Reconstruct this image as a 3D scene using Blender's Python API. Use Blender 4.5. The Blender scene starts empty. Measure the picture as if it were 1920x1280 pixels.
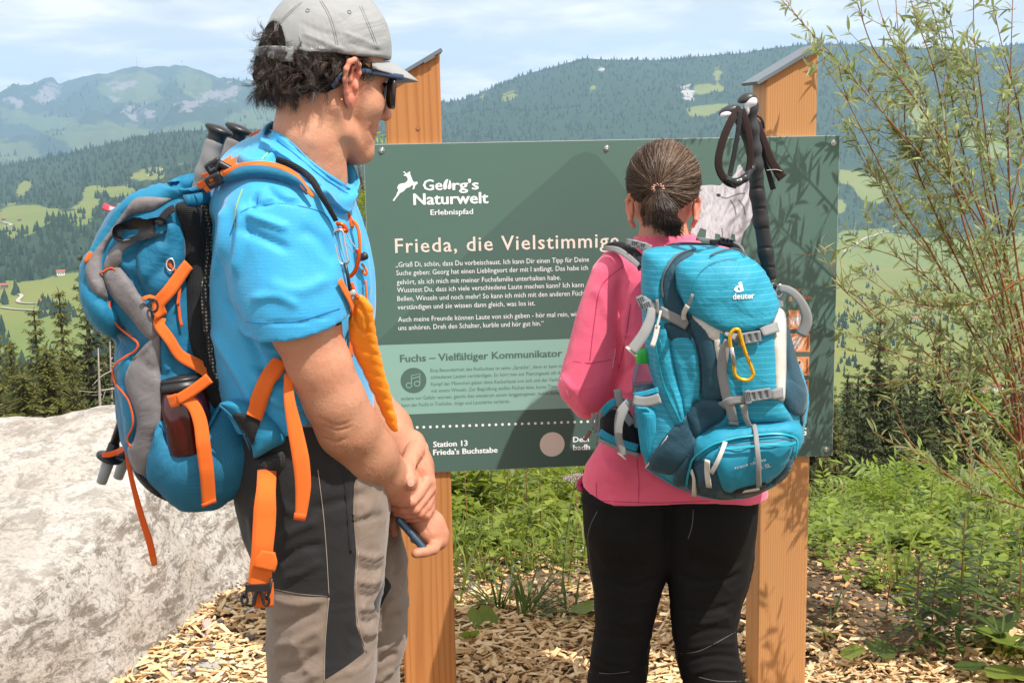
import bpy,math,random
import numpy as np
from mathutils import Vector,Matrix
from mathutils.bvhtree import BVHTree
from mathutils.geometry import delaunay_2d_cdt
SC = bpy.context.scene
COL = SC.collection
rad = math.radians
# ------------------------------------------------------------------ camera
F_PX,CX,CY = 2410.0,960.0,640.0
CAM = np.array([0.0,0.0,1.62])
PITCH,ROLL = rad(9.5),rad(1.05)
cam_data = bpy.data.cameras.new('camera')
cam_data.sensor_width = 36.0
cam_data.lens = F_PX / 1920.0 * 36.0
cam_data.clip_start = 0.05
cam_data.clip_end = 60000.0
cam = bpy.data.objects.new('camera',cam_data)
COL.objects.link(cam)
RM = Matrix.Rotation(rad(90) - PITCH,3,'X') @ Matrix.Rotation(-ROLL,3,'Z')
cam.matrix_world = Matrix.Translation(Vector(CAM)) @ RM.to_4x4()
SC.camera = cam
RNP = np.array(RM)
# ------------------------------------------------------------------ light
SUN_EL,SUN_AZ = 59.5,43.0
world = bpy.data.worlds.new('World')
SC.world = world
world.use_nodes = True
sun_dir = Vector((math.sin(rad(SUN_AZ)) * math.cos(rad(SUN_EL)),-math.cos(rad(SUN_AZ)) * math.cos(rad(SUN_EL)),math.sin(rad(SUN_EL))))
def build_world():
 nt = world.node_tree
 nt.nodes.clear()
 N,L = nt.nodes,nt.links
 sky = N.new('ShaderNodeTexSky')
 sky.sky_type = 'NISHITA'
 sky.sun_disc = False
 sky.sun_elevation = rad(SUN_EL)
 sky.sun_rotation = math.atan2(sun_dir.x,sun_dir.y)
 sky.altitude = 900.0
 sky.air_density = 1.3
 sky.dust_density = 3.2
 sky.ozone_density = 1.2
 tc = N.new('ShaderNodeTexCoord')
 sep = N.new('ShaderNodeSeparateXYZ')
 L.new(tc.outputs['Generated'],sep.inputs[0])
 den = N.new('ShaderNodeMath'); den.operation = 'ADD'; den.inputs[1].default_value = 0.16
 L.new(sep.outputs['Z'],den.inputs[0])
 mx = N.new('ShaderNodeMath'); mx.operation = 'MAXIMUM'; mx.inputs[1].default_value = 0.05
 L.new(den.outputs[0],mx.inputs[0])
 dv = N.new('ShaderNodeVectorMath'); dv.operation = 'SCALE'
 inv = N.new('ShaderNodeMath'); inv.operation = 'DIVIDE'; inv.inputs[0].default_value = 1.0
 L.new(mx.outputs[0],inv.inputs[1])
 L.new(tc.outputs['Generated'],dv.inputs[0]); L.new(inv.outputs[0],dv.inputs['Scale'])
 mp = N.new('ShaderNodeMapping'); mp.inputs['Scale'].default_value = (1.5,1.5,2.4)
 mp.inputs['Location'].default_value = (1.35,2.3,0.7)
 L.new(dv.outputs[0],mp.inputs[0])
 n1 = N.new('ShaderNodeTexNoise'); n1.inputs['Scale'].default_value = 1.5; n1.inputs['Detail'].default_value = 8.0
 n1.inputs['Roughness'].default_value = 0.55; n1.inputs['Distortion'].default_value = 0.35
 L.new(mp.outputs[0],n1.inputs['Vector'])
 cr = N.new('ShaderNodeValToRGB')
 cr.color_ramp.elements[0].position = 0.40; cr.color_ramp.elements[0].color = (0,0,0,1)
 cr.color_ramp.elements[1].position = 0.60; cr.color_ramp.elements[1].color = (1,1,1,1)
 L.new(n1.outputs['Fac'],cr.inputs[0])
 n2 = N.new('ShaderNodeTexNoise'); n2.inputs['Scale'].default_value = 2.3; n2.inputs['Detail'].default_value = 5.0
 L.new(mp.outputs[0],n2.inputs['Vector'])
 cc = N.new('ShaderNodeValToRGB')
 cc.color_ramp.elements[0].position = 0.35; cc.color_ramp.elements[0].color = (CLOUD_A[0],CLOUD_A[1],CLOUD_A[2],1)
 cc.color_ramp.elements[1].position = 0.62; cc.color_ramp.elements[1].color = (CLOUD_B[0],CLOUD_B[1],CLOUD_B[2],1)
 L.new(n2.outputs['Fac'],cc.inputs[0])
 veil = N.new('ShaderNodeMixRGB'); veil.inputs['Fac'].default_value = 0.88
 veil.inputs['Color2'].default_value = (VEIL[0],VEIL[1],VEIL[2],1)
 L.new(sky.outputs[0],veil.inputs['Color1'])
 fac = N.new('ShaderNodeMath'); fac.operation = 'MULTIPLY'; fac.inputs[1].default_value = 0.85
 L.new(cr.outputs[0],fac.inputs[0])
 mix = N.new('ShaderNodeMixRGB')
 L.new(fac.outputs[0],mix.inputs['Fac']); L.new(veil.outputs[0],mix.inputs['Color1']); L.new(cc.outputs[0],mix.inputs['Color2'])
 bg = N.new('ShaderNodeBackground'); bg.inputs['Strength'].default_value = SKY_STRENGTH
 L.new(mix.outputs[0],bg.inputs['Color'])
 out = N.new('ShaderNodeOutputWorld')
 L.new(bg.outputs[0],out.inputs['Surface'])
SKY_STRENGTH = 0.10
CLOUD_A,CLOUD_B,VEIL = (6.6,6.6,6.7),(11.0,10.2,9.5),(6.5,6.7,6.8)
build_world()
sun_data = bpy.data.lights.new('sun','SUN')
sun_data.energy = 4.3
sun_data.angle = rad(0.55)
sun_data.color = (1.0,0.955,0.89)
sun = bpy.data.objects.new('sun',sun_data)
sun.rotation_euler = sun_dir.to_track_quat('Z','Y').to_euler()
sun.location = (3,-3,12)
COL.objects.link(sun)
SC.view_settings.view_transform = 'Standard'
SC.view_settings.look = 'None'
SC.view_settings.exposure = 0.42
SC.view_settings.gamma = 1.0
SC.view_settings.use_curve_mapping = False
SC.render.engine = 'CYCLES'
SC.cycles.use_denoising = True
SC.cycles.max_bounces = 7
SC.cycles.transparent_max_bounces = 8
SC.cycles.volume_bounces = 1
# ------------------------------------------------------------------ picture <-> place
def rays(px,py):
 """unit-depth ray directions (camera depth 1) through the picture points"""
 px = np.asarray(px,float); py = np.asarray(py,float)
 v = np.stack([(px - CX) / F_PX,-(py - CY) / F_PX,-np.ones_like(px)],-1)
 return v @ RNP.T
def P(px,py,Y):
 """point where the ray through (px, py) meets the upright plane at distance Y"""
 r = rays(px,py)
 return CAM + r * (np.asarray(Y,float) / r[...,1])[...,None]
def SCL(px,py,Y):
 """metres per picture unit there"""
 r = rays(px,py)
 return (np.asarray(Y,float) / r[...,1]) / F_PX
def to_px(W):
 q = (np.asarray(W,float) - CAM) @ RNP
 d = -q[...,2]
 return CX + q[...,0] / d * F_PX,CY - q[...,1] / d * F_PX,d
def ground_pt(px,py,z=0.0):
 r = rays(px,py)
 return CAM + r * ((z - CAM[2]) / r[...,2])[...,None]
# ------------------------------------------------------------------ numpy noise
_rs = np.random.RandomState(7)
_TAB = _rs.rand(4096).astype(np.float64)
def vnoise(p,scale=1.0,seed=0):
 p = np.asarray(p,float) * scale + seed * 17.31
 i = np.floor(p).astype(np.int64); f = p - i
 f = f * f * (3 - 2 * f)
 r = 0
 for dx in (0,1):
  wx = f[...,0] if dx else 1 - f[...,0]
  for dy in (0,1):
   wy = f[...,1] if dy else 1 - f[...,1]
   for dz in (0,1):
    wz = f[...,2] if dz else 1 - f[...,2]
    h = ((i[...,0] + dx) * 73856093 ^ (i[...,1] + dy) * 19349663 ^ (i[...,2] + dz) * 83492791) & 4095
    r = r + wx * wy * wz * _TAB[h]
 return r * 2 - 1
def fbm(p,scale=1.0,oct=4,seed=0,gain=0.5):
 a,s,r = 1.0,scale,0
 for k in range(oct):
  r = r + a * vnoise(p,s,seed + k * 3); a *= gain; s *= 2.03
 return r
# ------------------------------------------------------------------ splines
def spline(pts,n=8,closed=False):
 """Catmull-Rom through rows of pts (any dimension)"""
 p = np.asarray(pts,float)
 m = len(p)
 if m < 3 and not closed:
  t = np.linspace(0,1,n + 1)[:,None]
  return p[0] * (1 - t) + p[-1] * t
 out = []
 rng = range(m) if closed else range(m - 1)
 for i in rng:
  if closed:
   a,b,c,d = p[(i - 1) % m],p[i],p[(i + 1) % m],p[(i + 2) % m]
  else:
   a,b,c,d = p[max(i - 1,0)],p[i],p[i + 1],p[min(i + 2,m - 1)]
  t = np.linspace(0,1,n,endpoint=False)[:,None]
  out.append(0.5 * ((2 * b) + (-a + c) * t + (2 * a - 5 * b + 4 * c - d) * t ** 2 + (-a + 3 * b - 3 * c + d) * t ** 3))
 r = np.concatenate(out)
 return r if closed else np.vstack([r,p[-1]])
def resample(p,step):
 p = np.asarray(p,float)
 d = np.r_[0,np.cumsum(np.linalg.norm(np.diff(p[:,:2] if p.shape[1] < 4 else p[:,:2],axis=0),axis=1))]
 n = max(2,int(d[-1] / step) + 1)
 t = np.linspace(0,d[-1],n)
 return np.stack([np.interp(t,d,p[:,k]) for k in range(p.shape[1])],1)
# ------------------------------------------------------------------ signed distance shapes (world metres)
def smin(a,b,k):
 h = np.clip(0.5 + 0.5 * (b - a) / k,0,1)
 return b * (1 - h) + a * h - k * h * (1 - h)
def smax(a,b,k):
 return -smin(-a,-b,k)
def cone(p,a,b,r1,r2,fy=1.0):
 """capsule whose radius runs r1..r2; fy scales its size along world Y"""
 a = np.asarray(a,float); b = np.asarray(b,float)
 s = np.array([1,1.0 / fy,1])
 pa = (p - a) * s; ba = (b - a) * s
 h = np.clip((pa @ ba) / max(ba @ ba,1e-12),0,1)
 d = pa - h[:,None] * ba
 return np.sqrt((d * d).sum(1)) - (r1 + (r2 - r1) * h)
def chain(p,pts,k=0.01,fy=1.0):
 """pts rows: x, y, z, r"""
 r = None
 for i in range(len(pts) - 1):
  a,b = pts[i],pts[i + 1]
  c = cone(p,a[:3],b[:3],a[3],b[3],fy)
  r = c if r is None else smin(r,c,k)
 return r
def ell(p,c,r,rot=None):
 q = p - np.asarray(c,float)
 if rot is not None:
  q = q @ np.asarray(rot,float)
 r = np.asarray(r,float)
 k0 = np.sqrt(((q / r) ** 2).sum(1)); k1 = np.sqrt(((q / (r * r)) ** 2).sum(1))
 return k0 * (k0 - 1) / np.maximum(k1,1e-9)
def euler(x=0,y=0,z=0):
 from mathutils import Euler
 return np.array(Euler((rad(x),rad(y),rad(z))).to_matrix())
def box(p,c,h,r=0.0,rot=None):
 q = p - np.asarray(c,float)
 if rot is not None:
  q = q @ np.asarray(rot,float)
 q = np.abs(q) - (np.asarray(h,float) - r)
 return np.linalg.norm(np.maximum(q,0),axis=1) + np.minimum(q.max(1),0) - r
def sd_poly(x,y,poly):
 """signed distance to a 2-D polygon, negative inside"""
 poly = np.asarray(poly,float)
 d = np.full(x.shape,1e18); s = np.ones(x.shape,bool)
 n = len(poly)
 for i in range(n):
  ax,ay = poly[i]; bx,by = poly[i - 1]
  ex,ey = bx - ax,by - ay
  wx,wy = x - ax,y - ay
  t = np.clip((wx * ex + wy * ey) / max(ex * ex + ey * ey,1e-12),0,1)
  qx,qy = wx - ex * t,wy - ey * t
  d = np.minimum(d,qx * qx + qy * qy)
  c1 = y >= ay; c2 = y < by; c3 = ex * wy > ey * wx
  s ^= (c1 & c2 & c3) | (~c1 & ~c2 & ~c3)
 return np.where(s,1,-1) * np.sqrt(d)
def slab(p,poly,Y,half,rnd=None,k=None,tilt=0.0):
 """outline in picture units, given real depth: centred on the upright plane Y, half thickness half, rounded by rnd"""
 px,py,d = to_px(p)
 s2 = sd_poly(px,py,poly) * d / F_PX
 Yc = Y(px,py) if callable(Y) else Y
 hh = half(px,py) if callable(half) else half
 rnd = (hh * 0.9 if rnd is None else rnd)
 a = s2 + rnd
 b = np.abs(p[:,1] - Yc) - hh + rnd
 return np.sqrt(np.maximum(a,0) ** 2 + np.maximum(b,0) ** 2) + np.minimum(np.maximum(a,b),0) - rnd
def mesh_sdf(f,lo,hi,h,crs=4):
 """surface-nets mesh of f<0 inside the box; evaluated only near the surface"""
 lo = np.asarray(lo,float); hi = np.asarray(hi,float)
 n = np.maximum(np.ceil((hi - lo) / (h * crs)).astype(int),1)
 ax = [lo[i] + (np.arange(n[i]) + 0.5) * h * crs for i in range(3)]
 g = np.stack(np.meshgrid(*ax,indexing='ij'),-1).reshape(-1,3)
 c = f(g).reshape(n)
 near = np.abs(c) < h * crs * 1.9
 N = n * crs + 1
 mask = np.zeros(N,bool)
 big = near.repeat(crs,0).repeat(crs,1).repeat(crs,2)
 mask[:-1,:-1,:-1] |= big; mask[1:,1:,1:] |= big; mask[1:,:-1,:-1] |= big; mask[:-1,1:,:-1] |= big
 mask[:-1,:-1,1:] |= big; mask[1:,1:,:-1] |= big; mask[1:,:-1,1:] |= big; mask[:-1,1:,1:] |= big
 val = np.ones(N)
 cs = (c < 0).repeat(crs,0).repeat(crs,1).repeat(crs,2)
 val[:-1,:-1,:-1] = np.where(cs,-1.0,1.0)
 idx = np.argwhere(mask)
 out = np.empty(len(idx))
 for s in range(0,len(idx),400000):
  out[s:s + 400000] = f(lo + idx[s:s + 400000] * h)
 val[mask] = out
 ins = val < 0
 cells = np.zeros(N - 1,int)
 for dx in (0,1):
  for dy in (0,1):
   for dz in (0,1):
    cells += ins[dx:N[0] - 1 + dx,dy:N[1] - 1 + dy,dz:N[2] - 1 + dz]
 act = (cells > 0) & (cells < 8)
 ci = np.argwhere(act)
 if len(ci) == 0:
  raise RuntimeError('empty sdf')
 vid = -np.ones(N - 1,np.int64); vid[act] = np.arange(len(ci))
 acc = np.zeros((len(ci),3)); cnt = np.zeros(len(ci))
 corner = [(0,0,0),(1,0,0),(0,1,0),(1,1,0),(0,0,1),(1,0,1),(0,1,1),(1,1,1)]
 cv = [val[ci[:,0] + a,ci[:,1] + b,ci[:,2] + cc] for a,b,cc in corner]
 for i in range(8):
  for j in range(i + 1,8):
   A = np.array(corner[i]); B = np.array(corner[j])
   if np.abs(A - B).sum() != 1: continue
   va,vb = cv[i],cv[j]
   m = (va < 0) != (vb < 0)
   t = np.where(m,va / np.where(np.abs(va - vb) < 1e-12,1e-12,va - vb),0)
   t = np.clip(t,0,1)
   acc += np.where(m[:,None],A + (B - A) * t[:,None],0); cnt += m
 V = lo + (ci + acc / cnt[:,None]) * h
 F = []
 for axd in range(3):
  sl0 = [slice(None)] * 3; sl1 = [slice(None)] * 3
  sl0[axd] = slice(0,N[axd] - 1); sl1[axd] = slice(1,N[axd])
  a,b = ins[tuple(sl0)],ins[tuple(sl1)]
  e = np.argwhere(a != b)
  u,w = [k for k in range(3) if k != axd]
  ok = (e[:,u] > 0) & (e[:,w] > 0) & (e[:,u] < N[u] - 1) & (e[:,w] < N[w] - 1)
  e = e[ok]
  flip = a[tuple(e.T)]
  def V_(du,dw):
   q = e.copy(); q[:,u] += du; q[:,w] += dw
   return vid[q[:,0],q[:,1],q[:,2]]
  q = np.stack([V_(-1,-1),V_(0,-1),V_(0,0),V_(-1,0)],1)
  if axd == 1: flip = ~flip
  q[~flip] = q[~flip][:,::-1]
  F.append(q[(q >= 0).all(1)])
 return V,np.concatenate(F)
# ------------------------------------------------------------------ mesh utilities: a mesh is (V, F) with F a list of index lists or an int array
def vnormals(V,F):
 N = np.zeros_like(V)
 if isinstance(F,np.ndarray):
  a,b,c = V[F[:,0]],V[F[:,1]],V[F[:,2]]
  fn = np.cross(b - a,c - a)
  for k in range(F.shape[1]):
   np.add.at(N,F[:,k],fn)
 else:
  for f in F:
   n = np.cross(V[f[1]] - V[f[0]],V[f[2]] - V[f[0]])
   for k in f: N[k] += n
 return N / np.maximum(np.linalg.norm(N,axis=1,keepdims=True),1e-12)
def rid(V,st=(1,1,1),seed=0,p=7):
 """sharp meandering folds"""
 q = V * np.asarray(st,float); q = q + .35 * np.stack([vnoise(q,.7,seed + 5),vnoise(q,.7,seed + 6),vnoise(q,.7,seed + 7)],1)
 m = np.clip(vnoise(q,.45,seed + 9) * 1.6 + .35,0,1)
 return m * ((1 - np.abs(vnoise(q,1.0,seed))) ** p + .6 * (1 - np.abs(vnoise(q,2.1,seed + 3))) ** p)
def smooth(V,F,it=1,w=0.5):
 e = np.concatenate([np.stack([F[:,k],F[:,(k + 1) % F.shape[1]]],1) for k in range(F.shape[1])])
 for _ in range(it):
  S = np.zeros_like(V); C = np.zeros(len(V))
  np.add.at(S,e[:,0],V[e[:,1]]); np.add.at(S,e[:,1],V[e[:,0]])
  np.add.at(C,e[:,0],1); np.add.at(C,e[:,1],1)
  V = V * (1 - w) + w * S / np.maximum(C,1)[:,None]
 return V
def join(*ms):
 V,F,o = [],[],0
 for v,f in ms:
  V.append(np.asarray(v,float)); F.extend([[int(i) + o for i in q] for q in f] if not isinstance(f,np.ndarray) else (f + o).tolist()); o += len(v)
 return np.concatenate(V),F
def bvh(*ms):
 V,F = join(*ms)
 return BVHTree.FromPolygons([tuple(v) for v in V],F)
def cubemesh(c,h,rot=None):
 s = np.array([[x,y,z] for x in (-1,1) for y in (-1,1) for z in (-1,1)],float) * np.asarray(h,float)
 if rot is not None: s = s @ np.asarray(rot,float).T
 return s + np.asarray(c,float),[[0,1,3,2],[4,6,7,5],[0,4,5,1],[2,3,7,6],[0,2,6,4],[1,5,7,3]]
def frames(pts,up=None):
 p = np.asarray(pts,float)
 t = np.gradient(p,axis=0)
 t /= np.maximum(np.linalg.norm(t,axis=1,keepdims=True),1e-12)
 if up is None:
  n = np.cross(t[0],[0.3,0.2,1.0]); n /= max(np.linalg.norm(n),1e-9)
  ns = [n]
  for i in range(1,len(p)):
   n = ns[-1] - t[i] * (ns[-1] @ t[i]); n /= max(np.linalg.norm(n),1e-9); ns.append(n)
  n = np.array(ns)
 else:
  n = np.broadcast_to(np.asarray(up,float),p.shape).copy()
  n -= t * (n * t).sum(1,keepdims=True)
  n /= np.maximum(np.linalg.norm(n,axis=1,keepdims=True),1e-9)
 b = np.cross(t,n)
 return t,n,b
def tube(pts,r,seg=8,cap=True,flat=1.0,up=None):
 p = np.asarray(pts,float); r = np.broadcast_to(np.asarray(r,float),(len(p),))
 t,n,b = frames(p,up)
 an = np.linspace(0,2 * math.pi,seg,endpoint=False)
 V = (p[:,None] + r[:,None,None] * (np.cos(an)[None,:,None] * b[:,None] + flat * np.sin(an)[None,:,None] * n[:,None])).reshape(-1,3)
 F = []
 for i in range(len(p) - 1):
  for k in range(seg):
   F.append([i * seg + k,i * seg + (k + 1) % seg,(i + 1) * seg + (k + 1) % seg,(i + 1) * seg + k])
 if cap:
  F.append(list(range(seg))[::-1]); F.append([(len(p) - 1) * seg + k for k in range(seg)])
 return V,F
def strip(pts,nrm,width,thick=0.0015,bulge=0.0):
 """webbing: points, outward normals, full width (scalar or per point), thickness"""
 p = np.asarray(pts,float)
 w = np.broadcast_to(np.asarray(width,float),(len(p),))
 t,n,b = frames(p,nrm)
 V = []
 offs = [(-.5,0),(-.5,thick),(-.25,thick + bulge * .75),(0,thick + bulge),(.25,thick + bulge * .75),(.5,thick),(.5,0)]
 for o,z in offs:
  V.append(p + b * (w * o)[:,None] + n * z)
 m = len(offs); V = np.stack(V,1).reshape(-1,3); F = []
 for i in range(len(p) - 1):
  for k in range(m):
   F.append([i * m + k,(i + 1) * m + k,(i + 1) * m + (k + 1) % m,i * m + (k + 1) % m])
 F.append(list(range(m))); F.append([(len(p) - 1) * m + k for k in range(m)][::-1])
 return V,F
def torus(c,R,r,rot=None,n=28,seg=8,sx=1,sy=1):
 a = np.linspace(0,2 * math.pi,n,endpoint=False)
 p = np.stack([np.cos(a) * R * sx,np.sin(a) * R * sy,0 * a],1)
 return loop_tube(p,r,rot,c,seg)
def loop_tube(p,r,rot=None,c=(0,0,0),seg=8):
 p = np.asarray(p,float); n = len(p)
 t = np.roll(p,-1,0) - np.roll(p,1,0); t /= np.linalg.norm(t,axis=1,keepdims=True)
 nn = np.array([0,0,1.0]); b = np.cross(t,nn)
 an = np.linspace(0,2 * math.pi,seg,endpoint=False)
 V = (p[:,None] + r * (np.cos(an)[None,:,None] * b[:,None] + np.sin(an)[None,:,None] * nn)).reshape(-1,3)
 F = [[i * seg + k,((i + 1) % n) * seg + k,((i + 1) % n) * seg + (k + 1) % seg,i * seg + (k + 1) % seg] for i in range(n) for k in range(seg)]
 if rot is not None: V = V @ np.asarray(rot,float).T
 return V + np.asarray(c,float),F
def lathe(prof,axis_a,axis_b,seg=20,cap=True):
 """prof rows: t along a->b (metres), radius"""
 a = np.asarray(axis_a,float); d = np.asarray(axis_b,float) - a; d /= np.linalg.norm(d)
 u = np.cross(d,[0.2,1,0.1]); u /= np.linalg.norm(u); w = np.cross(d,u)
 an = np.linspace(0,2 * math.pi,seg,endpoint=False)
 V = np.concatenate([a + d * t + r * (np.cos(an)[:,None] * u + np.sin(an)[:,None] * w) for t,r in prof])
 m = len(prof); F = []
 for i in range(m - 1):
  for k in range(seg):
   F.append([i * seg + k,i * seg + (k + 1) % seg,(i + 1) * seg + (k + 1) % seg,(i + 1) * seg + k])
 if cap:
  F.append(list(range(seg))[::-1]); F.append([(m - 1) * seg + k for k in range(seg)])
 return V,F
def prism(poly2,origin,u,v,depth,n=None):
 """flat outline (metres along u, v) given a thickness along n"""
 u = np.asarray(u,float); v = np.asarray(v,float)
 n = np.cross(u,v) if n is None else np.asarray(n,float)
 q = np.asarray(poly2,float)
 A = np.asarray(origin,float) + q[:,:1] * u + q[:,1:2] * v
 m = len(q)
 r = delaunay_2d_cdt([Vector(a) for a in q],[],[list(range(m))],1,1e-7)
 co,tri = np.array([list(a) for a in r[0]]),[list(t) for t in r[2]]
 A = np.asarray(origin,float) + co[:,:1] * u + co[:,1:2] * v
 B = A + n * depth
 k = len(co)
 F = [t[::-1] for t in tri] + [[i + k for i in t] for t in tri]
 cnt = {}
 for t in tri:
  for a,b in zip(t,t[1:] + t[:1]):
   cnt[(a,b)] = 1
 for a,b in list(cnt):
  if (b,a) not in cnt: F.append([a,b,b + k,a + k])
 return np.concatenate([A,B]),F
def cast(tree,px,py):
 """hit points and normals of picture rays on a BVH; nan where missed"""
 r = rays(px,py); H = np.full(r.shape,np.nan); Nn = np.full(r.shape,np.nan)
 o = Vector(CAM)
 for i in range(len(r)):
  h = tree.ray_cast(o,Vector(r[i]).normalized())
  if h[0] is not None:
   n = h[1]
   if n.dot(Vector(r[i])) > 0: n = -n
   H[i] = h[0]; Nn[i] = n
 return H,Nn
def fill_nan(A):
 ok = ~np.isnan(A[:,0]); x = np.arange(len(A))
 if not ok.any(): raise RuntimeError('path misses its surface')
 return np.stack([np.interp(x,x[ok],A[ok,k]) for k in range(3)],1)
def gsm(A,it=2):
 A = A.copy()
 for _ in range(it):
  A[1:-1] = 0.25 * A[:-2] + 0.5 * A[1:-1] + 0.25 * A[2:]
 return A
def on_surface(tree,path,step=5.0,lift=0.0015,sm=2):
 """picture path -> points and normals lying on a surface; rows may carry a third value Y that overrides the surface"""
 rows = [(r[0],r[1],(r[2] if len(r) > 2 and r[2] is not None else np.nan)) for r in path]
 q = np.array(rows,float)
 xy = spline(q[:,:2],8)
 yy = np.repeat(q[:-1,2],8) if len(q) > 2 else np.full(len(xy),q[0,2])
 if len(q) > 2:
  a = np.repeat(q[:-1,2],8); b = np.repeat(q[1:,2],8); t = np.tile(np.linspace(0,1,8,endpoint=False),len(q) - 1)
  yy = np.r_[a * (1 - t) + b * t,q[-1,2]]
 elif not np.isnan(q[:,2]).any():
  yy = np.linspace(q[0,2],q[-1,2],len(xy))
 d = np.r_[0,np.cumsum(np.linalg.norm(np.diff(xy,axis=0),axis=1))]
 n = max(3,int(d[-1] / step) + 1); t = np.linspace(0,d[-1],n)
 X = np.interp(t,d,xy[:,0]); Yp = np.interp(t,d,xy[:,1])
 ii = np.clip(np.searchsorted(d,t),0,len(yy) - 1); YY = yy[ii]
 H,Nn = cast(tree,X,Yp)
 m = ~np.isnan(YY)
 if m.any():
  H[m] = P(X[m],Yp[m],YY[m]); r = -rays(X[m],Yp[m]); Nn[m] = r / np.linalg.norm(r,axis=1,keepdims=True)
 H = fill_nan(H); Nn = fill_nan(Nn)
 H = gsm(H,sm); Nn = gsm(Nn,sm + 3)
 Nn /= np.maximum(np.linalg.norm(Nn,axis=1,keepdims=True),1e-9)
 return H + Nn * lift,Nn
def patch(tree,poly,height=0.003,step=9.0,puff=0.0,puff_w=30.0,sink=0.004,closed_spline=True,n=5,wr=0.0,wr_s=60.0,seed=0,hs=0):
 """a piece of cloth or padding with the given picture outline lying on a surface: real thickness, skirt sunk into the surface"""
 poly = np.asarray(poly,float)
 bd = spline(poly,n,True) if closed_spline else poly
 bd = resample(np.vstack([bd,bd[:1]]),step)[:-1]
 lo,hi = bd.min(0),bd.max(0)
 gx,gy = np.meshgrid(np.arange(lo[0] + step / 2,hi[0],step),np.arange(lo[1] + step / 2,hi[1],step))
 g = np.stack([gx.ravel(),gy.ravel()],1)
 sd = sd_poly(g[:,0],g[:,1],bd)
 g = g[sd < -step * 0.6]
 pts = np.vstack([bd,g]); nb = len(bd)
 r = delaunay_2d_cdt([Vector(a) for a in pts],[],[list(range(nb))],1,1e-5)
 co = np.array([list(a) for a in r[0]]); tri = [list(t) for t in r[2]]
 H,Nn = cast(tree,co[:,0],co[:,1])
 bad = np.isnan(H[:,0])
 if bad.all(): raise RuntimeError('patch misses')
 if bad.any():
  okp = co[~bad]
  for i in np.where(bad)[0]:
   j = np.argmin(((okp - co[i]) ** 2).sum(1))
   src = np.where(~bad)[0][j]
   ry = rays(co[i,0],co[i,1]); dpt = (H[src] - CAM) @ (-RNP[:,2])
   H[i] = CAM + ry * dpt; Nn[i] = Nn[src]
 T = np.array(tri); e = np.concatenate([T[:,[0,1]],T[:,[1,2]],T[:,[2,0]]])
 for _ in range(hs):
  S = H.copy(); C = np.ones(len(H)); np.add.at(S,e[:,0],H[e[:,1]]); np.add.at(S,e[:,1],H[e[:,0]]); np.add.at(C,e[:,0],1); np.add.at(C,e[:,1],1); H = S / C[:,None]
 for _ in range(4 + hs):
  S = Nn.copy(); np.add.at(S,e[:,0],Nn[e[:,1]]); np.add.at(S,e[:,1],Nn[e[:,0]])
  Nn = S / np.maximum(np.linalg.norm(S,axis=1,keepdims=True),1e-9)
 sd = -sd_poly(co[:,0],co[:,1],bd)
 sd = np.maximum(sd,0)
 q = np.clip(sd / puff_w,0,1)
 hgt = height + puff * np.sqrt(1 - (1 - q) ** 2)
 if wr: hgt = hgt + wr * np.clip(sd / 12,0,1) * fbm(np.c_[co / wr_s,np.zeros(len(co))],1.0,3,seed)
 top = H + Nn * hgt[:,None]
 cnt = {}
 for t in tri:
  for a,b in zip(t,t[1:] + t[:1]): cnt[(a,b)] = 1
 F = [list(t) for t in tri]
 a,b,c = top[T[:,0]],top[T[:,1]],top[T[:,2]]
 if (np.cross(b - a,c - a) * (CAM - a)).sum() < 0: F = [t[::-1] for t in F]; cnt = {(b,a): 1 for a,b in cnt}
 be = [(a,b) for (a,b) in cnt if (b,a) not in cnt]
 bv = sorted({a for e_ in be for a in e_})
 base = {v: len(top) + i for i,v in enumerate(bv)}
 low = H[bv] - Nn[bv] * sink
 V = np.vstack([top,low])
 for a,b in be: F.append([b,a,base[a],base[b]])
 return V,F
def crease(V,N,path,amp,width,hang=1.0):
 """press (amp<0) or raise a fold along a picture path, on the side that faces the camera"""
 q = spline(np.asarray(path,float),6) if len(path) > 2 else np.asarray(path,float)
 px,py,d = to_px(V)
 best = np.full(len(V),1e9)
 T = np.zeros(len(V)); L = len(q) - 1
 for i in range(L):
  a,b = q[i],q[i + 1]; e = b - a
  t = np.clip(((px - a[0]) * e[0] + (py - a[1]) * e[1]) / max(e @ e,1e-9),0,1)
  dd = np.hypot(px - a[0] - e[0] * t,py - a[1] - e[1] * t)
  m = dd < best; best = np.where(m,dd,best); T = np.where(m,(i + t) / L,T)
 fade = np.clip(np.minimum(T,1 - T) * 5 + 0.1,0,1)
 face = np.clip(((CAM - V) * N).sum(1) / np.linalg.norm(CAM - V,axis=1) * 3 + 0.3,0,1)
 return V + N * (amp * fade * face * np.exp(-(best / width) ** 2))[:,None]
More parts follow.
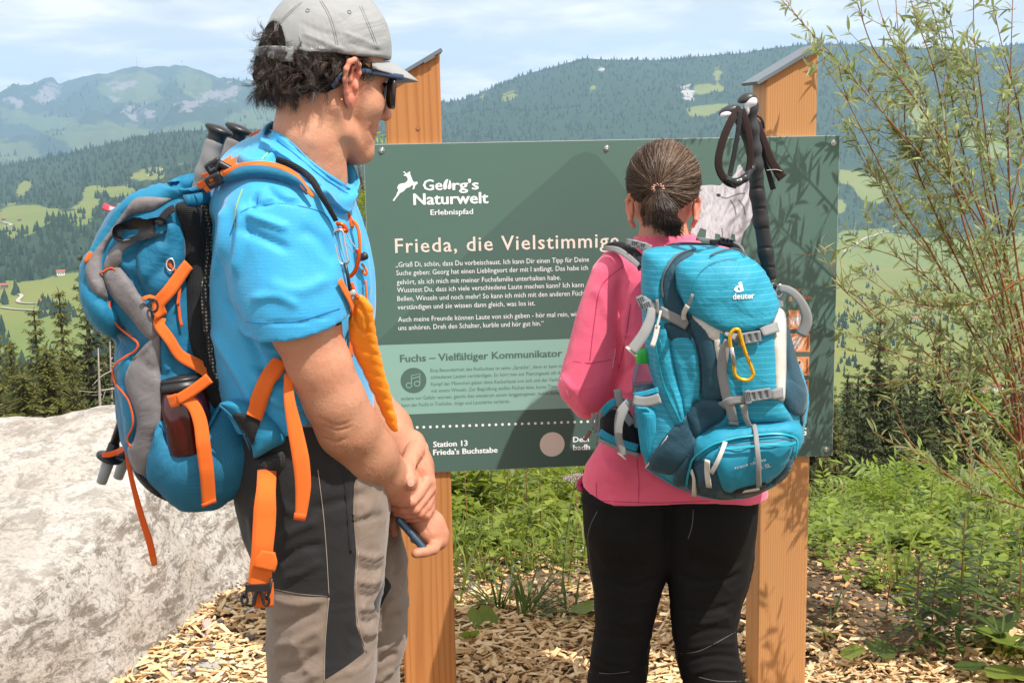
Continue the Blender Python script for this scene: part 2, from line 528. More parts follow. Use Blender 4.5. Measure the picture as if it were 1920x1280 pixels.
# ------------------------------------------------------------------ objects
def new_obj(name,V,F,mats,parent=None,origin=(0,0,0),smooth_=True,mat_idx=None,attrs=None):
 me = bpy.data.meshes.new(name)
 V = np.asarray(V,float) - np.asarray(origin,float)
 if isinstance(F,np.ndarray):
  nf,k = F.shape
  me.vertices.add(len(V)); me.vertices.foreach_set('co',V.astype(np.float32).ravel())
  me.loops.add(nf * k); me.loops.foreach_set('vertex_index',F.astype(np.int32).ravel())
  me.polygons.add(nf); me.polygons.foreach_set('loop_start',np.arange(0,nf * k,k,dtype=np.int32))
  me.update(calc_edges=True)
 else:
  cnt = np.array([len(f) for f in F],np.int32)
  flat = np.fromiter((i for f in F for i in f),np.int32,int(cnt.sum()))
  me.vertices.add(len(V)); me.vertices.foreach_set('co',V.astype(np.float32).ravel())
  me.loops.add(len(flat)); me.loops.foreach_set('vertex_index',flat)
  me.polygons.add(len(cnt)); me.polygons.foreach_set('loop_start',np.r_[0,np.cumsum(cnt)[:-1]].astype(np.int32))
  me.update(calc_edges=True)
 me.validate()
 for m in (mats if isinstance(mats,(list,tuple)) else [mats]): me.materials.append(m)
 if mat_idx is not None and len(me.polygons) == len(mat_idx): me.polygons.foreach_set('material_index',np.asarray(mat_idx,np.int32))
 me.polygons.foreach_set('use_smooth',np.full(len(me.polygons),bool(smooth_)))
 if attrs:
  for an,av in attrs.items():
   at = me.attributes.new(an,'FLOAT','POINT'); at.data.foreach_set('value',np.asarray(av,np.float32))
 o = bpy.data.objects.new(name,me)
 COL.objects.link(o)
 if parent is not None: o.parent = parent
 else: o.location = origin
 return o
def auto_smooth(o,deg=35):
 me = o.data
 me.polygons.foreach_set('use_smooth',np.ones(len(me.polygons),bool))
 try:
  me.set_sharp_from_angle(angle=rad(deg))
 except Exception:
  pass
 return o
def tag(o,label=None,cat=None,group=None,kind=None):
 if label: o['label'] = label
 if cat: o['category'] = cat
 if group: o['group'] = group
 if kind: o['kind'] = kind
 return o
class Thing:
 """an Empty at the thing's base; parts are given in world coordinates"""
 def __init__(s,name,label,cat,loc=(0,0,0),group=None,kind=None):
  s.loc = np.asarray(loc,float)
  s.o = bpy.data.objects.new(name,None); COL.objects.link(s.o); s.o.location = s.loc
  s.o.empty_display_size = 0.1
  tag(s.o,label,cat,group,kind)
 def part(s,name,m,mat,under=None,sm=True,label=None,angle=None,kind=None,**kw):
  o = new_obj(name,m[0],m[1],mat,under if under is not None else s.o,s.loc,sm,**kw)
  if angle: auto_smooth(o,angle)
  tag(o,label,None,None,kind)
  return o
def solo(name,m,mat,label,cat,group=None,kind=None,sm=True,angle=None,base=None,**kw):
 V = np.asarray(m[0],float)
 if base is None: base = ((V[:,0].min() + V[:,0].max()) / 2,(V[:,1].min() + V[:,1].max()) / 2,V[:,2].min())
 o = new_obj(name,V,m[1],mat,None,base,sm,**kw)
 if angle: auto_smooth(o,angle)
 return tag(o,label,cat,group,kind)
# ------------------------------------------------------------------ materials
_M = {}
def rgb(r,g,b):
 """0-255 display colour -> linear"""
 f = lambda c: (c / 255 / 12.92) if c / 255 <= 0.04045 else ((c / 255 + 0.055) / 1.055) ** 2.4
 return (f(r),f(g),f(b))
class NT:
 def __init__(s,name):
  s.m = bpy.data.materials.new(name); s.m.use_nodes = True
  s.t = s.m.node_tree; s.N = s.t.nodes; s.L = s.t.links
  s.b = s.N['Principled BSDF']
 def n(s,ty,**kw):
  x = s.N.new(ty)
  for k,v in kw.items(): setattr(x,k,v)
  return x
 def link(s,a,b): s.L.new(a,b)
 def coord(s,kind='Object',scale=(1,1,1),rot=(0,0,0),loc=(0,0,0)):
  tc = s.n('ShaderNodeTexCoord'); mp = s.n('ShaderNodeMapping')
  mp.inputs['Scale'].default_value = scale; mp.inputs['Rotation'].default_value = rot; mp.inputs['Location'].default_value = loc
  s.link(tc.outputs[kind],mp.inputs[0]); return mp.outputs[0]
 def noise(s,co,scale,detail=4,rough=0.55,dist=0.0):
  x = s.n('ShaderNodeTexNoise'); x.inputs['Scale'].default_value = scale; x.inputs['Detail'].default_value = detail
  x.inputs['Roughness'].default_value = rough; x.inputs['Distortion'].default_value = dist
  s.link(co,x.inputs['Vector']); return x.outputs['Fac']
 def ramp(s,fac,stops,interp='LINEAR'):
  x = s.n('ShaderNodeValToRGB'); r = x.color_ramp; r.interpolation = interp
  while len(r.elements) < len(stops): r.elements.new(0.5)
  for e,(p,c) in zip(r.elements,stops):
   e.position = p; e.color = (c[0],c[1],c[2],1) if hasattr(c,'__len__') else (c,c,c,1)
  s.link(fac,x.inputs[0]); return x.outputs[0]
 def mix(s,fac,a,b,mode='MIX'):
  x = s.n('ShaderNodeMixRGB',blend_type=mode)
  for i,v in ((0,fac),(1,a),(2,b)):
   if hasattr(v,'links') or hasattr(v,'is_linked'): s.link(v,x.inputs[i])
   elif hasattr(v,'__len__'): x.inputs[i].default_value = (v[0],v[1],v[2],1)
   else: x.inputs[i].default_value = v
  return x.outputs[0]
 def math(s,op,a,b=0.0,clamp=False):
  x = s.n('ShaderNodeMath',operation=op,use_clamp=clamp)
  for i,v in ((0,a),(1,b)):
   if hasattr(v,'is_linked'): s.link(v,x.inputs[i])
   else: x.inputs[i].default_value = v
  return x.outputs[0]
 def attr(s,name):
  x = s.n('ShaderNodeAttribute'); x.attribute_name = name; return x.outputs['Fac']
 def bump(s,h,strength=0.3,dist=0.001,prev=None):
  x = s.n('ShaderNodeBump'); x.inputs['Strength'].default_value = strength; x.inputs['Distance'].default_value = dist
  s.link(h,x.inputs['Height'])
  if prev is not None: s.link(prev,x.inputs['Normal'])
  s.link(x.outputs[0],s.b.inputs['Normal']); return x.outputs[0]
 def set(s,**kw):
  for k,v in kw.items():
   i = s.b.inputs[k]
   if hasattr(v,'is_linked'): s.link(v,i)
   elif hasattr(v,'__len__'): i.default_value = (v[0],v[1],v[2],1) if len(i.default_value) == 4 else v
   else: i.default_value = v
def simple(name,col,rough=0.6,metal=0.0,var=0.08,vs=40.0,bump=0.0,bs=200.0,bd=0.001,sheen=0.0,coat=0.0,spec=0.5):
 if name in _M: return _M[name]
 t = NT(name); co = t.coord()
 c = t.mix(t.noise(co,vs,5),tuple(max(0,x * (1 - var)) for x in col),tuple(min(1,x * (1 + var)) for x in col))
 t.set(**{'Base Color': c,'Roughness': rough,'Metallic': metal,'Specular IOR Level': spec})
 if sheen: t.set(**{'Sheen Weight': sheen,'Sheen Roughness': 0.5})
 if coat: t.set(**{'Coat Weight': coat})
 if bump: t.bump(t.noise(co,bs,3),bump,bd)
 _M[name] = t.m; return t.m
def fabric(name,col,rough=0.75,weave=900.0,wb=0.25,var=0.06,sheen=0.1,fold=0.15,grid=None,gridcol=None,spec=0.3,dirs=(1,1,1)):
 """woven cloth: fine crossed threads, soft creases, optional ripstop grid"""
 if name in _M: return _M[name]
 t = NT(name); co = t.coord()
 c = t.mix(t.noise(co,14,5,0.6),tuple(x * (1 - var) for x in col),tuple(min(1,x * (1 + var)) for x in col))
 w = t.n('ShaderNodeTexWave'); w.inputs['Scale'].default_value = weave / 6.28 * dirs[2]; w.bands_direction = 'Z'; t.link(co,w.inputs[0])
 w2 = t.n('ShaderNodeTexWave'); w2.inputs['Scale'].default_value = weave / 6.28 * dirs[0]; w2.bands_direction = 'X'; t.link(co,w2.inputs[0])
 hgt = t.math('ADD',w.outputs['Fac'],w2.outputs['Fac'])
 c = t.mix(t.math('MULTIPLY',hgt,0.12),c,tuple(x * 0.72 for x in col))
 if grid:
  g = t.n('ShaderNodeTexWave'); g.inputs['Scale'].default_value = grid; g.bands_direction = 'Z'; t.link(co,g.inputs[0])
  g.inputs['Distortion'].default_value = 1.2; g.inputs['Detail Scale'].default_value = 1.5
  c = t.mix(t.ramp(g.outputs['Fac'],[(0.93,0),(0.99,0.45)]),c,gridcol)
 t.set(**{'Base Color': c,'Roughness': rough,'Specular IOR Level': spec,'Sheen Weight': sheen,'Sheen Roughness': 0.4})
 b = t.bump(t.noise(co,9,4,0.6,0.6),fold,0.02)
 t.bump(hgt,wb,0.0006,b)
 _M[name] = t.m; return t.m
# =================================================================== SETTING
rng = np.random.RandomState(11)
def scatter(Vt,Ft,R,T):
 """copies of a small template under rotations/scales R (n,3,3) and offsets T (n,3)"""
 Vt = np.asarray(Vt,float); n = len(T); m = len(Vt)
 V = np.einsum('nij,mj->nmi',R,Vt) + T[:,None]
 k = max(len(f) for f in Ft)
 if all(len(f) == k for f in Ft):
  F = (np.asarray(Ft)[None] + (np.arange(n) * m)[:,None,None]).reshape(-1,k)
 else:
  tri = [[f[0],f[i],f[i + 1]] for f in Ft for i in range(1,len(f) - 1)]
  F = (np.asarray(tri)[None] + (np.arange(n) * m)[:,None,None]).reshape(-1,3)
 return V.reshape(-1,3),F
def rotz(a):
 c,s = np.cos(a),np.sin(a); R = np.zeros((len(a),3,3)); R[:,0,0] = c; R[:,0,1] = -s; R[:,1,0] = s; R[:,1,1] = c; R[:,2,2] = 1; return R
def rotx(a):
 c,s = np.cos(a),np.sin(a); R = np.zeros((len(a),3,3)); R[:,1,1] = c; R[:,1,2] = -s; R[:,2,1] = s; R[:,2,2] = c; R[:,0,0] = 1; return R
def roty(a):
 c,s = np.cos(a),np.sin(a); R = np.zeros((len(a),3,3)); R[:,0,0] = c; R[:,0,2] = s; R[:,2,0] = -s; R[:,2,2] = c; R[:,1,1] = 1; return R
# ---- materials
def terrain_mat(name,forest,meadow,rockc):
 t = NT(name); co = t.coord()
 n = t.noise(co,0.012,6,0.6); n2 = t.noise(co,0.0025,4)
 mead = t.mix(t.ramp(n2,[(0.35,0),(0.65,1)]),meadow,(meadow[0] * 1.45,meadow[1] * 1.12,meadow[2] * 1.1))
 mead = t.mix(t.math('MULTIPLY',n,0.5),mead,tuple(c * 0.75 for c in meadow))
 fo = t.mix(t.noise(co,0.05,5,0.7),tuple(c * 0.6 for c in forest),tuple(c * 1.5 for c in forest))
 c = t.mix(t.ramp(t.math('ADD',t.math('MULTIPLY',t.attr('meadow'),0.5),t.math('MULTIPLY',t.math('SUBTRACT',t.noise(co,0.006,8,0.72),0.5),1.3)),[(0.49,0),(0.52,1)]),fo,mead)
 rk = t.mix(t.noise(co,0.03,6,0.7),tuple(c * 0.6 for c in rockc),tuple(c * 1.25 for c in rockc))
 c = t.mix(t.ramp(t.math('ADD',t.math('MULTIPLY',t.attr('rock'),0.5),t.math('MULTIPLY',t.math('SUBTRACT',t.noise(co,0.007,8,0.75),0.5),1.9)),[(0.5,0),(0.56,1)]),c,rk)
 t.set(**{'Base Color': c,'Roughness': 0.95,'Specular IOR Level': 0.1})
 return t.m
M_TER = terrain_mat('alpine_slope',(0.028,0.05,0.022),(0.16,0.20,0.045),(0.42,0.40,0.37))
M_TERF = terrain_mat('far_slope',(0.035,0.055,0.03),(0.085,0.12,0.045),(0.22,0.20,0.19))
t = NT('forest_needles'); co = t.coord()
c = t.mix(t.ramp(t.noise(co,0.06,3,0.7),[(0.35,0),(0.65,1)]),(0.018,0.034,0.016),(0.042,0.068,0.024))
t.set(**{'Base Color': c,'Roughness': 0.9,'Specular IOR Level': 0.1}); M_FOREST = t.m
def multi_sd(x,y,polys,smooth_poly=True):
 """how far inside any of the outlines (positive inside), scaled to -1..1 over 10 picture units"""
 r = np.full(x.shape,-1e9)
 for p in polys:
  q = spline(p,4,True) if smooth_poly and len(p) > 3 else np.asarray(p,float)
  r = np.maximum(r,-sd_poly(x,y,q))
 return r
class Slope:
 def __init__(s,ridge,Yr,foot,Yf,meadows,rocks,jag=6.0,bump=14.0,seed=0,nx=260,ny=110,x0=None,x1=None,soft=16.0):
  s.soft = soft
  s.ridge = np.array(ridge,float); s.foot = np.array(foot,float); s.Yr,s.Yf = Yr,Yf
  s.me,s.ro,s.seed,s.bump = meadows,rocks,seed,bump
  s.x0 = x0 if x0 is not None else s.ridge[0,0]; s.x1 = x1 if x1 is not None else s.ridge[-1,0]
  s.nx,s.ny = nx,ny
 def edge(s,x):
  return np.interp(x,s.ridge[:,0],s.ridge[:,1]),np.interp(x,s.foot[:,0],s.foot[:,1])
 def pt(s,x,t):
  r,f = s.edge(x)
  y = r + (f - r) * t
  Y = 1.0 / ((1 - t) / s.Yr + t / s.Yf)
  W = P(x,y,Y)
  W = W.copy()
  W[...,2] += s.bump * fbm(W * [1,1,0],0.0022,5,s.seed) * np.clip(t * 6,0.25,1) * (Y / 3000.0)
  return W
 def build(s,name,mat,label_kind='structure'):
  x = np.linspace(s.x0,s.x1,s.nx); tt = np.linspace(0,1,s.ny)
  X,T = np.meshgrid(x,tt)
  W = s.pt(X,T)
  back = W[0].copy(); back[:,1] += s.Yr * 0.12; back[:,2] -= s.Yr * 0.06
  V = np.vstack([back,W.reshape(-1,3)])
  ny = s.ny + 1
  i = np.arange(ny - 1)[:,None] * s.nx + np.arange(s.nx - 1)[None]
  F = np.stack([i,i + s.nx,i + s.nx + 1,i + 1],-1).reshape(-1,4)
  px,py,_ = to_px(V)
  me = np.clip(multi_sd(px,py,s.me) / s.soft,-1,1) * 0.5 + 0.5 if s.me else np.zeros(len(V))
  ro = np.clip(multi_sd(px,py,s.ro) / s.soft,-1,1) * 0.5 + 0.5 if s.ro else np.zeros(len(V))
  o = new_obj(name,V,F,mat,None,(0,0,0),True,attrs={'meadow': me * 2,'rock': ro * 2 * (1 if s.ro else 0)})
  tag(o,None,None,None,'structure'); return o
 def trees(s,n,hgt,keep=None,ridge_n=0,meadow_keep=0.0,tlim=(0,1)):
  x = rng.uniform(s.x0,s.x1,n); t = rng.uniform(tlim[0],tlim[1],n) ** 1.15
  if ridge_n:
   x = np.r_[x,rng.uniform(s.x0,s.x1,ridge_n)]; t = np.r_[t,rng.uniform(0,0.012,ridge_n)]
  r,f = s.edge(x); y = r + (f - r) * t
  m = np.ones(len(x),bool)
  if s.me:
   sd = multi_sd(x,y,s.me); m &= (sd < -1) | (rng.rand(len(x)) < meadow_keep * np.where(sd > 0,1,0))
  if s.ro:
   sd = multi_sd(x,y,s.ro); m &= (sd < 0) | (rng.rand(len(x)) < 0.3)
  if keep is not None: m &= keep(x,y)
  x,t = x[m],t[m]
  W = s.pt(x,t); h = hgt * rng.uniform(0.6,1.25,len(x))
  return W,h
def tree_cones(W,h,seg=5):
 n = len(W)
 a = np.linspace(0,2 * math.pi,seg,endpoint=False)
 tv = [[math.cos(q),math.sin(q),0.04] for q in a] + [[0.55 * math.cos(q + .5),0.55 * math.sin(q + .5),0.5] for q in a] + [[0,0,1.0]]
 F = []
 for k in range(seg):
  F += [[k,(k + 1) % seg,seg + k],[(k + 1) % seg,seg + (k + 1) % seg,seg + k],[seg + k,seg + (k + 1) % seg,2 * seg]]
 h = h * rng.uniform(.7,1.2,n); ra = h * rng.uniform(0.17,0.30,n)
 R = rotz(rng.uniform(0,6.28,n)) * np.stack([ra,ra,h],1)[:,None,:]
 V,F = scatter(tv,F,R,W - np.array([0,0,0.5]))
 V += rng.uniform(-1,1,V.shape) * (np.repeat(ra,len(tv)) * 0.22)[:,None]
 return V,F
# ---- far mountain on the left
far_ridge = [(-420,262),(-200,225),(-60,190),(0,181),(28,171),(60,167),(85,158),(100,157),(112,171),(150,160),(200,139),(228,129),(255,124),(300,128),(330,120),(345,117),(375,126),(398,140),(412,148),(440,142),(470,157),(500,172),(560,196),(640,212),(760,225),(900,260)]
far_foot = [(-420,410),(0,360),(300,330),(600,330),(900,340)]
fs = Slope(far_ridge,9500,far_foot,5200,
           meadows=[[(0,205),(60,208),(140,225),(165,250),(235,262),(260,290),(120,262),(60,238),(0,228)],
     [(150,238),(230,232),(300,245),(370,225),(420,262),(300,270),(200,300),(120,268)],
     [(330,135),(370,133),(400,160),(390,185),(350,180),(335,160)],
     [(200,145),(270,132),(300,150),(290,190),(230,190),(180,170)],
     [(440,215),(520,190),(600,215),(560,250),(430,240)],
     [(-200,270),(0,262),(60,275),(90,330),(0,300),(-200,300)]],
           rocks=[[(70,165),(98,157),(112,172),(100,188),(76,184)],[(235,206),(252,202),(262,222),(240,222)],
                  [(262,205),(285,202),(286,217),(266,219)],[(200,165),(240,150),(252,160),(215,178)],
                  [(385,180),(430,160),(470,158),(440,175),(405,190)],[(345,190),(380,193),(378,207),(348,205)],
                  [(0,185),(40,178),(70,185),(20,200),(0,198)]],bump=60,seed=3,nx=330,ny=90,soft=34.0)
fs.build('far_mountain',M_TERF)
W,h = fs.trees(5200,26,ridge_n=260,keep=lambda x,y: (fbm(np.c_[x / 60,y / 30,0 * x],1,3,5) + (y - 205) / 90) > -0.05)
# ---- big wooded mountain on the right
big_ridge = [(380,300),(480,262),(560,240),(700,214),(832,190),(870,184),(920,165),(970,146),(1010,134),(1060,121),(1095,112),(1135,114),(1180,111),(1240,109),(1330,103),(1400,99),(1480,89),(1540,83),(1600,83),(1640,86),(1750,89),(1800,97),(1860,86),(1920,80),(2100,92),(2400,130)]
big_foot = [(380,330),(700,345),(1100,520),(1500,560),(1560,600),(1700,640),(2400,660)]
big_meadow = [[(1110,158),(1120,162),(1108,172)],[(1340,128),(1352,132),(1352,160),(1362,165),(1345,172),(1340,165),(1338,145)],
              [(1290,205),(1360,192),(1362,202),(1320,218)],[(1300,165),(1330,155),(1340,170),(1310,180)],
              [(1575,318),(1605,318),(1640,335),(1665,345),(1660,372),(1622,376),(1600,352),(1576,342)],
              [(1570,372),(1582,375),(1588,392),(1570,400)],
              [(1572,445),(1600,432),(1650,428),(1700,440),(1780,450),(1990,440),(2000,520),(1760,520),(1700,525),(1640,500),(1575,505)],
              [(940,178),(965,172),(970,180),(945,188)],[(900,182),(910,176),(905,190)],[(1700,190),(1740,200),(1735,240),(1710,235)],
              [(1800,260),(1860,250),(1900,290),(1840,300)]]
bs = Slope(big_ridge,5200,big_foot,2500,big_meadow,[[(1276,165),(1290,163),(1302,172),(1300,186),(1284,182)],[(1125,128),(1133,128),(1131,136),(1124,135)]],bump=26,seed=8,nx=420,ny=130)
bs.build('wooded_mountain',M_TER)
W2,h2 = bs.trees(15000,15,ridge_n=700,keep=lambda x,y: ((y < 275) & (x > 640)) | (x > 1520) | (rng.rand(len(x)) < .3))
# ---- hill on the left across the valley
mid_ridge = [(-420,372),(-200,345),(0,312),(60,300),(130,286),(200,270),(300,250),(400,243),(450,242),(520,243),(600,250),(700,270),(800,300),(900,330)]
mid_foot = [(-420,830),(0,830),(900,830)]
mid_meadow = [[(30,355),(48,340),(58,350),(52,360),(36,368)],
              [(232,332),(262,320),(304,312),(306,330),(292,336),(240,340)],
              [(335,304),(358,300),(352,308),(334,310)],
              [(0,392),(60,382),(120,396),(150,380),(158,352),(196,348),(188,372),(180,390),(172,408),(150,420),(110,412),(80,430),(30,442),(0,436)],
              [(192,352),(210,350),(250,346),(246,366),(215,372),(200,364)],
              [(-300,410),(-60,395),(0,392),(0,436),(-100,445),(-300,440)],
              [(-300,560),(0,528),(52,524),(110,512),(170,504),(175,540),(176,620),(150,700),(60,700),(0,700),(-300,700)]]
mid_wood = [[(90,560),(150,540),(220,550),(220,640),(120,640),(105,600)]]
ms = Slope(mid_ridge,3600,mid_foot,900,mid_meadow,[],bump=16,seed=21,nx=420,ny=170)
ms.build('meadow_hill',M_TER)
W3,h3 = ms.trees(12500,14,ridge_n=320,keep=lambda x,y: ((x < 400) | (rng.rand(len(x)) < .5)) & (y < 800))
sx,sy = [],[]
for (cx_,cy_,sdx,sdy,k) in [(288,322,9,3,16),(238,330,6,3,10),(120,392,3,3,2),(92,393,2,2,1),(186,372,4,3,6),(12,560,4,3,3),(30,545,3,2,2),(10,622,5,9,5),
        (8,640,7,5,6),(5,560,2,1,2),(78,572,5,4,3),(90,575,4,4,4),(115,590,20,9,26),(30,540,3,2,2),(152,405,5,2,5),(36,445,12,3,9),
        (20,690,20,12,18),(60,690,24,10,16)]:
 sx += list(rng.normal(cx_,sdx,k)); sy += list(rng.normal(cy_,sdy,k))
sx,sy = np.array(sx),np.array(sy)
r_,f_ = ms.edge(sx); W4 = ms.pt(sx,(sy - r_) / (f_ - r_)); h4 = 15 * rng.uniform(.6,1.2,len(sx))
# ---- valley floor on the right
vf = Slope([(300,470),(1500,470),(1600,500),(2400,480)],2650,[(300,860),(2400,860)],800,
           meadows=[[(300,440),(2400,440),(2400,900),(300,900)]],rocks=[],bump=8,seed=33,nx=240,ny=110)
vf.build('valley_meadow',M_TER)
vx,vy = [],[]
for (cx_,cy_,sdx,sdy,k) in [(1612,505,16,8,26),(1625,520,6,10,18),(1672,480,5,3,3),(1590,600,14,10,26),(1575,620,10,12,22),(1640,625,20,6,26),(1720,610,26,10,40),
        (1800,585,40,14,60),(1860,640,34,10,44),(1700,560,24,6,26),(1590,570,8,4,8),(1560,650,12,10,20),(1880,700,30,10,34),(1640,560,26,3,12),
        (1760,540,30,5,20),(1840,520,30,8,30),(1585,690,12,8,12),(1800,690,30,12,26),(1690,440,2,1,1),(1670,660,40,10,30)]:
 vx += list(rng.normal(cx_,sdx,k)); vy += list(rng.normal(cy_,sdy,k))
vx,vy = np.array(vx),np.array(vy); r_,f_ = vf.edge(vx); tt_ = (vy - r_) / (f_ - r_); ok = tt_ > 0
W5 = vf.pt(vx[ok],tt_[ok]); h5 = 8.5 * rng.uniform(.5,1.3,ok.sum())
for nm,(a,b) in {'far_forest': (W,h),'mountain_forest': (W2,h2),'hill_forest': (np.vstack([W3,W4]),np.r_[h3,h4]),'valley_trees': (W5,h5)}.items():
 V_,F_ = tree_cones(a,b)
 o = new_obj(nm,V_,F_,M_FOREST,None,(0,0,0),False); tag(o,None,None,None,'stuff')
M_TRACK = simple('track_gravel',(0.42,0.38,0.30),0.95,var=0.15,vs=0.1)
def track(sl,path,w,seed=0):
 q = spline(path,8); r,f = sl.edge(q[:,0]); W = sl.pt(q[:,0],(q[:,1] - r) / (f - r)); W[:,2] += 1.2
 t_ = np.gradient(W,axis=0); s_ = np.cross(t_,[0,0,1.0]); s_ /= np.linalg.norm(s_,axis=1,keepdims=True)
 V = np.vstack([W - s_ * w / 2,W + s_ * w / 2]); n = len(q)
 F = [[i,i + 1,n + i + 1,n + i] for i in range(n - 1)]
 o = new_obj('farm_track',V,F,M_TRACK,None,(0,0,0)); tag(o,None,None,None,'structure')
track(ms,[(-40,420),(0,421),(12,424),(22,428),(14,432),(6,434)],5)
track(ms,[(34,543),(40,548),(33,556),(38,561),(55,564),(80,565)],4.5)
track(ms,[(0,572),(20,575),(55,579),(80,583)],4)
track(ms,[(278,326),(284,322),(296,316),(306,313)],5)
track(bs,[(1580,460),(1596,446),(1615,438),(1650,428),(1690,424)],9)
track(bs,[(1578,508),(1620,520),(1640,524),(1700,534)],6)
M_HW = simple('house_plaster',(0.75,0.72,0.66),0.9); M_HR = simple('house_roof',(0.32,0.10,0.06),0.9); M_HW2 = simple('weathered_timber',(0.22,0.13,0.08),0.9)
M_WIN = simple('house_window',(0.05,0.06,0.07),0.3)
def house(sl,px,py,w,label,wall=M_HW,roof=M_HR,yaw=0.3):
 r,f = sl.edge(np.array([px])); p = sl.pt(np.array([float(px)]),(py - r) / (f - r))[0]
 T = Thing('farmhouse',label,'house',p,'houses scattered over the valley')
 w = w * .7; R = euler(z=math.degrees(yaw)); hgt = w * 0.5; d = w * 0.6
 T.part('wall',cubemesh(p + [0,0,hgt / 2],(w / 2,d / 2,hgt / 2),R),wall,sm=False)
 q = np.array([[-w * .56,-d * .62,hgt * .95],[w * .56,-d * .62,hgt * .95],[w * .56,d * .62,hgt * .95],[-w * .56,d * .62,hgt * .95],[-w * .56,0,hgt * 1.5],[w * .56,0,hgt * 1.5]]) @ R.T + p
 T.part('roof',(q,[[0,1,5,4],[2,3,4,5],[0,4,3],[1,2,5],[0,3,2,1]]),roof,sm=False)
 for k in (-.28,0,.28):
  T.part('window',cubemesh(p + R @ np.array([w * k,-d / 2 - .05,hgt * .55]),(w * .06,.08,hgt * .16),R),M_WIN,sm=False)
house(ms,114,511,14,'tiny house with a pale wall at the upper edge of the left meadow')
house(ms,82,566,12,'small red roofed hut among trees on the left meadow',M_HR)
house(ms,8,533,12,'little hut at the forest edge on the far left',M_HW2)
house(ms,7,415,10,'dark barn on the upper left meadow',M_HW2)
house(ms,37,418,9,'little dark barn right of the track on the upper left meadow',M_HW2,M_HW2)
house(vf,1868,738,13,'white walled farmhouse under the willow branches in the valley')
house(vf,1890,752,12,'red roofed farmhouse just right of the white one',M_HW2)
house(vf,1842,742,10,'small pink roofed house left of the white farmhouse',M_HW)
house(vf,1905,728,10,'small house with red roof at the right border',M_HW)
house(vf,1716,603,9,'tiny pale house among valley trees',M_HW)
p = P(257,126,9450)
MT = Thing('transmitter_mast','thin red and white transmitter mast on the far left summit','mast',p)
M_MAST = simple('mast_red',(0.5,0.12,0.08),0.6); M_MASTW = simple('mast_white',(0.7,0.7,0.7),0.6)
for k in range(5):
 MT.part('mast_section',lathe([(0,4.2 - .6 * k),(14,3.8 - .6 * k)],p + [0,0,14 * k],p + [0,0,14 * k + 14],6),M_MAST if k % 2 == 0 else M_MASTW)
pp = P(341,118,9450)
solo('summit_cross',join(cubemesh(pp + [0,0,8],(1.5,1.5,10)),cubemesh(pp + [0,0,12],(5,1.5,1.2))),M_HW2,'small dark cross on the summit of the far mountain','summit cross',sm=False)
# ---- near ground: terrace, then the hillside falling away
def gz(x,y):
 """ground height"""
 base = np.interp(y,[-20,3.0,4.7,5.05,5.6,9,60,400,900,1500],[0.02,0.0,0.0,-0.05,-0.30,-1.9,-25,-98,-199,-333])
 xs = np.clip((x - 0.9) / 1.2,0,1)
 mound = 0.055 * np.exp(-((x - 1.0) / 0.4) ** 2 - ((y - 4.2) / 0.28) ** 2)
 return base + mound + 0.015 * np.sin(x * 3.1 + y * 2.3) * (y < 8)
t = NT('earth'); co = t.coord()
c = t.mix(t.ramp(t.noise(co,0.9,8,0.7),[(0.4,0),(0.6,1)]),(0.10,0.07,0.042),(0.19,0.14,0.085))
gx_ = t.n('ShaderNodeSeparateXYZ'); t.link(co,gx_.inputs[0])
gr = t.mix(t.noise(co,3.0,6,0.7),(0.03,0.06,0.012),(0.09,0.14,0.03))
c = t.mix(t.ramp(t.math('MULTIPLY',gx_.outputs['Y'],0.1),[(0.46,0),(0.49,1)]),c,gr)
t.set(**{'Base Color': c,'Roughness': 0.95,'Specular IOR Level': 0.1}); t.bump(t.noise(co,30,6,0.7),0.6,0.02); M_EARTH = t.m
ys = np.r_[np.linspace(-20,2.5,12),np.linspace(2.7,8,90),np.geomspace(8.3,1500,60)]
us = np.linspace(-1,1,120); us = np.sign(us) * np.abs(us) ** 1.6
G = np.array([[(u * (4.5 + max(y,0) * 0.85),y) for u in us] for y in ys])
gV = np.dstack([G,gz(G[...,0],G[...,1])]).reshape(-1,3)
i = np.arange(len(ys) - 1)[:,None] * 120 + np.arange(119)[None]
gF = np.stack([i,i + 1,i + 121,i + 120],-1).reshape(-1,4)
tag(new_obj('ground',gV,gF,M_EARTH),None,None,None,'structure')
def sst(x,a,b): t_ = np.clip((x - a) / (b - a),0,1); return t_ * t_ * (3 - 2 * t_)
def chip_edge(x): return 4.30 - 0.50 * sst(x,.45,1.1) + .05 * np.sin(x * 9)
def veg_edge(x): return 4.47 - 0.52 * sst(x,.75,1.35) + .05 * np.sin(x * 7.3) + .03 * np.sin(x * 17)
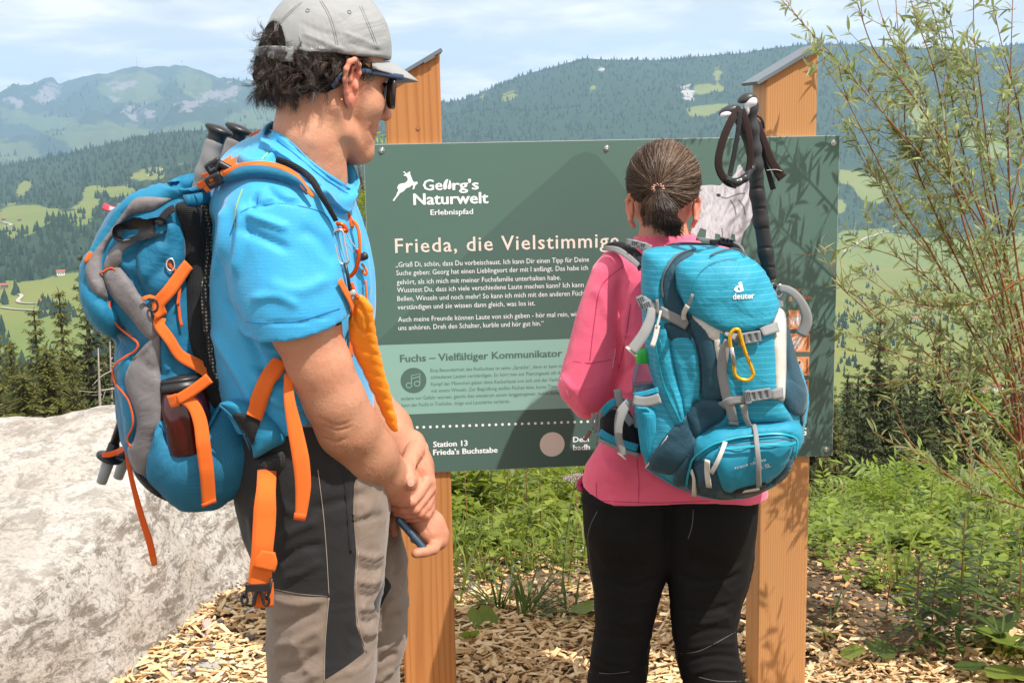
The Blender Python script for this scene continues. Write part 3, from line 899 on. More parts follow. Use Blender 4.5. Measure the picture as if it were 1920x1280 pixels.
# ---- wood chips and gravel
t = NT('wood_chip'); co = t.coord(); a = t.attr('tint')
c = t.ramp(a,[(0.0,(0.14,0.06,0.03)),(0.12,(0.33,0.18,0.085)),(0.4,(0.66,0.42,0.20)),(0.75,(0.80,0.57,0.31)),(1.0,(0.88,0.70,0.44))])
c = t.mix(t.math('MULTIPLY',t.noise(co,160,3),0.35),c,(0.34,0.2,0.09))
t.set(**{'Base Color': c,'Roughness': 0.75,'Specular IOR Level': 0.25}); M_CHIP = t.m
def chips(n,xr,yr,keep,lr=(0.018,0.062),layers=0.032):
 x = rng.uniform(xr[0],xr[1],n); y = rng.uniform(yr[0],yr[1],n); m = keep(x,y); x,y = x[m],y[m]; n = len(x)
 L = rng.uniform(lr[0],lr[1],n) * rng.choice([0.6,1,1.25],n); Wd = rng.uniform(0.008,0.024,n); H = rng.uniform(0.0015,0.004,n)
 tv = np.array([[-1,-.8,-1],[1,-.5,-1],[.9,.6,-1],[-.85,1,-1],[-.95,-.7,1],[.75,-.6,1],[1,.5,1],[-.8,.7,1]],float)
 Ft = [[0,3,2,1],[4,5,6,7],[0,1,5,4],[1,2,6,5],[2,3,7,6],[3,0,4,7]]
 R = rotz(rng.normal(0.2,.9,n)) @ roty(rng.normal(0,0.30,n)) @ rotx(rng.normal(0,0.35,n))
 R = R * np.stack([L / 2,Wd / 2,H / 2],1)[:,None,:]
 V,F = scatter(tv,Ft,R,np.stack([x,y,gz(x,y) + rng.uniform(0.0,layers,n)],1))
 V += rng.uniform(-1,1,V.shape) * 0.0016
 tint = np.repeat(np.clip(rng.normal(0.72,0.2,n) - (rng.rand(n) < 0.06) * 0.6,0,1),8)
 return V,F,tint
V,F,ti = chips(18000,(-1.5,2.1),(3.1,4.45),lambda x,y: (y < chip_edge(x) + rng.normal(0,.05,len(x))))
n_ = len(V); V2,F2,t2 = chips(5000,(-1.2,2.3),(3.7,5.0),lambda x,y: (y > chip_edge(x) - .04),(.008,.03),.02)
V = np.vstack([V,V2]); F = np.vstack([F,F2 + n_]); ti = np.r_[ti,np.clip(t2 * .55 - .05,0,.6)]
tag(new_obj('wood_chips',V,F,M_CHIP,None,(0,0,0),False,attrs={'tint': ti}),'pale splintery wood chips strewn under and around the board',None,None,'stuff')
t = NT('gravel_stone'); a = t.attr('tint'); co = t.coord()
c = t.ramp(a,[(0,(0.06,0.04,0.035)),(0.4,(0.17,0.12,0.095)),(0.75,(0.30,0.25,0.22)),(1,(0.55,0.48,0.42))])
t.set(**{'Base Color': c,'Roughness': 0.85}); M_GRAV = t.m
def stones(n,xr,yr,sz,keep,lift=0.0):
 x = rng.uniform(xr[0],xr[1],n); y = rng.uniform(yr[0],yr[1],n); m = keep(x,y); x,y = x[m],y[m]; n = len(x)
 s = rng.uniform(sz[0],sz[1],n) * rng.choice([.6,1,1.6],n,p=[.5,.4,.1])
 g = (1 + 5 ** .5) / 2
 iv = np.array([[-1,g,0],[1,g,0],[-1,-g,0],[1,-g,0],[0,-1,g],[0,1,g],[0,-1,-g],[0,1,-g],[g,0,-1],[g,0,1],[-g,0,-1],[-g,0,1]]) / 1.9
 iF = [[0,11,5],[0,5,1],[0,1,7],[0,7,10],[0,10,11],[1,5,9],[5,11,4],[11,10,2],[10,7,6],[7,1,8],[3,9,4],[3,4,2],[3,2,6],[3,6,8],[3,8,9],[4,9,5],[2,4,11],[6,2,10],[8,6,7],[9,8,1]]
 R = rotz(rng.uniform(0,6,n)) @ rotx(rng.normal(0,.4,n)) * (np.stack([s,s * rng.uniform(.5,.9,n),s * rng.uniform(.3,.6,n)],1))[:,None,:]
 V,F = scatter(iv,iF,R,np.stack([x,y,gz(x,y) + s * 0.15 + lift],1))
 V += rng.uniform(-1,1,V.shape) * np.repeat(s,12)[:,None] * 0.2
 return V,F,np.repeat(np.clip(rng.normal(.5,.28,n),0,1),12)
V,F,ti = stones(5000,(-1.4,2.6),(3.7,5.0),(0.004,0.012),lambda x,y: (y > chip_edge(x) - .05) | (x < -0.75) & (y > 3.9))
V2,F2,ti2 = stones(900,(-1.15,-0.55),(3.4,4.4),(0.005,0.014),lambda x,y: np.abs(x + 0.95 - (4.0 - y) * -0.05) < 0.13,0.02)
tag(new_obj('gravel',np.vstack([V,V2]),np.vstack([F,F2 + len(V)]),M_GRAV,None,(0,0,0),False,attrs={'tint': np.r_[ti,ti2]}),'grey and brown gravel between the chips and the greenery',None,None,'stuff')
# ---- the white boulder
def plane3(a,b,c,inside):
 n = np.cross(b - a,c - a); n /= np.linalg.norm(n)
 if (inside - a) @ n > 0: n = -n
 return n,n @ a
ins = np.array([-1.9,4.2,0.05])
PL = [plane3(P(0,752,4.9),P(240,752,4.8),P(150,1120,3.45),ins),
      plane3(P(245,960,3.95),ground_pt(415,1150),ground_pt(300,1275),ins),
      plane3(P(246,950,3.95),P(470,930,4.5),ground_pt(450,1130),ins),
      plane3(P(150,1120,3.45),P(40,1300,3.02),ground_pt(300,1290),ins),
      plane3(np.array([-3.5,4.95,0]),np.array([-0.5,4.85,0]),np.array([-3.5,4.9,1]),ins),
      plane3(np.array([-3.9,3,0]),np.array([-3.8,5,0]),np.array([-3.9,4,1]),ins),
      plane3(np.array([-3.9,2.4,0]),np.array([-1.0,2.5,0]),np.array([-3.9,2.45,1]),ins)]
def f_rock(p):
 r = None
 for n,d in PL:
  v = p @ n - d
  r = v if r is None else smax(r,v,0.13)
 return r + 0.035 * fbm(p,2.2,3,4) + 0.012 * fbm(p,9,3,9) + 0.004 * fbm(p * [1,1,1.0],34,2,2)
V,F = mesh_sdf(f_rock,(-4.1,2.2,-0.25),(-0.4,5.3,0.95),0.02)
t = NT('limestone'); co = t.coord(); co2 = t.coord(scale=(1,1,3.2),rot=(0.15,0.1,0.3))
c = t.mix(t.ramp(t.noise(co,3.2,9,0.72),[(0.36,0),(0.62,1)]),(0.69,0.61,0.525),(0.89,0.845,0.78))
st = t.ramp(t.noise(co2,7.5,12,0.78,0.5),[(0.50,0),(0.56,1)])
geo = t.n('ShaderNodeNewGeometry'); sx_ = t.n('ShaderNodeSeparateXYZ'); t.link(geo.outputs['Normal'],sx_.inputs[0])
side = t.ramp(sx_.outputs['Z'],[(0.55,1),(0.85,0.6)])
c = t.mix(t.math('MULTIPLY',t.math('MULTIPLY',st,side),0.8),c,(0.26,0.21,0.17))
sp = t.ramp(t.noise(co,55,6,0.8),[(0.50,0),(0.62,1)])
c = t.mix(t.math('MULTIPLY',t.math('MULTIPLY',sp,side),0.75),c,(0.22,0.17,0.13))
c = t.mix(t.ramp(t.noise(co,1.7,5,0.6),[(0.6,0),(0.75,0.35)]),c,(0.62,0.40,0.27))
t.set(**{'Base Color': c,'Roughness': 0.9,'Specular IOR Level': 0.2})
b = t.bump(t.noise(co,11,12,0.78),0.9,0.05); t.bump(t.noise(co,90,5,0.75),0.6,0.006,b); M_LIME = t.m
rock = solo('boulder',(V,F),M_LIME,'big whitish limestone boulder filling the lower left beside the chips','boulder')
ROCK_TREE = bvh((V,F))
def one_stone(px,py,sx,sy,sz,label,mat,seed,Y=None,lift=0.0):
 c = ground_pt(px,py) if Y is None else P(px,py,Y)
 c = c + [0,0,lift]
 R = euler(z=seed * 37,y=8)
 cuts = np.random.RandomState(seed).normal(0,1,(14,3)); cuts /= np.linalg.norm(cuts,axis=1,keepdims=True)
 def f(p):
  q = (p - c) @ R / np.array([sx,sy,sz]); r = np.max(q @ cuts.T,1)
  return (r - 0.82) * min(sx,sy,sz) + 0.004 * fbm(p,40,3,seed)
 V,F = mesh_sdf(f,c - 1.3 * max(sx,sy),c + 1.3 * max(sx,sy),0.005)
 return solo('stone',(V,F),mat,label,'stone','loose stones')
M_ST1 = simple('grey_stone',(0.36,0.33,0.29),0.85,var=.2,vs=30,bump=.5,bs=90,bd=.004)
M_ST2 = simple('pink_stone',(0.45,0.33,0.29),0.85,var=.2,vs=30,bump=.5,bs=90,bd=.004)
M_ST3 = simple('dark_stone',(0.16,0.09,0.06),0.85,var=.2,vs=30)
one_stone(472,1152,.048,.04,.03,'grey angular stone at the foot of the boulder beside the hanging buckle',M_ST1,2)
one_stone(392,1184,.04,.03,.018,'pinkish flat stone lying against the boulder foot',M_ST2,3)
one_stone(395,1248,.05,.035,.016,'pale beige stone half sunk in the wood chips near the boulder',M_ST1,5)
one_stone(1480,1110,.045,.03,.03,'grey rock on the gravel just right of the right post',M_ST1,8)
one_stone(1662,1150,.05,.03,.03,'light grey rock among gravel and green shoots',M_ST1,12)
one_stone(890,1100,.13,.06,.035,'long pale flat stone behind the left post',M_LIME,6,4.55)
one_stone(1092,1060,.10,.06,.06,'whitish rock standing beside the left knee of the woman',M_LIME,7,4.75)
for (x,y,s,n_) in ((47,753,.014,1),(275,1120,.008,2),(273,1215,.005,3)): pass
h_ = ROCK_TREE.ray_cast(Vector(CAM),Vector(rays(47,756)).normalized())
if h_[0]: solo('pebble',cubemesh(np.array(h_[0]) + [0,0,.008],(.022,.015,.01),euler(z=25,x=10)),M_ST3,'small brown pebble on top of the boulder','pebble',sm=False)
# =================================================================== INFORMATION BOARD
YAW = rad(5.2)
SU = np.array([math.cos(YAW),math.sin(YAW),0.0]); SN = np.array([math.sin(YAW),-math.cos(YAW),0.0])
S0 = np.array([0,3.4,0.0]); SZ = np.array([0,0,1.0])
def sp(px,py):
 r = rays(px,py); t_ = ((S0 - CAM) @ SN) / (r @ SN); w = CAM + r * np.asarray(t_)[...,None]
 return (w - S0) @ SU,w[...,2]
def sw(x,z,out=0.0): return S0 + SU * x + SZ * z + SN * out
def spoly(pts):
 q = np.array(pts,float); x,z = sp(q[:,0],q[:,1]); return np.stack([x,z],1)
def wood(name,a,b,seed=0.0,sc=1.0):
 t = NT(name); co = t.coord(scale=(1,1,0.055),loc=(seed,seed * .7,0))
 n = t.noise(co,9,5,0.6,1.4)
 co2 = t.coord(scale=(1,1,0.02),loc=(seed,0,seed))
 w = t.n('ShaderNodeTexWave'); w.wave_type = 'BANDS'; w.bands_direction = 'X'; w.inputs['Scale'].default_value = 15 * sc
 w.inputs['Distortion'].default_value = 16.0 / sc; w.inputs['Detail'].default_value = 3.0; w.inputs['Detail Scale'].default_value = 0.6; t.link(co,w.inputs[0])
 f = t.noise(co2,320,3,0.6)
 c = t.mix(t.ramp(w.outputs['Fac'],[(0.0,0),(0.7,0.2),(1,.75)]),a,b)
 c = t.mix(t.math('MULTIPLY',n,0.45),c,tuple(x * 0.86 for x in b))
 c = t.mix(t.math('MULTIPLY',f,0.55),c,tuple(x * 0.7 for x in a))
 t.set(**{'Base Color': c,'Roughness': 0.6,'Specular IOR Level': 0.35})
 t.bump(t.math('ADD',w.outputs['Fac'],f),0.25,0.0012); return t.m
M_WOODL = wood('larch_left',(0.58,0.25,0.08),(0.38,0.125,0.035),0.3)
M_WOODR = wood('larch_right',(0.62,0.315,0.125),(0.47,0.205,0.07),1.9,3.2)
M_CAPM = simple('slate_metal',(0.20,0.23,0.26),0.38,metal=0.55,var=.15,vs=30)
M_KNOT = simple('knot',(0.22,0.08,0.03),0.6)
def post(x0,x1,zlow,zhigh,mat,label,knots):
 D = 0.126; off = -0.006
 T = Thing('board_post',label,'post',sw((x0 + x1) / 2,0,off - D / 2),'larch posts carrying the board')
 b = 0.004
 prof = [(x0,off),(x1,off),(x1,off - D),(x0,off - D)]
 ring = [(x0 + b,off),(x1 - b,off),(x1,off - b),(x1,off - D + b),(x1 - b,off - D),(x0 + b,off - D),(x0,off - D + b),(x0,off - b)]
 zt = lambda x: zlow + (zhigh - zlow) * (x - x0) / (x1 - x0)
 V = [sw(x,-0.3,o) for x,o in ring] + [sw(x,zt(x),o) for x,o in ring]
 F = [[i,(i + 1) % 8,8 + (i + 1) % 8,8 + i] for i in range(8)] + [list(range(8,16)),list(range(8))[::-1]]
 T.part('beam',(np.array(V),F),mat,angle=30)
 sl = (zhigh - zlow) / (x1 - x0); L = math.hypot(1,sl)
 e0,e1 = x0 - 0.022,x1 + 0.008
 V = []
 for x in (e0,e1):
  for o in (off + 0.014,off - D - 0.014):
   for k in (0.001,0.010):
    V.append(sw(x - k * sl / L,zt(x) + k / L,o))
 V = np.array(V)
 T.part('cap_plate',(V,[[0,1,3,2],[4,6,7,5],[0,4,5,1],[2,3,7,6],[0,2,6,4],[1,5,7,3]]),M_CAPM,sm=False)
 xm = x1 - 0.028
 T.part('cap_clip',cubemesh(sw(xm,zt(xm) + 0.002,off + 0.010),(0.016,0.005,0.004),euler(y=-29,z=5)),M_CAPM,sm=False)
 for kx,kz,r in knots:
  T.part('knot',lathe([(0,r),(0.0008,r * .96),(0.0009,0.0001)],sw(kx,kz,off - .0002),sw(kx,kz,off + 1),14,False),mat)
  T.part('knot',torus(sw(kx,kz,off + .0004),r,r * .14,np.stack([SU,SZ,SN],1),18,5),M_KNOT)
 return T
post(-0.317,-0.173,1.727,1.808,M_WOODL,'reddish larch post with slanted cap carrying the left end of the board',[(-0.235,1.617,.005)])
post(0.687,0.829,1.728,1.808,M_WOODR,'larch post under the right end of the board, streaked with willow shadows',[])
BX0,BX1,BZ0,BZ1 = -0.377,0.890,0.700,1.580
BOARD = Thing('information_board','large green information board on two larch posts','information board',sw((BX0 + BX1) / 2,BZ0,0.004))
def boardmat(name,col,rough=0.42):
 t = NT(name); co = t.coord()
 c = t.mix(t.noise(co,6,6,0.6),tuple(x * .96 for x in col),tuple(x * 1.04 for x in col))
 g = t.n('ShaderNodeTexWave'); g.inputs['Scale'].default_value = 55; g.bands_direction = 'X'; t.link(co,g.inputs[0])
 g2 = t.n('ShaderNodeTexWave'); g2.inputs['Scale'].default_value = 55; g2.bands_direction = 'Z'; t.link(co,g2.inputs[0])
 c = t.mix(t.math('MULTIPLY',t.math('ADD',g.outputs['Fac'],g2.outputs['Fac']),0.03),c,(0,0,0))
 t.set(**{'Base Color': c,'Roughness': rough,'Specular IOR Level': 0.4}); return t.m
GREEN = (0.095,0.175,0.142); GREEN_D = (0.081,0.143,0.120)
M_GREEN = boardmat('board_green',GREEN); M_GREEND = boardmat('board_green_dark',GREEN_D); M_MINT = boardmat('board_mint',(0.27,0.46,0.395))
M_WHITEP = simple('white_print',(0.86,0.87,0.88),0.5,var=0.01); M_CREAM = simple('cream_print',(0.80,0.69,0.60),0.5,var=0.01)
M_GREYP = simple('soft_green_print',(0.085,0.155,0.13),0.5,var=0.01); M_ORP = simple('orange_print',(0.72,0.30,0.13),0.5,var=0.02)
M_ORPL = simple('pale_orange_print',(0.82,0.52,0.36),0.5,var=0.02); M_BRP = simple('brown_print',(0.30,0.13,0.07),0.5)
M_EDGE = simple('board_edge',(0.45,0.48,0.47),0.4)
xm_,zm_ = (BX0 + BX1) / 2,(BZ0 + BZ1) / 2
R_ = np.stack([SU,SN,SZ],1)
BOARD.part('panel',cubemesh(sw(xm_,zm_,-0.001),((BX1 - BX0) / 2,0.004,(BZ1 - BZ0) / 2),R_),M_EDGE,sm=False)
def flat(name,poly,out,mat,label=None):
 """printed area: metres on the board, as a thin film"""
 BOARD.part(name,prism(poly,sw(0,0,0.003 + (out - 0.003) * 0.45),SU,SZ,0.00012,SN),mat,sm=False,label=label)
flat('face_print',[(BX0 + .001,BZ0 + .001),(BX1 - .001,BZ0 + .001),(BX1 - .001,BZ1 - .0015),(BX0 + .001,BZ1 - .0015)],0.0036,M_GREEN)
hill = spoly([(696,650),(760,590),(860,490),(960,395),(1040,325),(1075,293),(1098,284),(1118,290),(1150,325),(1200,395),(1260,470),(1340,540),(1420,575),(1500,600),(1563,620)])
hill = np.vstack([[BX0 + .001,BZ0 + .001],[BX0 + .001,hill[0,1]],hill[1:-1],[BX1 - .001,hill[-1,1]],[BX1 - .001,BZ0 + .001]])
flat('mountain_print',hill,0.0042,M_GREEND)
zt_,zb_ = sp(820,643)[1],sp(1000,767)[1]
mint_x1 = sp(1240,700)[0]
flat('mint_band',[(BX0 + .001,zb_),(mint_x1,zb_),(mint_x1,zt_),(BX0 + .001,zt_)],0.0048,M_MINT)
def text_mesh(s,bold=0.0,space=1.0,res=2):
 cu = bpy.data.curves.new('t','FONT'); cu.body = s; cu.size = 1.0; cu.space_character = space; cu.resolution_u = res; cu.fill_mode = 'BOTH'
 ob = bpy.data.objects.new('t',cu); COL.objects.link(ob)
 bpy.context.view_layer.update()
 me = ob.evaluated_get(bpy.context.evaluated_depsgraph_get()).to_mesh()
 V = np.array([v.co[:] for v in me.vertices]); F = [list(p.vertices) for p in me.polygons]
 bpy.data.objects.remove(ob); bpy.data.curves.remove(cu)
 V[:,2] = 0
 if bold > 0.008:
  VV,FF = V,F
  for k,(dx,dy) in enumerate([(-bold,0),(bold,0),(0,bold * .6),(0,-bold * .6),(bold * .7,bold * .4),(-bold * .7,-bold * .4)]):
   VV,FF = join((VV,FF),(V + [dx,dy,0.00002 * (k + 1)],F))
  return VV,FF
 return V,F
def board_text(s,p0,p1,cap,mat,bold=0.0,out=0.0054,space=1.0,italic=0.0):
 """a line of print from picture point p0 (baseline start) to p1 (baseline end), capital height in picture units"""
 x0,z0 = sp(*p0); x1,_ = sp(*p1)
 V,F = text_mesh(s,bold,space)
 w = V[:,0].max() - V[:,0].min()
 hs = cap * SCL(p0[0],p0[1],3.4) / 0.70
 X = (V[:,0] - V[:,0].min()) * (x1 - x0) / w + x0 + italic * V[:,1] * hs; Z = V[:,1] * hs + z0
 W_ = S0 + X[:,None] * SU + Z[:,None] * SZ + SN * (0.003 + (out - 0.003) * 0.5) + V[:,2:3] * SN
 BOARD.part('lettering',(W_,F),mat,sm=False)
board_text("Ge",(793,357),(830,356),20,M_WHITEP,.025); board_text("rg's",(848,356),(898,355),19,M_WHITEP,.03)
for pts in ([(832,355),(831,346),(835,338),(840,336),(838,346),(837,354)],[(843,337),(846,344),(846,352),(842,355),(839,352),(841,345)]):
 flat('hoof_print',spline(spoly(pts),4,True),0.0054,M_WHITEP)
board_text("Naturwelt",(775,384),(916,382),21,M_WHITEP,.03)
board_text("Erlebnispfad",(807,403),(887,402),10,M_WHITEP,.02)
zz = lambda pts,ox=680,oy=240,k=3.047: [(ox + a / k,oy + b / k) for a,b in pts]
flat('leaping_chamois_emblem',spoly(zz([(228,251),(240,248),(249,261),(262,252),(272,248),(271,262),(276,275),(283,292),(291,309),(311,306),(315,316),(300,330),(294,350),(284,350),(290,330),(281,327),(268,338),(250,344),(233,362),(213,372),(203,387),(188,404),(182,416),(171,416),(179,401),(191,386),(196,370),(204,356),(197,341),(203,326),(215,318),(244,313),(257,299),(256,286),(248,275),(237,274),(233,268),(244,264),(238,256)])),0.0054,M_WHITEP)
board_text("Frieda, die Vielstimmige",(741,474),(1160,464),27,M_CREAM,.012,space=1.12)
body = [("\u201eGriaß Di, schön, dass Du vorbeischaust. Ich kann Dir einen Tipp für Deine",742,500.5,1104,491.5),
  ("Suche geben: Georg hat einen Lieblingsort der mit I anfängt. Das habe ich",743,516,1102,507),
  ("gehört, als ich mich mit meiner Fuchsfamilie unterhalten habe.",744,533,1051,524),
  ("Wusstest Du, dass ich viele verschiedene Laute machen kann? Ich kann",744.5,548,1094,539),
  ("Bellen, Winseln und noch mehr! So kann ich mich mit den anderen Füchsen",745,564,1110,555),
  ("verständigen und sie wissen dann gleich, was los ist.",745.5,580,1003,572),
  ("Auch meine Freunde können Laute von sich geben - hör mal rein, wie",746.5,603,1086,594),
  ("uns anhören. Dreh den Schalter, kurble und hör gut hin.\u201c",747,618.5,1019,611)]
for s,a,b,c,d in body: board_text(s,(a,b),(c,d),9.4,M_WHITEP,.004)
board_text("Fuchs \u2013 Vielfältiger Kommunikator",(750,678),(1054,668),13.5,M_GREYP,.03)
small = [("Eine Besonderheit des Rotfuchses ist seine \u201eSprache\u201c, denn er kann sich",807,697,1060,689),
         ("schiedenen Lauten verständigen. So hört man zur Paarungszeit oft das",808,709.5,1056,701.5),
         ("Kampf der Männchen geben diese Keckerlaute von sich und der Verlierer",808,722.5,1060,714),
         ("mit einem Winseln. Zur Begrüßung stoßen Füchse leise, kurze Töne aus",809,735,1058,726),
         ("andere vor Gefahr warnen, gleicht dies wiederum einem langgezogenen, lauten Bellen",752,749.5,1052,740),
         ("kann der Fuchs in Tonhöhe, -folge und Lautstärke variieren.",753,762,956,755)]
for s,a,b,c,d in small: board_text(s,(a,b),(c,d),6.8,M_GREYP,0.0)
board_text("Station 13",(812,837),(877,835),10.5,M_WHITEP,.035)
board_text("Frieda's Buchstabe",(812,852),(933,848),10.5,M_WHITEP,.035)
board_text("Dein",(1074,828),(1104,827),10.5,M_WHITEP,.035); board_text("badh",(1074,843),(1106,842),10.5,M_WHITEP,.035)
board_text("Schalter,",(1452,548),(1504,547),9,M_ORP,.004); board_text("gut hin.",(1478,562),(1524,561),9,M_ORP,.004)
board_text("G",(1501,815),(1511,815),15,M_WHITEP,.04)
def disc(px,py,r_px,out,mat,name='disc_print',n=30):
 x,z = sp(px,py); r = r_px * SCL(px,py,3.4)
 a = np.linspace(0,2 * math.pi,n,endpoint=False)
 flat(name,np.stack([x + r * np.cos(a),z + r * np.sin(a)],1),out,mat)
disc(775.3,712.5,24,0.0054,M_GREYP); disc(1035,832,23.5,0.0054,M_CREAM); disc(780,842,23.5,0.0054,M_CREAM)
def line_print(pts,w_px,mat,out=0.006,closed=False,name='line_print'):
 q = spoly(pts); w = w_px * SCL(pts[0][0],pts[0][1],3.4)
 p = [sw(a,b,0.003 + (out - 0.003) * 0.5) for a,b in q]
 BOARD.part(name,strip(np.array(p),SN,w,0.0002),mat,sm=False)
for c_ in ((766.8,721.5),(782,718.5)):
 an = np.linspace(0,2 * math.pi,16); line_print([(c_[0] + 5.2 * math.cos(a),c_[1] + 4.6 * math.sin(a)) for a in an],1.7,M_MINT,name='note_head')
line_print([(771.8,721),(771,703.5),(787,699.8),(787.2,718)],1.7,M_MINT,name='note_stem'); line_print([(771.5,709),(787,705)],1.6,M_MINT,name='note_beam')
for k in range(58):
 px = 770 + k * 12.28; py = 800.2 + (px - 780) * -0.0335
 if px < 1500: disc(px,py,2.6,0.0054,M_WHITEP,'dot_print',12)
t = NT('fox_print'); co = t.coord(scale=(1,1,0.45),rot=(0,0.4,0))
c = t.mix(t.ramp(t.noise(co,95,6,0.7,0.8),[(0.35,0),(0.62,1)]),(0.30,0.30,0.33),(0.68,0.68,0.72))
c = t.mix(t.ramp(t.noise(t.coord(),16,3),[(0.3,0),(0.6,0.5)]),c,(0.72,0.72,0.75)); t.set(**{'Base Color': c,'Roughness': 0.5}); M_FOX = t.m
zf = lambda pts: [(1040 + a / 3.2,240 + b / 3.2) for a,b in pts]
flat('fox_print',spoly(zf([(800,372),(850,352),(885,345),(940,341),(990,346),(1005,330),(1030,322),(1058,300),(1085,268),(1096,230),(1112,218),(1126,246),(1142,268),(1158,300),(1168,345),(1180,420),(1190,510),(1168,575),(1132,625),(1112,700),(1086,706),(1078,640),(1060,635),(1052,680),(1000,676),(990,640),(962,632),(956,680),(902,665),(908,612),(872,598),(850,645),(812,640),(822,590),(850,540),(850,470),(800,440)])),0.0054,M_FOX)
M_DK = simple('dark_print',(0.05,0.05,0.06),0.5); M_MID = simple('grey_print',(0.24,0.24,0.27),0.5)
flat('fox_nose_print',spoly(zf([(966,398),(980,392),(994,398),(994,408),(982,414),(970,410)])),0.0058,M_DK)
for q in ([(995,412),(1030,420),(1065,408),(1100,395),(1140,392)],[(1050,430),(1075,470),(1085,520)],[(1100,430),(1130,470),(1140,520)],[(1000,600),(1005,640),(1000,670)]):
 line_print(zf(spline(q,5)),2.6,M_MID,0.0058,name='fox_fur_print')
for k,(y0,y1) in enumerate([(581,617),(625,659),(668,703),(711,744)]):
 x0,x1 = 1478 - k * 1.0,1519 - k * 1.2
 flat('tile_print',spoly([(x0,y1),(x1,y1),(x1,y0),(x0,y0)]),0.0054,M_ORP)
 disc(x0 + 16,(y0 + y1) / 2 + 1,14.5,0.0058,M_ORPL,'tile_disc_print')
 V,F = text_mesh(["Rothirsch","Gams","Auerhahn","Murmel"][k],.02)
 xa,za = sp(x1 - 3,y1 - 3); hs = 5 * SCL(x1,y1,3.4) / .7; L_ = 29 * SCL(x1,y1,3.4); wv = V[:,0].max()
 BOARD.part('lettering',(S0 + (xa - V[:,1] * hs)[:,None] * SU + (za + V[:,0] * L_ / wv)[:,None] * SZ + SN * .0047,F),M_BRP,sm=False)
 cx,cy = x0 + 16,(y0 + y1) / 2
 an = [(cx - 9,cy - 4),(cx + 2,cy - 4),(cx + 5,cy - 10),(cx + 9,cy - 8),(cx + 6,cy - 3),(cx + 5,cy + 2),(cx + 4,cy + 9),(cx + 2,cy + 9),(cx + 1,cy + 2),(cx - 5,cy + 2),(cx - 6,cy + 9),(cx - 8,cy + 9),(cx - 9,cy + 2)]
 flat('animal_print',spoly(an),0.0062,M_WHITEP if k != 2 else M_DK)
M_STEEL = simple('steel',(0.62,0.60,0.57),0.28,metal=1.0,var=.05)
for px,py in ((1137,278),(1562,268),(1548,841),(716,282)):
 x,z = sp(px,py)
 T = Thing('screw',{1137: 'small round steel screw at the middle of the top edge of the board',1562: 'steel screw in the upper right corner of the board',1548: 'steel screw in the lower right corner of the board',716: 'steel screw in the upper left corner of the board'}[px],'screw',sw(x,z,.004),'screws holding the board')
 T.part('washer',lathe([(0,.0075),(.0012,.0075),(.0012,.0068)],sw(x,z,.0042),sw(x,z,1),20),M_STEEL)
 T.part('screw_head',lathe([(0,.0052),(.0018,.005),(.0032,.0034),(.0036,.0012),(.0028,.001)],sw(x,z,.0052),sw(x,z,1),20),M_STEEL)
# =================================================================== MAN
def skin(name,col,red,seed=0):
 t = NT(name); co = t.coord(loc=(seed,0,0))
 c = t.mix(t.ramp(t.noise(co,22,6,0.65),[(0.35,0),(0.68,1)]),col,red)
 c = t.mix(t.ramp(t.noise(co,420,3,0.7),[(0.55,0),(0.75,0.35)]),c,tuple(x * 0.66 for x in col))
 c = t.mix(t.ramp(t.noise(co,90,4,0.7),[(0.6,0),(0.8,0.25)]),c,(red[0] * .8,red[1] * .6,red[2] * .55))
 c = t.mix(t.attr('red'),c,(0.70,0.23,0.15)); c = t.mix(t.attr('tan'),c,(0.36,0.165,0.085))
 t.set(**{'Base Color': c,'Roughness': 0.52,'Specular IOR Level': 0.4,'Subsurface Weight': 0.12,'Subsurface Radius': (0.012,0.004,0.002),'Subsurface Scale': 0.5})
 b = t.bump(t.noise(co,260,5,0.7),0.5,0.0014); t.bump(t.noise(co,48,4,0.65),0.3,0.004,b); return t.m
M_SKIN = skin('man_skin',(0.57,0.30,0.18),(0.54,0.23,0.135))
M_EARR = simple('man_ear_skin',(0.72,0.25,0.17),0.5,var=.12,vs=60)
M_NAIL = simple('nail',(0.78,0.45,0.35),0.35)
HO = P(603,165,2.01)
hyaw = rad(34)
Hf = np.array([math.cos(hyaw),math.sin(hyaw),-0.12]); Hf /= np.linalg.norm(Hf)
Hl = np.cross([0,0,1.0],Hf); Hl /= np.linalg.norm(Hl); Hu = np.cross(Hf,Hl)
HR = np.stack([Hf,Hl,Hu],1)
def hl(f,l,u): return HO + Hf * f + Hl * l + Hu * u
def lchain(p,pts,k=.01,fy=1.0):
 return chain(p,[tuple(hl(*q[:3])) + (q[3],) for q in pts],k,fy)
def pch(pts):
 """rows px, py, Y, r(metres) -> world rows"""
 return [tuple(P(a,b,c)) + (r,) for a,b,c,r in pts]
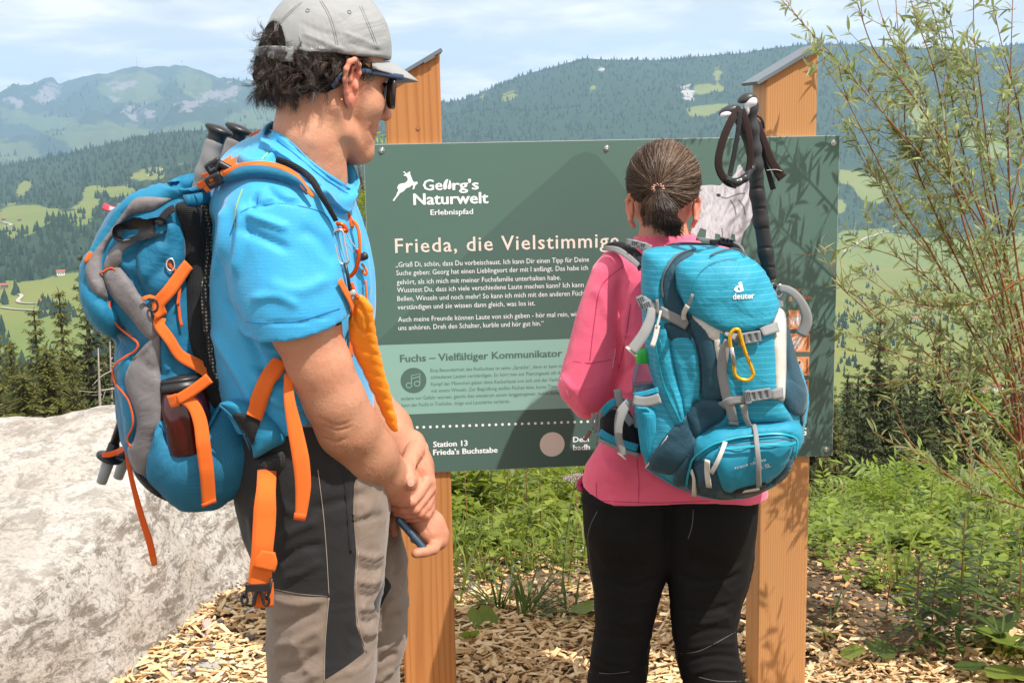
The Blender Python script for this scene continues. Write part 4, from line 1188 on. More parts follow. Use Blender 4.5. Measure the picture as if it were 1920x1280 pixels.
def f_head(p):
 q = (p - HO) @ HR
 z0 = np.zeros(3)
 r = ell(q,(-.004,0,.045),(.092,.075,.088))
 r = smin(r,ell(q,(.040,0,.028),(.052,.061,.065)),.03)
 r = smin(r,ell(q,(.048,0,-.032),(.047,.052,.052)),.025)
 r = smin(r,ell(q,(.050,0,-.062),(.040,.042,.040)),.02)
 for s in (-1,1):
  r = smin(r,ell(q,(.056,s * .040,-.018),(.030,.022,.026)),.018)
  r = smin(r,cone(q,(.002,s * .055,-.030),(.020,s * .048,-.066),.012,.010),.02)
  r = smin(r,cone(q,(.020,s * .048,-.066),(.066,s * .018,-.094),.010,.012),.018)
  r = smin(r,cone(q,(.086,s * .012,.026),(.078,s * .045,.026),.012,.010),.01)
  r = smax(r,-ell(q,(.096,s * .032,.008),(.018,.017,.013)),.012)
  r = smin(r,ell(q,(.076,s * .031,.008),(.0135,.0135,.0125)),.003)
  r = smin(r,cone(q,(.072,s * .018,.015),(.078,s * .046,.014),.013,.009),.004) if False else r
 r = smin(r,ell(q,(.073,0,-.092),(.020,.024,.017)),.018)
 r = smin(r,cone(q,(.088,0,.012),(.113,0,-.028),.008,.0105),.012)
 for s in (-1,1): r = smin(r,ell(q,(.102,s * .013,-.031),(.012,.008,.008)),.005)
 r = smax(r,-ell(q,(.105,-.008,-.040),(.006,.004,.005)),.003); r = smax(r,-ell(q,(.105,.008,-.040),(.006,.004,.005)),.003)
 r = smin(r,ell(q,(.0855,0,-.053),(.012,.024,.0065)),.007)
 r = smin(r,ell(q,(.0825,0,-.066),(.012,.021,.0070)),.007)
 r = smax(r,-ell(q,(.096,0,-.0595),(.010,.024,.0016)),.003)
 for s in (-1,1): r = r + .0022 * np.exp(-((np.linalg.norm(q[:,[0,2]] - [.083,-.046],axis=1) - .022) / .004) ** 2) * (np.abs(q[:,1] - s * .03) < .018) * (q[:,2] < -.02)
 nk = chain(p,pch([(580,205,2.00,.050),(577,262,1.99,.049),(578,320,2.0,.051),(574,380,2.01,.055)]),.02)
 r = smin(r,nk,.014)
 r = smin(r,chain(p,pch([(606,200,1.965,.013),(618,290,1.985,.010),(632,345,1.995,.007)]),.01),.02)
 r = smin(r,chain(p,pch([(624,285,1.99,.011),(630,335,2.0,.011)]),.01),.02)
 return r + .0006 * fbm(p,60,2,3)
def ear_sdf(p):
 hx = pch([(653,190,1.955,.0050),(649,172,1.948,.0036),(647,150,1.94,.0036),(649,130,1.937,.0038),(656,116,1.94,.0040),(665,113,1.945,.0040),(672,122,1.952,.0038),(673,138,1.957,.0034),(668,150,1.962,.003)])
 r = chain(p,hx,.004)
 r = smin(r,chain(p,pch([(656,185,1.957,.0058),(657,198,1.96,.0048)]),.003),.005)
 r = smin(r,chain(p,pch([(655,180,1.958,.004),(656,150,1.952,.0035),(660,128,1.95,.0035)]),.004),.006)
 r = smin(r,ell(p,P(660,158,1.963),(.010,.008,.030)),.006)
 r = smin(r,ell(p,P(667,162,1.955),(.0045,.005,.0075)),.004)
 return r
V,F = mesh_sdf(f_head,HO - [.15,.13,.26],HO + [.16,.15,.16],0.0026)
V = smooth(V,F,1,.4)
head_m = (V,F)
e0 = P(660,155,1.952)
Ve,Fe = mesh_sdf(lambda p: smax(ear_sdf(p),np.linalg.norm(p - e0,axis=1) - .05,.004),e0 - .052,e0 + .052,0.0011)
Ve = smooth(Ve,Fe,1,.4)
hz = lambda a,b,Y: tuple(P(690 + a / 5.333,820 + b / 5.333,Y))
def hch(p,rows,k=.004):
 return chain(p,[hz(a,b,Y) + (r,) for a,b,Y,r in rows],k)
def f_arms(p):
 r = chain(p,pch([(520,470,1.86,.048),(572,612,1.845,.0475),(600,688,1.848,.0435),(628,752,1.856,.0420),(652,802,1.872,.0425),(684,850,1.905,.0418),(712,884,1.95,.0365),(738,904,1.99,.031),(762,918,2.015,.027)]),.02)
 r = smin(r,ell(p,P(634,806,1.862),(.022,.021,.022)),.02)
 r = smin(r,ell(p,P(692,862,1.915),(.034,.027,.030)),.03)
 g = chain(p,pch([(620,600,2.24,.040),(668,715,2.21,.038),(730,800,2.13,.034),(766,858,2.075,.0275),(782,880,2.06,.024)]),.02)
 h = hch(p,[(430,60,2.085,.024),(455,200,2.055,.023),(500,330,2.04,.022)],.01)
 h = smin(h,hch(p,[(490,300,2.035,.021),(590,440,2.03,.0145)],.01),.012)
 h = smin(h,hch(p,[(520,260,2.06,.018),(610,540,2.04,.013)],.01),.012)
 h = smin(h,hch(p,[(540,280,2.07,.016),(600,620,2.055,.012)],.01),.012)
 r = smin(r,smin(g,h,.012),.006)
 for rows in ([(575,440,2.02,.0108),(500,560,1.997,.0098),(432,640,1.980,.0096),(320,640,1.982,.0084),(200,622,1.995,.0078),(160,615,2.0,.0066)],
                 [(625,500,2.03,.0102),(545,620,2.006,.0093),(470,712,1.990,.0090),(350,715,1.995,.0085),(230,690,2.003,.0074)],
                 [(625,580,2.042,.0100),(575,680,2.015,.0095),(510,752,2.0,.0092),(390,765,2.003,.0080),(280,745,2.01,.0070)],
                 [(625,640,2.05,.0088),(610,720,2.025,.0086),(580,775,2.012,.0082),(470,805,2.012,.0072),(375,812,2.018,.0062)]):
  r = smin(r,hch(p,rows,.002),.0012)
 r = smin(r,hch(p,[(470,130,2.035,.017),(415,230,1.998,.0125),(405,330,1.966,.0100),(422,430,1.955,.0104),(432,478,1.957,.0092)],.004),.0025)
 w = hch(p,[(380,500,2.02,.024),(470,700,2.04,.022),(560,820,2.045,.0205)],.012)
 w = smin(w,hch(p,[(520,800,2.045,.020),(640,870,2.045,.020),(690,980,2.045,.018),(700,1040,2.04,.015)],.012),.014)
 w = smin(w,hch(p,[(560,850,2.04,.017),(600,960,2.03,.013),(640,1020,2.03,.012)],.01),.012)
 r = smin(r,w,.008)
 for rows in ([(700,1030,2.035,.0115),(650,1110,2.01,.0098),(560,1140,1.995,.0088),(480,1155,1.99,.0082)],
                 [(400,740,2.05,.010),(290,760,2.055,.0095),(250,850,2.05,.0088),(262,945,2.045,.0078)],
                 [(340,700,2.06,.010),(235,720,2.07,.0095),(215,830,2.065,.0088),(228,930,2.06,.0078)],
                 [(640,930,2.06,.011),(560,1000,2.085,.010),(470,1010,2.09,.009)]):
  r = smin(r,hch(p,rows,.003),.003)
 return r + .0005 * fbm(p,70,2,1)
V,F = mesh_sdf(f_arms,P(470,450,1.9) * [1,0,0] + [0,1.77,.72],(.02 - .06,2.32,1.34),0.003)
V = smooth(V,F,1,.35)
N_ = vnormals(V,F)
def zc(pts): return [(690 + a / 5.333,820 + b / 5.333) for a,b in pts]
for pth,a_,w_ in ((zc([(375,415),(425,405),(470,415)]),-.0006,.8),(zc([(370,385),(420,372),(465,385)]),-.0005,.8),(zc([(450,170),(460,230),(462,300)]),-.0022,2.0),
     (zc([(390,640),(430,612),(470,630)]),-.0007,1.0),(zc([(400,665),(440,690),(470,660)]),-.0006,1.0),([(608,788),(632,797),(660,790)],-.0017,2.6),([(606,797),(634,806),(664,798)],-.0018,2.2),(zc([(520,560),(460,640),(455,690)]),-.0012,.9),(zc([(600,560),(530,660),(500,715)]),-.0012,.9),(zc([(225,660),(330,675),(430,672)]),-.0014,.9),(zc([(280,715),(370,738),(470,735)]),-.0014,.9),
     ([(603,820),(630,828),(652,820)],-.0016,2.5),(zc([(560,900),(600,940),(620,1000)]),-.0014,1.6),(zc([(480,790),(560,830),(600,790)]),-.0014,1.6),([(590,780),(612,790)],-.0012,2.5)):
 V = crease(V,N_,pth,a_,w_)
for pth in (zc([(470,130),(520,250),(600,400)]),zc([(510,120),(560,260),(630,430)]),zc([(480,240),(540,360),(580,420)])): V = crease(V,N_,pth,.0012,1.3)
arm_m = (V,F)
def f_core(p):
 r = chain(p,pch([(560,425,2.03,.05),(540,470,2.03,.08),(545,560,2.03,.09),(560,720,2.03,.085),(585,880,2.03,.075)]),.05,1.2)
 for Y,dx in ((1.93,0),(2.13,55)):
  r = smin(r,chain(p,pch([(600 + dx * .5,920,Y,.065),(602 + dx,1150,Y,.050),(600 + dx,1400,Y,.045),(585 + dx,1760,Y,.036)]),.04),.02)
 return r
Vc,Fc = mesh_sdf(f_core,(-.65,1.7,.08),(.1,2.4,1.5),0.016)
MAN = Thing('person','man in grey cap and blue shirt standing left of the board, phone in his hands','person',(P(600,1200,2.02) * [1,1,0]))
V_,F_ = join((Vc,Fc),arm_m,head_m,(Ve,Fe))
hd_ = np.array(hz(480,600,2.02)); nose_ = hl(.115,0,-.03)
red_ = np.r_[np.zeros(len(Vc)),.38 * np.clip(1 - np.linalg.norm(arm_m[0] - hd_,axis=1) / .12,0,1) ** .6 + .15,.5 * np.exp(-(np.linalg.norm(head_m[0] - nose_,axis=1) / .03) ** 2) + .1,np.full(len(Ve),.85)]
tan_ = np.r_[np.zeros(len(Vc)),np.clip(.55 * np.clip((P(600,640,1.85)[2] - arm_m[0][:,2]) / .16,0,1) * np.clip((np.linalg.norm(arm_m[0] - hd_,axis=1) - .04) / .10,.3,1),0,1),np.full(len(head_m[0]),.04),np.zeros(len(Ve))]
MAN.part('body',(V_,F_),M_SKIN,attrs={'red': red_,'tan': tan_})
def nail(c,R,a,b,th=.0012):
 n = 10; an = np.linspace(0,2 * math.pi,n,endpoint=False)
 V = [c + R @ np.array([math.cos(x) * a,math.sin(x) * b,0]) for x in an] + [c + R @ np.array([0,0,th])]
 return np.array(V),[[i,(i + 1) % n,n] for i in range(n)]
TR = bvh(arm_m)
def nail_at(px,py,a,b,rotdeg):
 H,Nn = cast(TR,[px],[py])
 if np.isnan(H[0,0]): return
 n = Nn[0]; u = np.cross(n,[0,0,1.0]); u /= np.linalg.norm(u); v = np.cross(n,u); c,s = math.cos(rad(rotdeg)),math.sin(rad(rotdeg))
 MAN.part('thumb_nail',nail(H[0] - n * .0002,np.stack([u * c + v * s,-u * s + v * c,n],1),a,b),M_NAIL)
nail_at(690 + 428 / 5.333,820 + 452 / 5.333,.0056,.0066,0)
def fuzz(tree,poly,n,L,mat,T,name,dirv,r=.00007,lift=0.0):
 bd = np.array(poly,float); lo,hi = bd.min(0),bd.max(0); q = rng.uniform(lo,hi,(n * 3,2)); q = q[sd_poly(q[:,0],q[:,1],bd) < 0][:n]
 H,Nn = cast(tree,q[:,0],q[:,1]); ok = ~np.isnan(H[:,0]); H,Nn = H[ok],Nn[ok]; m = len(H)
 d = np.asarray(dirv) + rng.normal(0,.5,(m,3)); d -= Nn * (d * Nn).sum(1,keepdims=True); d /= np.linalg.norm(d,axis=1,keepdims=True)
 l = L * rng.uniform(.5,1.2,(m,1)); s = np.cross(d,Nn) * r
 p0,p1,p2 = H,H + Nn * l * .3 + d * l * .5,H + Nn * l * .45 + d * l
 V = np.stack([p0 - s,p0 + s,p1 - s,p1 + s,p2],1).reshape(-1,3); b = np.arange(m)[:,None] * 5
 F = np.concatenate([b + [0,1,2],b + [1,3,2],b + [2,3,4]])
 T.part(name,(V,F),mat,kind='stuff')
M_FUZZ = simple('arm_hair',(0.50,0.31,0.19),0.5)
fuzz(TR,[(560,640),(640,620),(700,760),(760,880),(740,930),(640,900),(590,800)],2200,.0055,M_FUZZ,MAN,'arm_hair',(0.5,0,-1))
# ---- shirt
t = NT('blue_knit'); co = t.coord()
v = t.n('ShaderNodeTexVoronoi'); v.inputs['Scale'].default_value = 430; t.link(t.coord(scale=(1,1,.8)),v.inputs['Vector'])
w_ = t.n('ShaderNodeTexWave'); w_.bands_direction = 'Z'; w_.inputs['Scale'].default_value = 60; t.link(co,w_.inputs[0])
c = t.mix(t.noise(co,8,4,.6),(0.035,0.35,0.65),(0.05,0.41,0.73))
c = t.mix(t.math('MULTIPLY',t.ramp(v.outputs['Distance'],[(0.1,1),(0.6,0)]),0.28),c,(0.018,0.21,0.48))
t.set(**{'Base Color': c,'Roughness': 0.62,'Specular IOR Level': 0.35,'Sheen Weight': 0.25})
b = t.bump(v.outputs['Distance'],0.2,0.0006); b = t.bump(w_.outputs['Fac'],.06,.0008,b); t.bump(t.noise(co,9,3,.5,.7),.22,.010,b); M_SHIRT = t.m
M_SEAM = simple('shirt_seam',(0.02,0.22,0.52),0.7); M_LIME2 = simple('lime_stitch',(0.35,0.55,0.16),0.6)
M_BLACKF = fabric('black_fabric',(0.02,0.02,0.022),0.8)
hem_a,hem_b = P(458,618,1.84),P(641,590,1.84)
arm_dir = P(575,620,1.845) - P(520,470,1.86); arm_dir /= np.linalg.norm(arm_dir)
hem_n = np.cross(hem_b - hem_a,[0,1,.28]); hem_n /= np.linalg.norm(hem_n)
if hem_n @ arm_dir < 0: hem_n = -hem_n
c_ax = P(584,297,1.995); c_d = P(566,323,2.0) - c_ax; c_d[1] = .01; c_d /= np.linalg.norm(c_d)
def f_shirt(p):
 r = chain(p,pch([(540,420,2.04,.104),(540,500,2.04,.116),(545,600,2.03,.116),(552,720,2.03,.110),(580,850,2.03,.112)]),.05,1.45)
 r = smin(r,ell(p,P(505,375,2.03),(.085,.15,.10)),.05)
 r = smin(r,ell(p,P(585,520,2.05),(.082,.13,.14)),.04)
 r = smin(r,chain(p,pch([(560,330,2.01,.062),(505,372,1.90,.058)]),.03),.03)
 r = smin(r,chain(p,pch([(575,340,2.03,.06),(570,380,2.18,.06),(600,510,2.24,.055),(622,590,2.23,.052)]),.03),.03)
 s = chain(p,pch([(512,398,1.885,.064),(520,470,1.862,.067),(545,560,1.85,.070),(565,640,1.845,.073)]),.04)
 s = smin(s,slab(p,[(430,380),(470,350),(540,345),(600,372),(632,430),(640,500),(646,560),(642,640),(470,650),(454,560),(440,480)],1.865,.062,.045),.03)
 hp = (p - hem_a) @ hem_n
 s = smax(s,hp,.004)
 inner = chain(p,pch([(545,560,1.85,.060),(572,650,1.845,.064)]),.02)
 s = smax(s,-smax(inner,-(hp + .03),.004),.003)
 r = smin(r,s,.012)
 r = smax(r,-(p[:,2] - P(570,822,1.86)[2]),.004)
 q = p - c_ax; h = q @ c_d; rd = q - h[:,None] * c_d; rd[:,1] *= 1.08; rho = np.linalg.norm(rd,axis=1)
 wall = np.abs(rho - (.083 + .25 * np.maximum(h - .02,0))) - .0028
 col = smax(wall,np.maximum(-h,h - .075),.003)
 r = smin(r,col,.014)
 cav = smax(smax(rho - .076,-h - .1,.01),h - .055,.01)
 r = smax(r,-cav,.006)
 return r
V,F = mesh_sdf(f_shirt,(-.62,1.76,.98),(-.13,2.36,1.66),0.0042)
V = smooth(V,F,2,.5); N_ = vnormals(V,F)
for pth,a_,w_ in (([(560,345),(600,385),(640,440)],.003,8),([(470,300),(530,300),(600,350)],-.004,8),([(445,290),(480,310),(520,290)],.005,7),([(530,265),(590,315),(650,372)],-.0035,4),
     ([(455,380),(452,440),(440,520)],.005,8),([(425,385),(420,450),(405,520)],.006,9),([(470,370),(490,385),(520,372)],-.003,6),([(500,350),(530,375),(560,378)],-.004,5),
     ([(480,360),(478,380),(474,395)],-.004,5),([(445,425),(490,445),(545,470)],-.0035,10),([(460,400),(500,415),(540,430)],.004,9),([(395,400),(390,470),(380,540)],-.006,8),
     ([(420,560),(470,640),(500,720)],-.004,10),([(400,620),(450,700),(480,760)],.005,10),([(480,640),(520,660),(560,655)],.004,8),([(470,690),(530,720),(590,715)],-.005,8),
     ([(500,740),(550,765),(610,760)],.004,8),([(480,600),(550,606),(635,588)],-.0016,2.0),([(500,530),(560,545),(620,520)],.002,14),([(650,420),(670,500),(685,590)],-.003,6),([(662,400),(682,480),(690,560)],.003,5),([(560,430),(600,450),(630,500)],-.002,14),([(470,560),(520,555),(560,575)],.0025,10)):
 V = crease(V,N_,pth,a_ * 2.0,w_ * .85)
V = V + N_ * (.0014 * fbm(V,9,2,2) + .0034 * rid(V,(13,10,9),4))[:,None]
SHIRT = MAN.part('shirt',(V,F),M_SHIRT)
rim = []
for a in np.linspace(0,2 * math.pi,40,endpoint=False):
 u1 = np.cross(c_d,[0,1,0]); u1 /= np.linalg.norm(u1); u2 = np.cross(c_d,u1)
 rim.append(c_ax + (u1 * math.cos(a) + u2 * math.sin(a)) * .083)
T_NK = bvh((V,F),head_m)
CL = [(503,238),(520,241),(545,260),(575,290),(605,314),(635,334),(655,346),(669,352),(668,362),(660,374),(652,392),(644,404),(620,388),(580,350),(545,318),(510,292),(484,276),(492,254)]
COLL = MAN.part('collar',patch(T_NK,CL,.012,6,.0,10,wr=.0015,wr_s=30,seed=4,sink=.012,hs=2),M_SHIRT,SHIRT)
T_CL = bvh(([v.co[:] for v in COLL.data.vertices] + MAN.loc,[list(q_.vertices) for q_ in COLL.data.polygons]),(V,F),head_m)
for pth,w_ in (([(506,244),(522,249),(546,268),(576,298),(606,322),(636,342),(656,354)],.0035),([(520,262),(560,296),(600,330),(640,356),(652,364)],.0012)):
 p_,n_ = on_surface(T_CL,pth,6,.0004,6); MAN.part('seam',strip(p_,n_,w_,.0012),M_SHIRT if w_ > .002 else M_SEAM,COLL)
MAN.part('collar_rim',loop_tube(np.array(rim),.0026),M_SHIRT,SHIRT)
T_SH = bvh((V,F))
def seam(T,tree,path,w,mat,lift=.0003,th=.0007,name='seam',step=6,under=None,sm=2):
 p,n = on_surface(tree,path,step,lift,sm)
 return T.part(name,strip(p,n,w,th),mat,under)
seam(MAN,T_SH,[(432,440),(447,402),(475,388),(520,382),(560,386),(610,402),(628,440)],.0014,M_SEAM,under=SHIRT)
seam(MAN,T_SH,[(441,425),(443,390),(455,355)],.0022,M_LIME2,name='stitching',under=SHIRT)
seam(MAN,T_SH,[(490,300),(500,290),(505,283)],.0022,M_LIME2,name='stitching',under=SHIRT)
seam(MAN,T_SH,[(462,603),(500,605),(560,601),(637,578)],.0012,M_SEAM,under=SHIRT)
seam(MAN,T_SH,[(512,262),(560,292),(600,330),(648,358)],.0012,M_SEAM,under=SHIRT)
seam(MAN,T_SH,[(600,345),(630,368),(655,382)],.0014,M_SEAM,under=SHIRT)
def sheet(poly_rows,th=.002):
 """small cloth piece from world points in a strip: list of (left, right) pairs"""
 L_ = np.array([a for a,b in poly_rows]); R_2 = np.array([b for a,b in poly_rows]); n = len(L_)
 nn = np.cross(R_2[0] - L_[0],L_[-1] - L_[0]); nn /= np.linalg.norm(nn)
 V = np.vstack([L_,R_2,L_ + nn * th,R_2 + nn * th]); F = []
 for i in range(n - 1):
  F += [[i,i + 1,n + i + 1,n + i],[2 * n + i,3 * n + i,3 * n + i + 1,2 * n + i + 1],[i,2 * n + i,2 * n + i + 1,i + 1],[n + i,n + i + 1,3 * n + i + 1,3 * n + i]]
 F += [[0,n,3 * n,2 * n],[n - 1,3 * n - 1,4 * n - 1,2 * n - 1][::-1]]
 return V,F
MAN.part('collar_tip',sheet([(P(650,342,2.0),P(658,352,2.06)),(P(652,352,1.99),P(672,356,2.05)),(P(654,368,1.985),P(668,366,2.05)),(P(650,400,1.97),P(656,372,2.04))]),M_SHIRT,SHIRT)
# ---- trousers
def trouser_mat(name,taupe,black):
 t = NT(name); co = t.coord()
 a = t.attr('panel')
 cA = t.mix(t.noise(co,9,5,.6),tuple(x * .93 for x in taupe),tuple(x * 1.06 for x in taupe))
 cB = t.mix(t.noise(co,30,5,.6),black,tuple(x * 1.5 for x in black))
 c = t.mix(t.ramp(a,[(0.498,0),(0.502,1)]),cA,cB)
 w = t.n('ShaderNodeTexWave'); w.bands_direction = 'DIAGONAL'; w.inputs['Scale'].default_value = 280; t.link(co,w.inputs[0])
 c = t.mix(t.math('MULTIPLY',w.outputs['Fac'],.08),c,(0,0,0))
 t.set(**{'Base Color': c,'Roughness': 0.72,'Specular IOR Level': 0.3,'Sheen Weight': .15})
 b = t.bump(w.outputs['Fac'],.1,.0004); t.bump(t.noise(co,16,4,.6,.8),.3,.01,b); return t.m
M_TROU = trouser_mat('hiking_trousers',(0.25,0.188,0.145),(0.014,0.0135,0.014))
near_o = [(470,725),(440,790),(430,900),(438,950),(455,1010),(492,1085),(503,1160),(508,1230),(512,1300),(505,1420),(690,1430),(696,1300),(700,1240),(704,1170),(716,1100),(724,1020),(728,950),(722,860),(690,770),(650,725)]
def f_trou(p):
 r = slab(p,near_o,1.95,.092,.078)
 r = smin(r,chain(p,pch([(600,860,2.03,.112),(600,960,2.04,.11)]),.04,1.5),.03)
 r = smin(r,chain(p,pch([(600,1250,1.96,.078),(598,1500,1.97,.066),(590,1700,1.98,.058)]),.04),.03)
 far = chain(p,pch([(640,940,2.13,.095),(676,1060,2.13,.074),(688,1130,2.13,.0655),(690,1190,2.13,.060),(672,1290,2.14,.064),(660,1500,2.15,.062),(655,1690,2.15,.056)]),.03)
 r = smin(r,far,.012)
 r = smax(r,p[:,2] - P(570,795,1.86)[2],.004)
 r = smax(r,.13 - p[:,2],.004)
 return r
V,F = mesh_sdf(f_trou,(-.56,1.8,.1),(-.1,2.28,1.24),0.0052)
V = smooth(V,F,2,.5); N_ = vnormals(V,F)
for pth,a_,w_ in (([(560,960),(640,940),(690,925)],-.004,8),([(520,1010),(560,990),(600,975)],.005,8),([(515,1060),(560,1030),(610,1020)],-.005,7),([(640,985),(690,970),(720,965)],-.003,6),
     ([(665,1035),(700,1045),(722,1035)],.0045,5),([(665,1060),(700,1068),(720,1060)],-.0045,4),([(665,1085),(695,1092),(715,1082)],.0045,5),([(668,1110),(695,1116),(712,1105)],-.004,4),([(670,1135),(692,1140),(706,1132)],.004,4),([(672,1160),(690,1165),(704,1155)],-.004,4),([(676,1185),(690,1190),(702,1180)],.004,4),
     ([(510,1120),(560,1130),(615,1120)],.005,7),([(512,1175),(550,1165),(600,1140)],-.006,7),([(515,1210),(560,1200),(600,1175)],.006,8),([(520,1255),(560,1250),(600,1215)],-.006,7),([(525,1280),(565,1280),(600,1255)],.005,7),
     ([(735,1040),(742,1060),(735,1085)],-.006,6),([(750,1100),(730,1120),(715,1150)],.006,6),([(752,1150),(735,1160),(715,1185)],-.006,6),([(757,1185),(735,1200),(712,1220)],.006,6),([(745,1225),(730,1228),(705,1245)],-.005,6),([(735,1255),(720,1262),(705,1280)],.005,5),
     ([(470,960),(480,1020),(500,1080)],.005,9),([(520,940),(550,960),(590,950)],.004,8),([(530,1085),(570,1070),(605,1050)],.004,7),([(665,900),(662,960),(668,1030)],-.006,3)):
 V = crease(V,N_,pth,a_,w_)
V = V + N_ * (.002 * fbm(V,12,3,7) + .0045 * rid(V,(9,9,20),2))[:,None]
px,py,_ = to_px(V)
blk = np.maximum(-sd_poly(px,py,np.array([(400,800),(690,800),(700,850),(664,905),(662,960),(668,1035),(664,1100),(668,1170),(684,1222),(650,1248),(608,1275),(610,1200),(617,1117),(560,1112),(500,1100),(420,1000)],float)),
                 -sd_poly(px,py,np.array([(722,1078),(735,1098),(722,1120),(708,1150),(700,1130),(716,1100)],float)))
pan = np.clip(blk / 12,-1,1) * .5 + .5
MAN_TR = MAN.part('trousers',(V,F),M_TROU,attrs={'panel': pan})
T_TR = bvh((V,F))
M_STI = simple('pale_stitch',(0.35,0.28,0.22),0.7); M_TAB = simple('taupe_tab',(0.30,0.24,0.20),0.7)
for pth in ([(617,1120),(610,1200),(608,1280)],[(672,1035),(667,1100),(672,1170),(687,1222)]): seam(MAN,T_TR,pth,.0012,M_STI,under=MAN_TR)
seam(MAN,T_TR,[(500,1102),(560,1114),(617,1118)],.0012,M_BLACKF,under=MAN_TR)
seam(MAN,T_TR,[(596,880),(606,960),(612,1030),(617,1115)],.001,M_STI,under=MAN_TR)
seam(MAN,T_TR,[(645,880),(652,950),(658,1035)],.0045,M_BLACKF,name='pocket_zip',under=MAN_TR)
M_BOOT = simple('boot_leather',(0.12,0.09,0.06),0.7)
for bx,by in ((-.30,1.97),(-.26,2.15)):
 def fb(p):
  r = smin(cone(p,(bx,by,.05),(bx + .17,by + .02,.045),.05,.042),cone(p,(bx - .01,by,.06),(bx - .02,by,.2),.052,.056),.03)
  return smax(r,-p[:,2],.01)
 MAN.part('boot',mesh_sdf(fb,(bx - .12,by - .1,-.02),(bx + .26,by + .12,.24),.008),M_BOOT)
# ---- cap
M_CAP = fabric('grey_cap_cloth',(0.33,0.335,0.33),0.7,weave=1400,wb=.15,var=.05,fold=.55)
M_CAPD = simple('cap_dark',(0.10,0.10,0.11),0.8); M_CAPG = simple('cap_strap_grey',(0.23,0.24,0.24),0.6,var=.1)
def f_cap(p):
 q = (p - HO) @ HR
 qt = q.copy(); qt[:,2] -= .0
 o = ell(q,(.006,0,.058),(.099,.085,.099))
 r = smin(o,ell(q,(.022,0,.064),(.066,.072,.084)),.03)
 r = smax(r,(.046 + .08 * q[:,0]) - q[:,2],.003)
 op = ell(q,(-.11,-.006,.050),(.050,.036,.040))
 r = smax(r,-op,.004)
 return r + .0009 * fbm(q,20,3,5)
V,F = mesh_sdf(f_cap,HO - [.14,.13,.02],HO + [.14,.14,.18],0.0026)
V = smooth(V,F,1,.4); N_ = vnormals(V,F)
for pth,a_,w_ in (([(565,62),(610,80),(650,96)],.0018,4),([(560,80),(600,96),(640,100)],-.0016,3),([(640,60),(680,75),(715,90)],.0016,4),([(560,40),(600,60),(640,66)],-.0012,5),([(650,80),(690,92),(720,97)],-.0014,3),([(530,40),(545,20),(560,8)],.001,3)):
 V = crease(V,N_,pth,a_,w_)
CAPO = MAN.part('cap',(V,F),M_CAP)
T_CAP = bvh((V,F))
for pth in ([(602,2),(618,30),(630,70),(634,108)],[(522,48),(545,22),(566,4)],[(676,12),(692,50),(708,92)]):
 for dx in (-2.0,2.0): seam(MAN,T_CAP,[(a + dx,b) for a,b in pth],.0012,M_CAP,.0004,.0006,'cap_seam',under=CAPO)
seam(MAN,T_CAP,[(562,66),(566,90),(568,108)],.0016,M_CAP,.0004,.0008,'cap_seam',under=CAPO)
for e in ((577,20),(655,23)):
 H,Nn = cast(T_CAP,[e[0]],[e[1]])
 n = Nn[0]; u = np.cross(n,[0,0,1]); u /= np.linalg.norm(u); MAN.part('eyelet',torus(H[0] + n * .0004,.0028,.0008,np.stack([u,np.cross(n,u),n],1),14,5),M_CAPG,CAPO)
bu = np.linspace(-1,1,25); bv_ = np.linspace(0,1,12); Vb = []
for th in (0,1):
 for v_ in bv_:
  for u_ in bu:
   ang = u_ * 1.12
   rad_ = .092 + .010 * math.cos(ang)
   f0,l0 = (.002 + rad_ * math.cos(ang) * 1.02),.079 * math.sin(ang) * 1.02
   ln = .060 * (1 - abs(u_) ** 2.6) ** .6
   f_ = f0 + ln * v_ * (.9 if abs(u_) < .99 else .2); l_ = l0 * (1 + .06 * v_)
   drop = -.016 * v_ * (1 - abs(u_) ** 3) - .012 * (l_ / .08) ** 2 - .008 * v_ ** 2
   zb = .050 + .04 * f0
   Vb.append(hl(f_,l_,zb + drop - .0022 * th))
Vb = np.array(Vb); nb = len(bu); mb = len(bv_); Fb = []
for i in range(mb - 1):
 for j in range(nb - 1):
  a = i * nb + j; Fb.append([a,a + 1,a + nb + 1,a + nb]); b = a + nb * mb; Fb.append([b,b + nb,b + nb + 1,b + 1])
for j in range(nb - 1): a = (mb - 1) * nb + j; Fb.append([a,a + 1,a + 1 + nb * mb,a + nb * mb])
for i in range(mb - 1):
 for j in (0,nb - 1): a = i * nb + j; Fb.append([a,a + nb,a + nb + nb * mb,a + nb * mb])
MAN.part('cap_brim',(Vb,Fb),M_CAP,CAPO)
sp_ = [hl(-.107 * math.cos(a) + .002,.085 * math.sin(a),.037) for a in np.linspace(-.75,.6,12)]
sn_ = [(-Hf * math.cos(a) + Hl * math.sin(a)) for a in np.linspace(-.75,.6,12)]
MAN.part('cap_strap',strip(np.array(sp_),np.array(sn_),.022,.002),M_CAPG,CAPO)
MAN.part('cap_strap',strip(np.array(sp_[1:5]) + np.array(sn_[1:5]) * .0022,np.array(sn_[1:5]),.018,.0015),M_CAPD,CAPO)
pc = sp_[3]; MAN.part('strap_end',cubemesh(pc + sn_[3] * .004 - [0,0,.012],(.0055,.0012,.014),np.stack([np.cross(sn_[3],[0,0,1]),sn_[3],[0,0,1]],1)),M_CAPG,CAPO,sm=False)
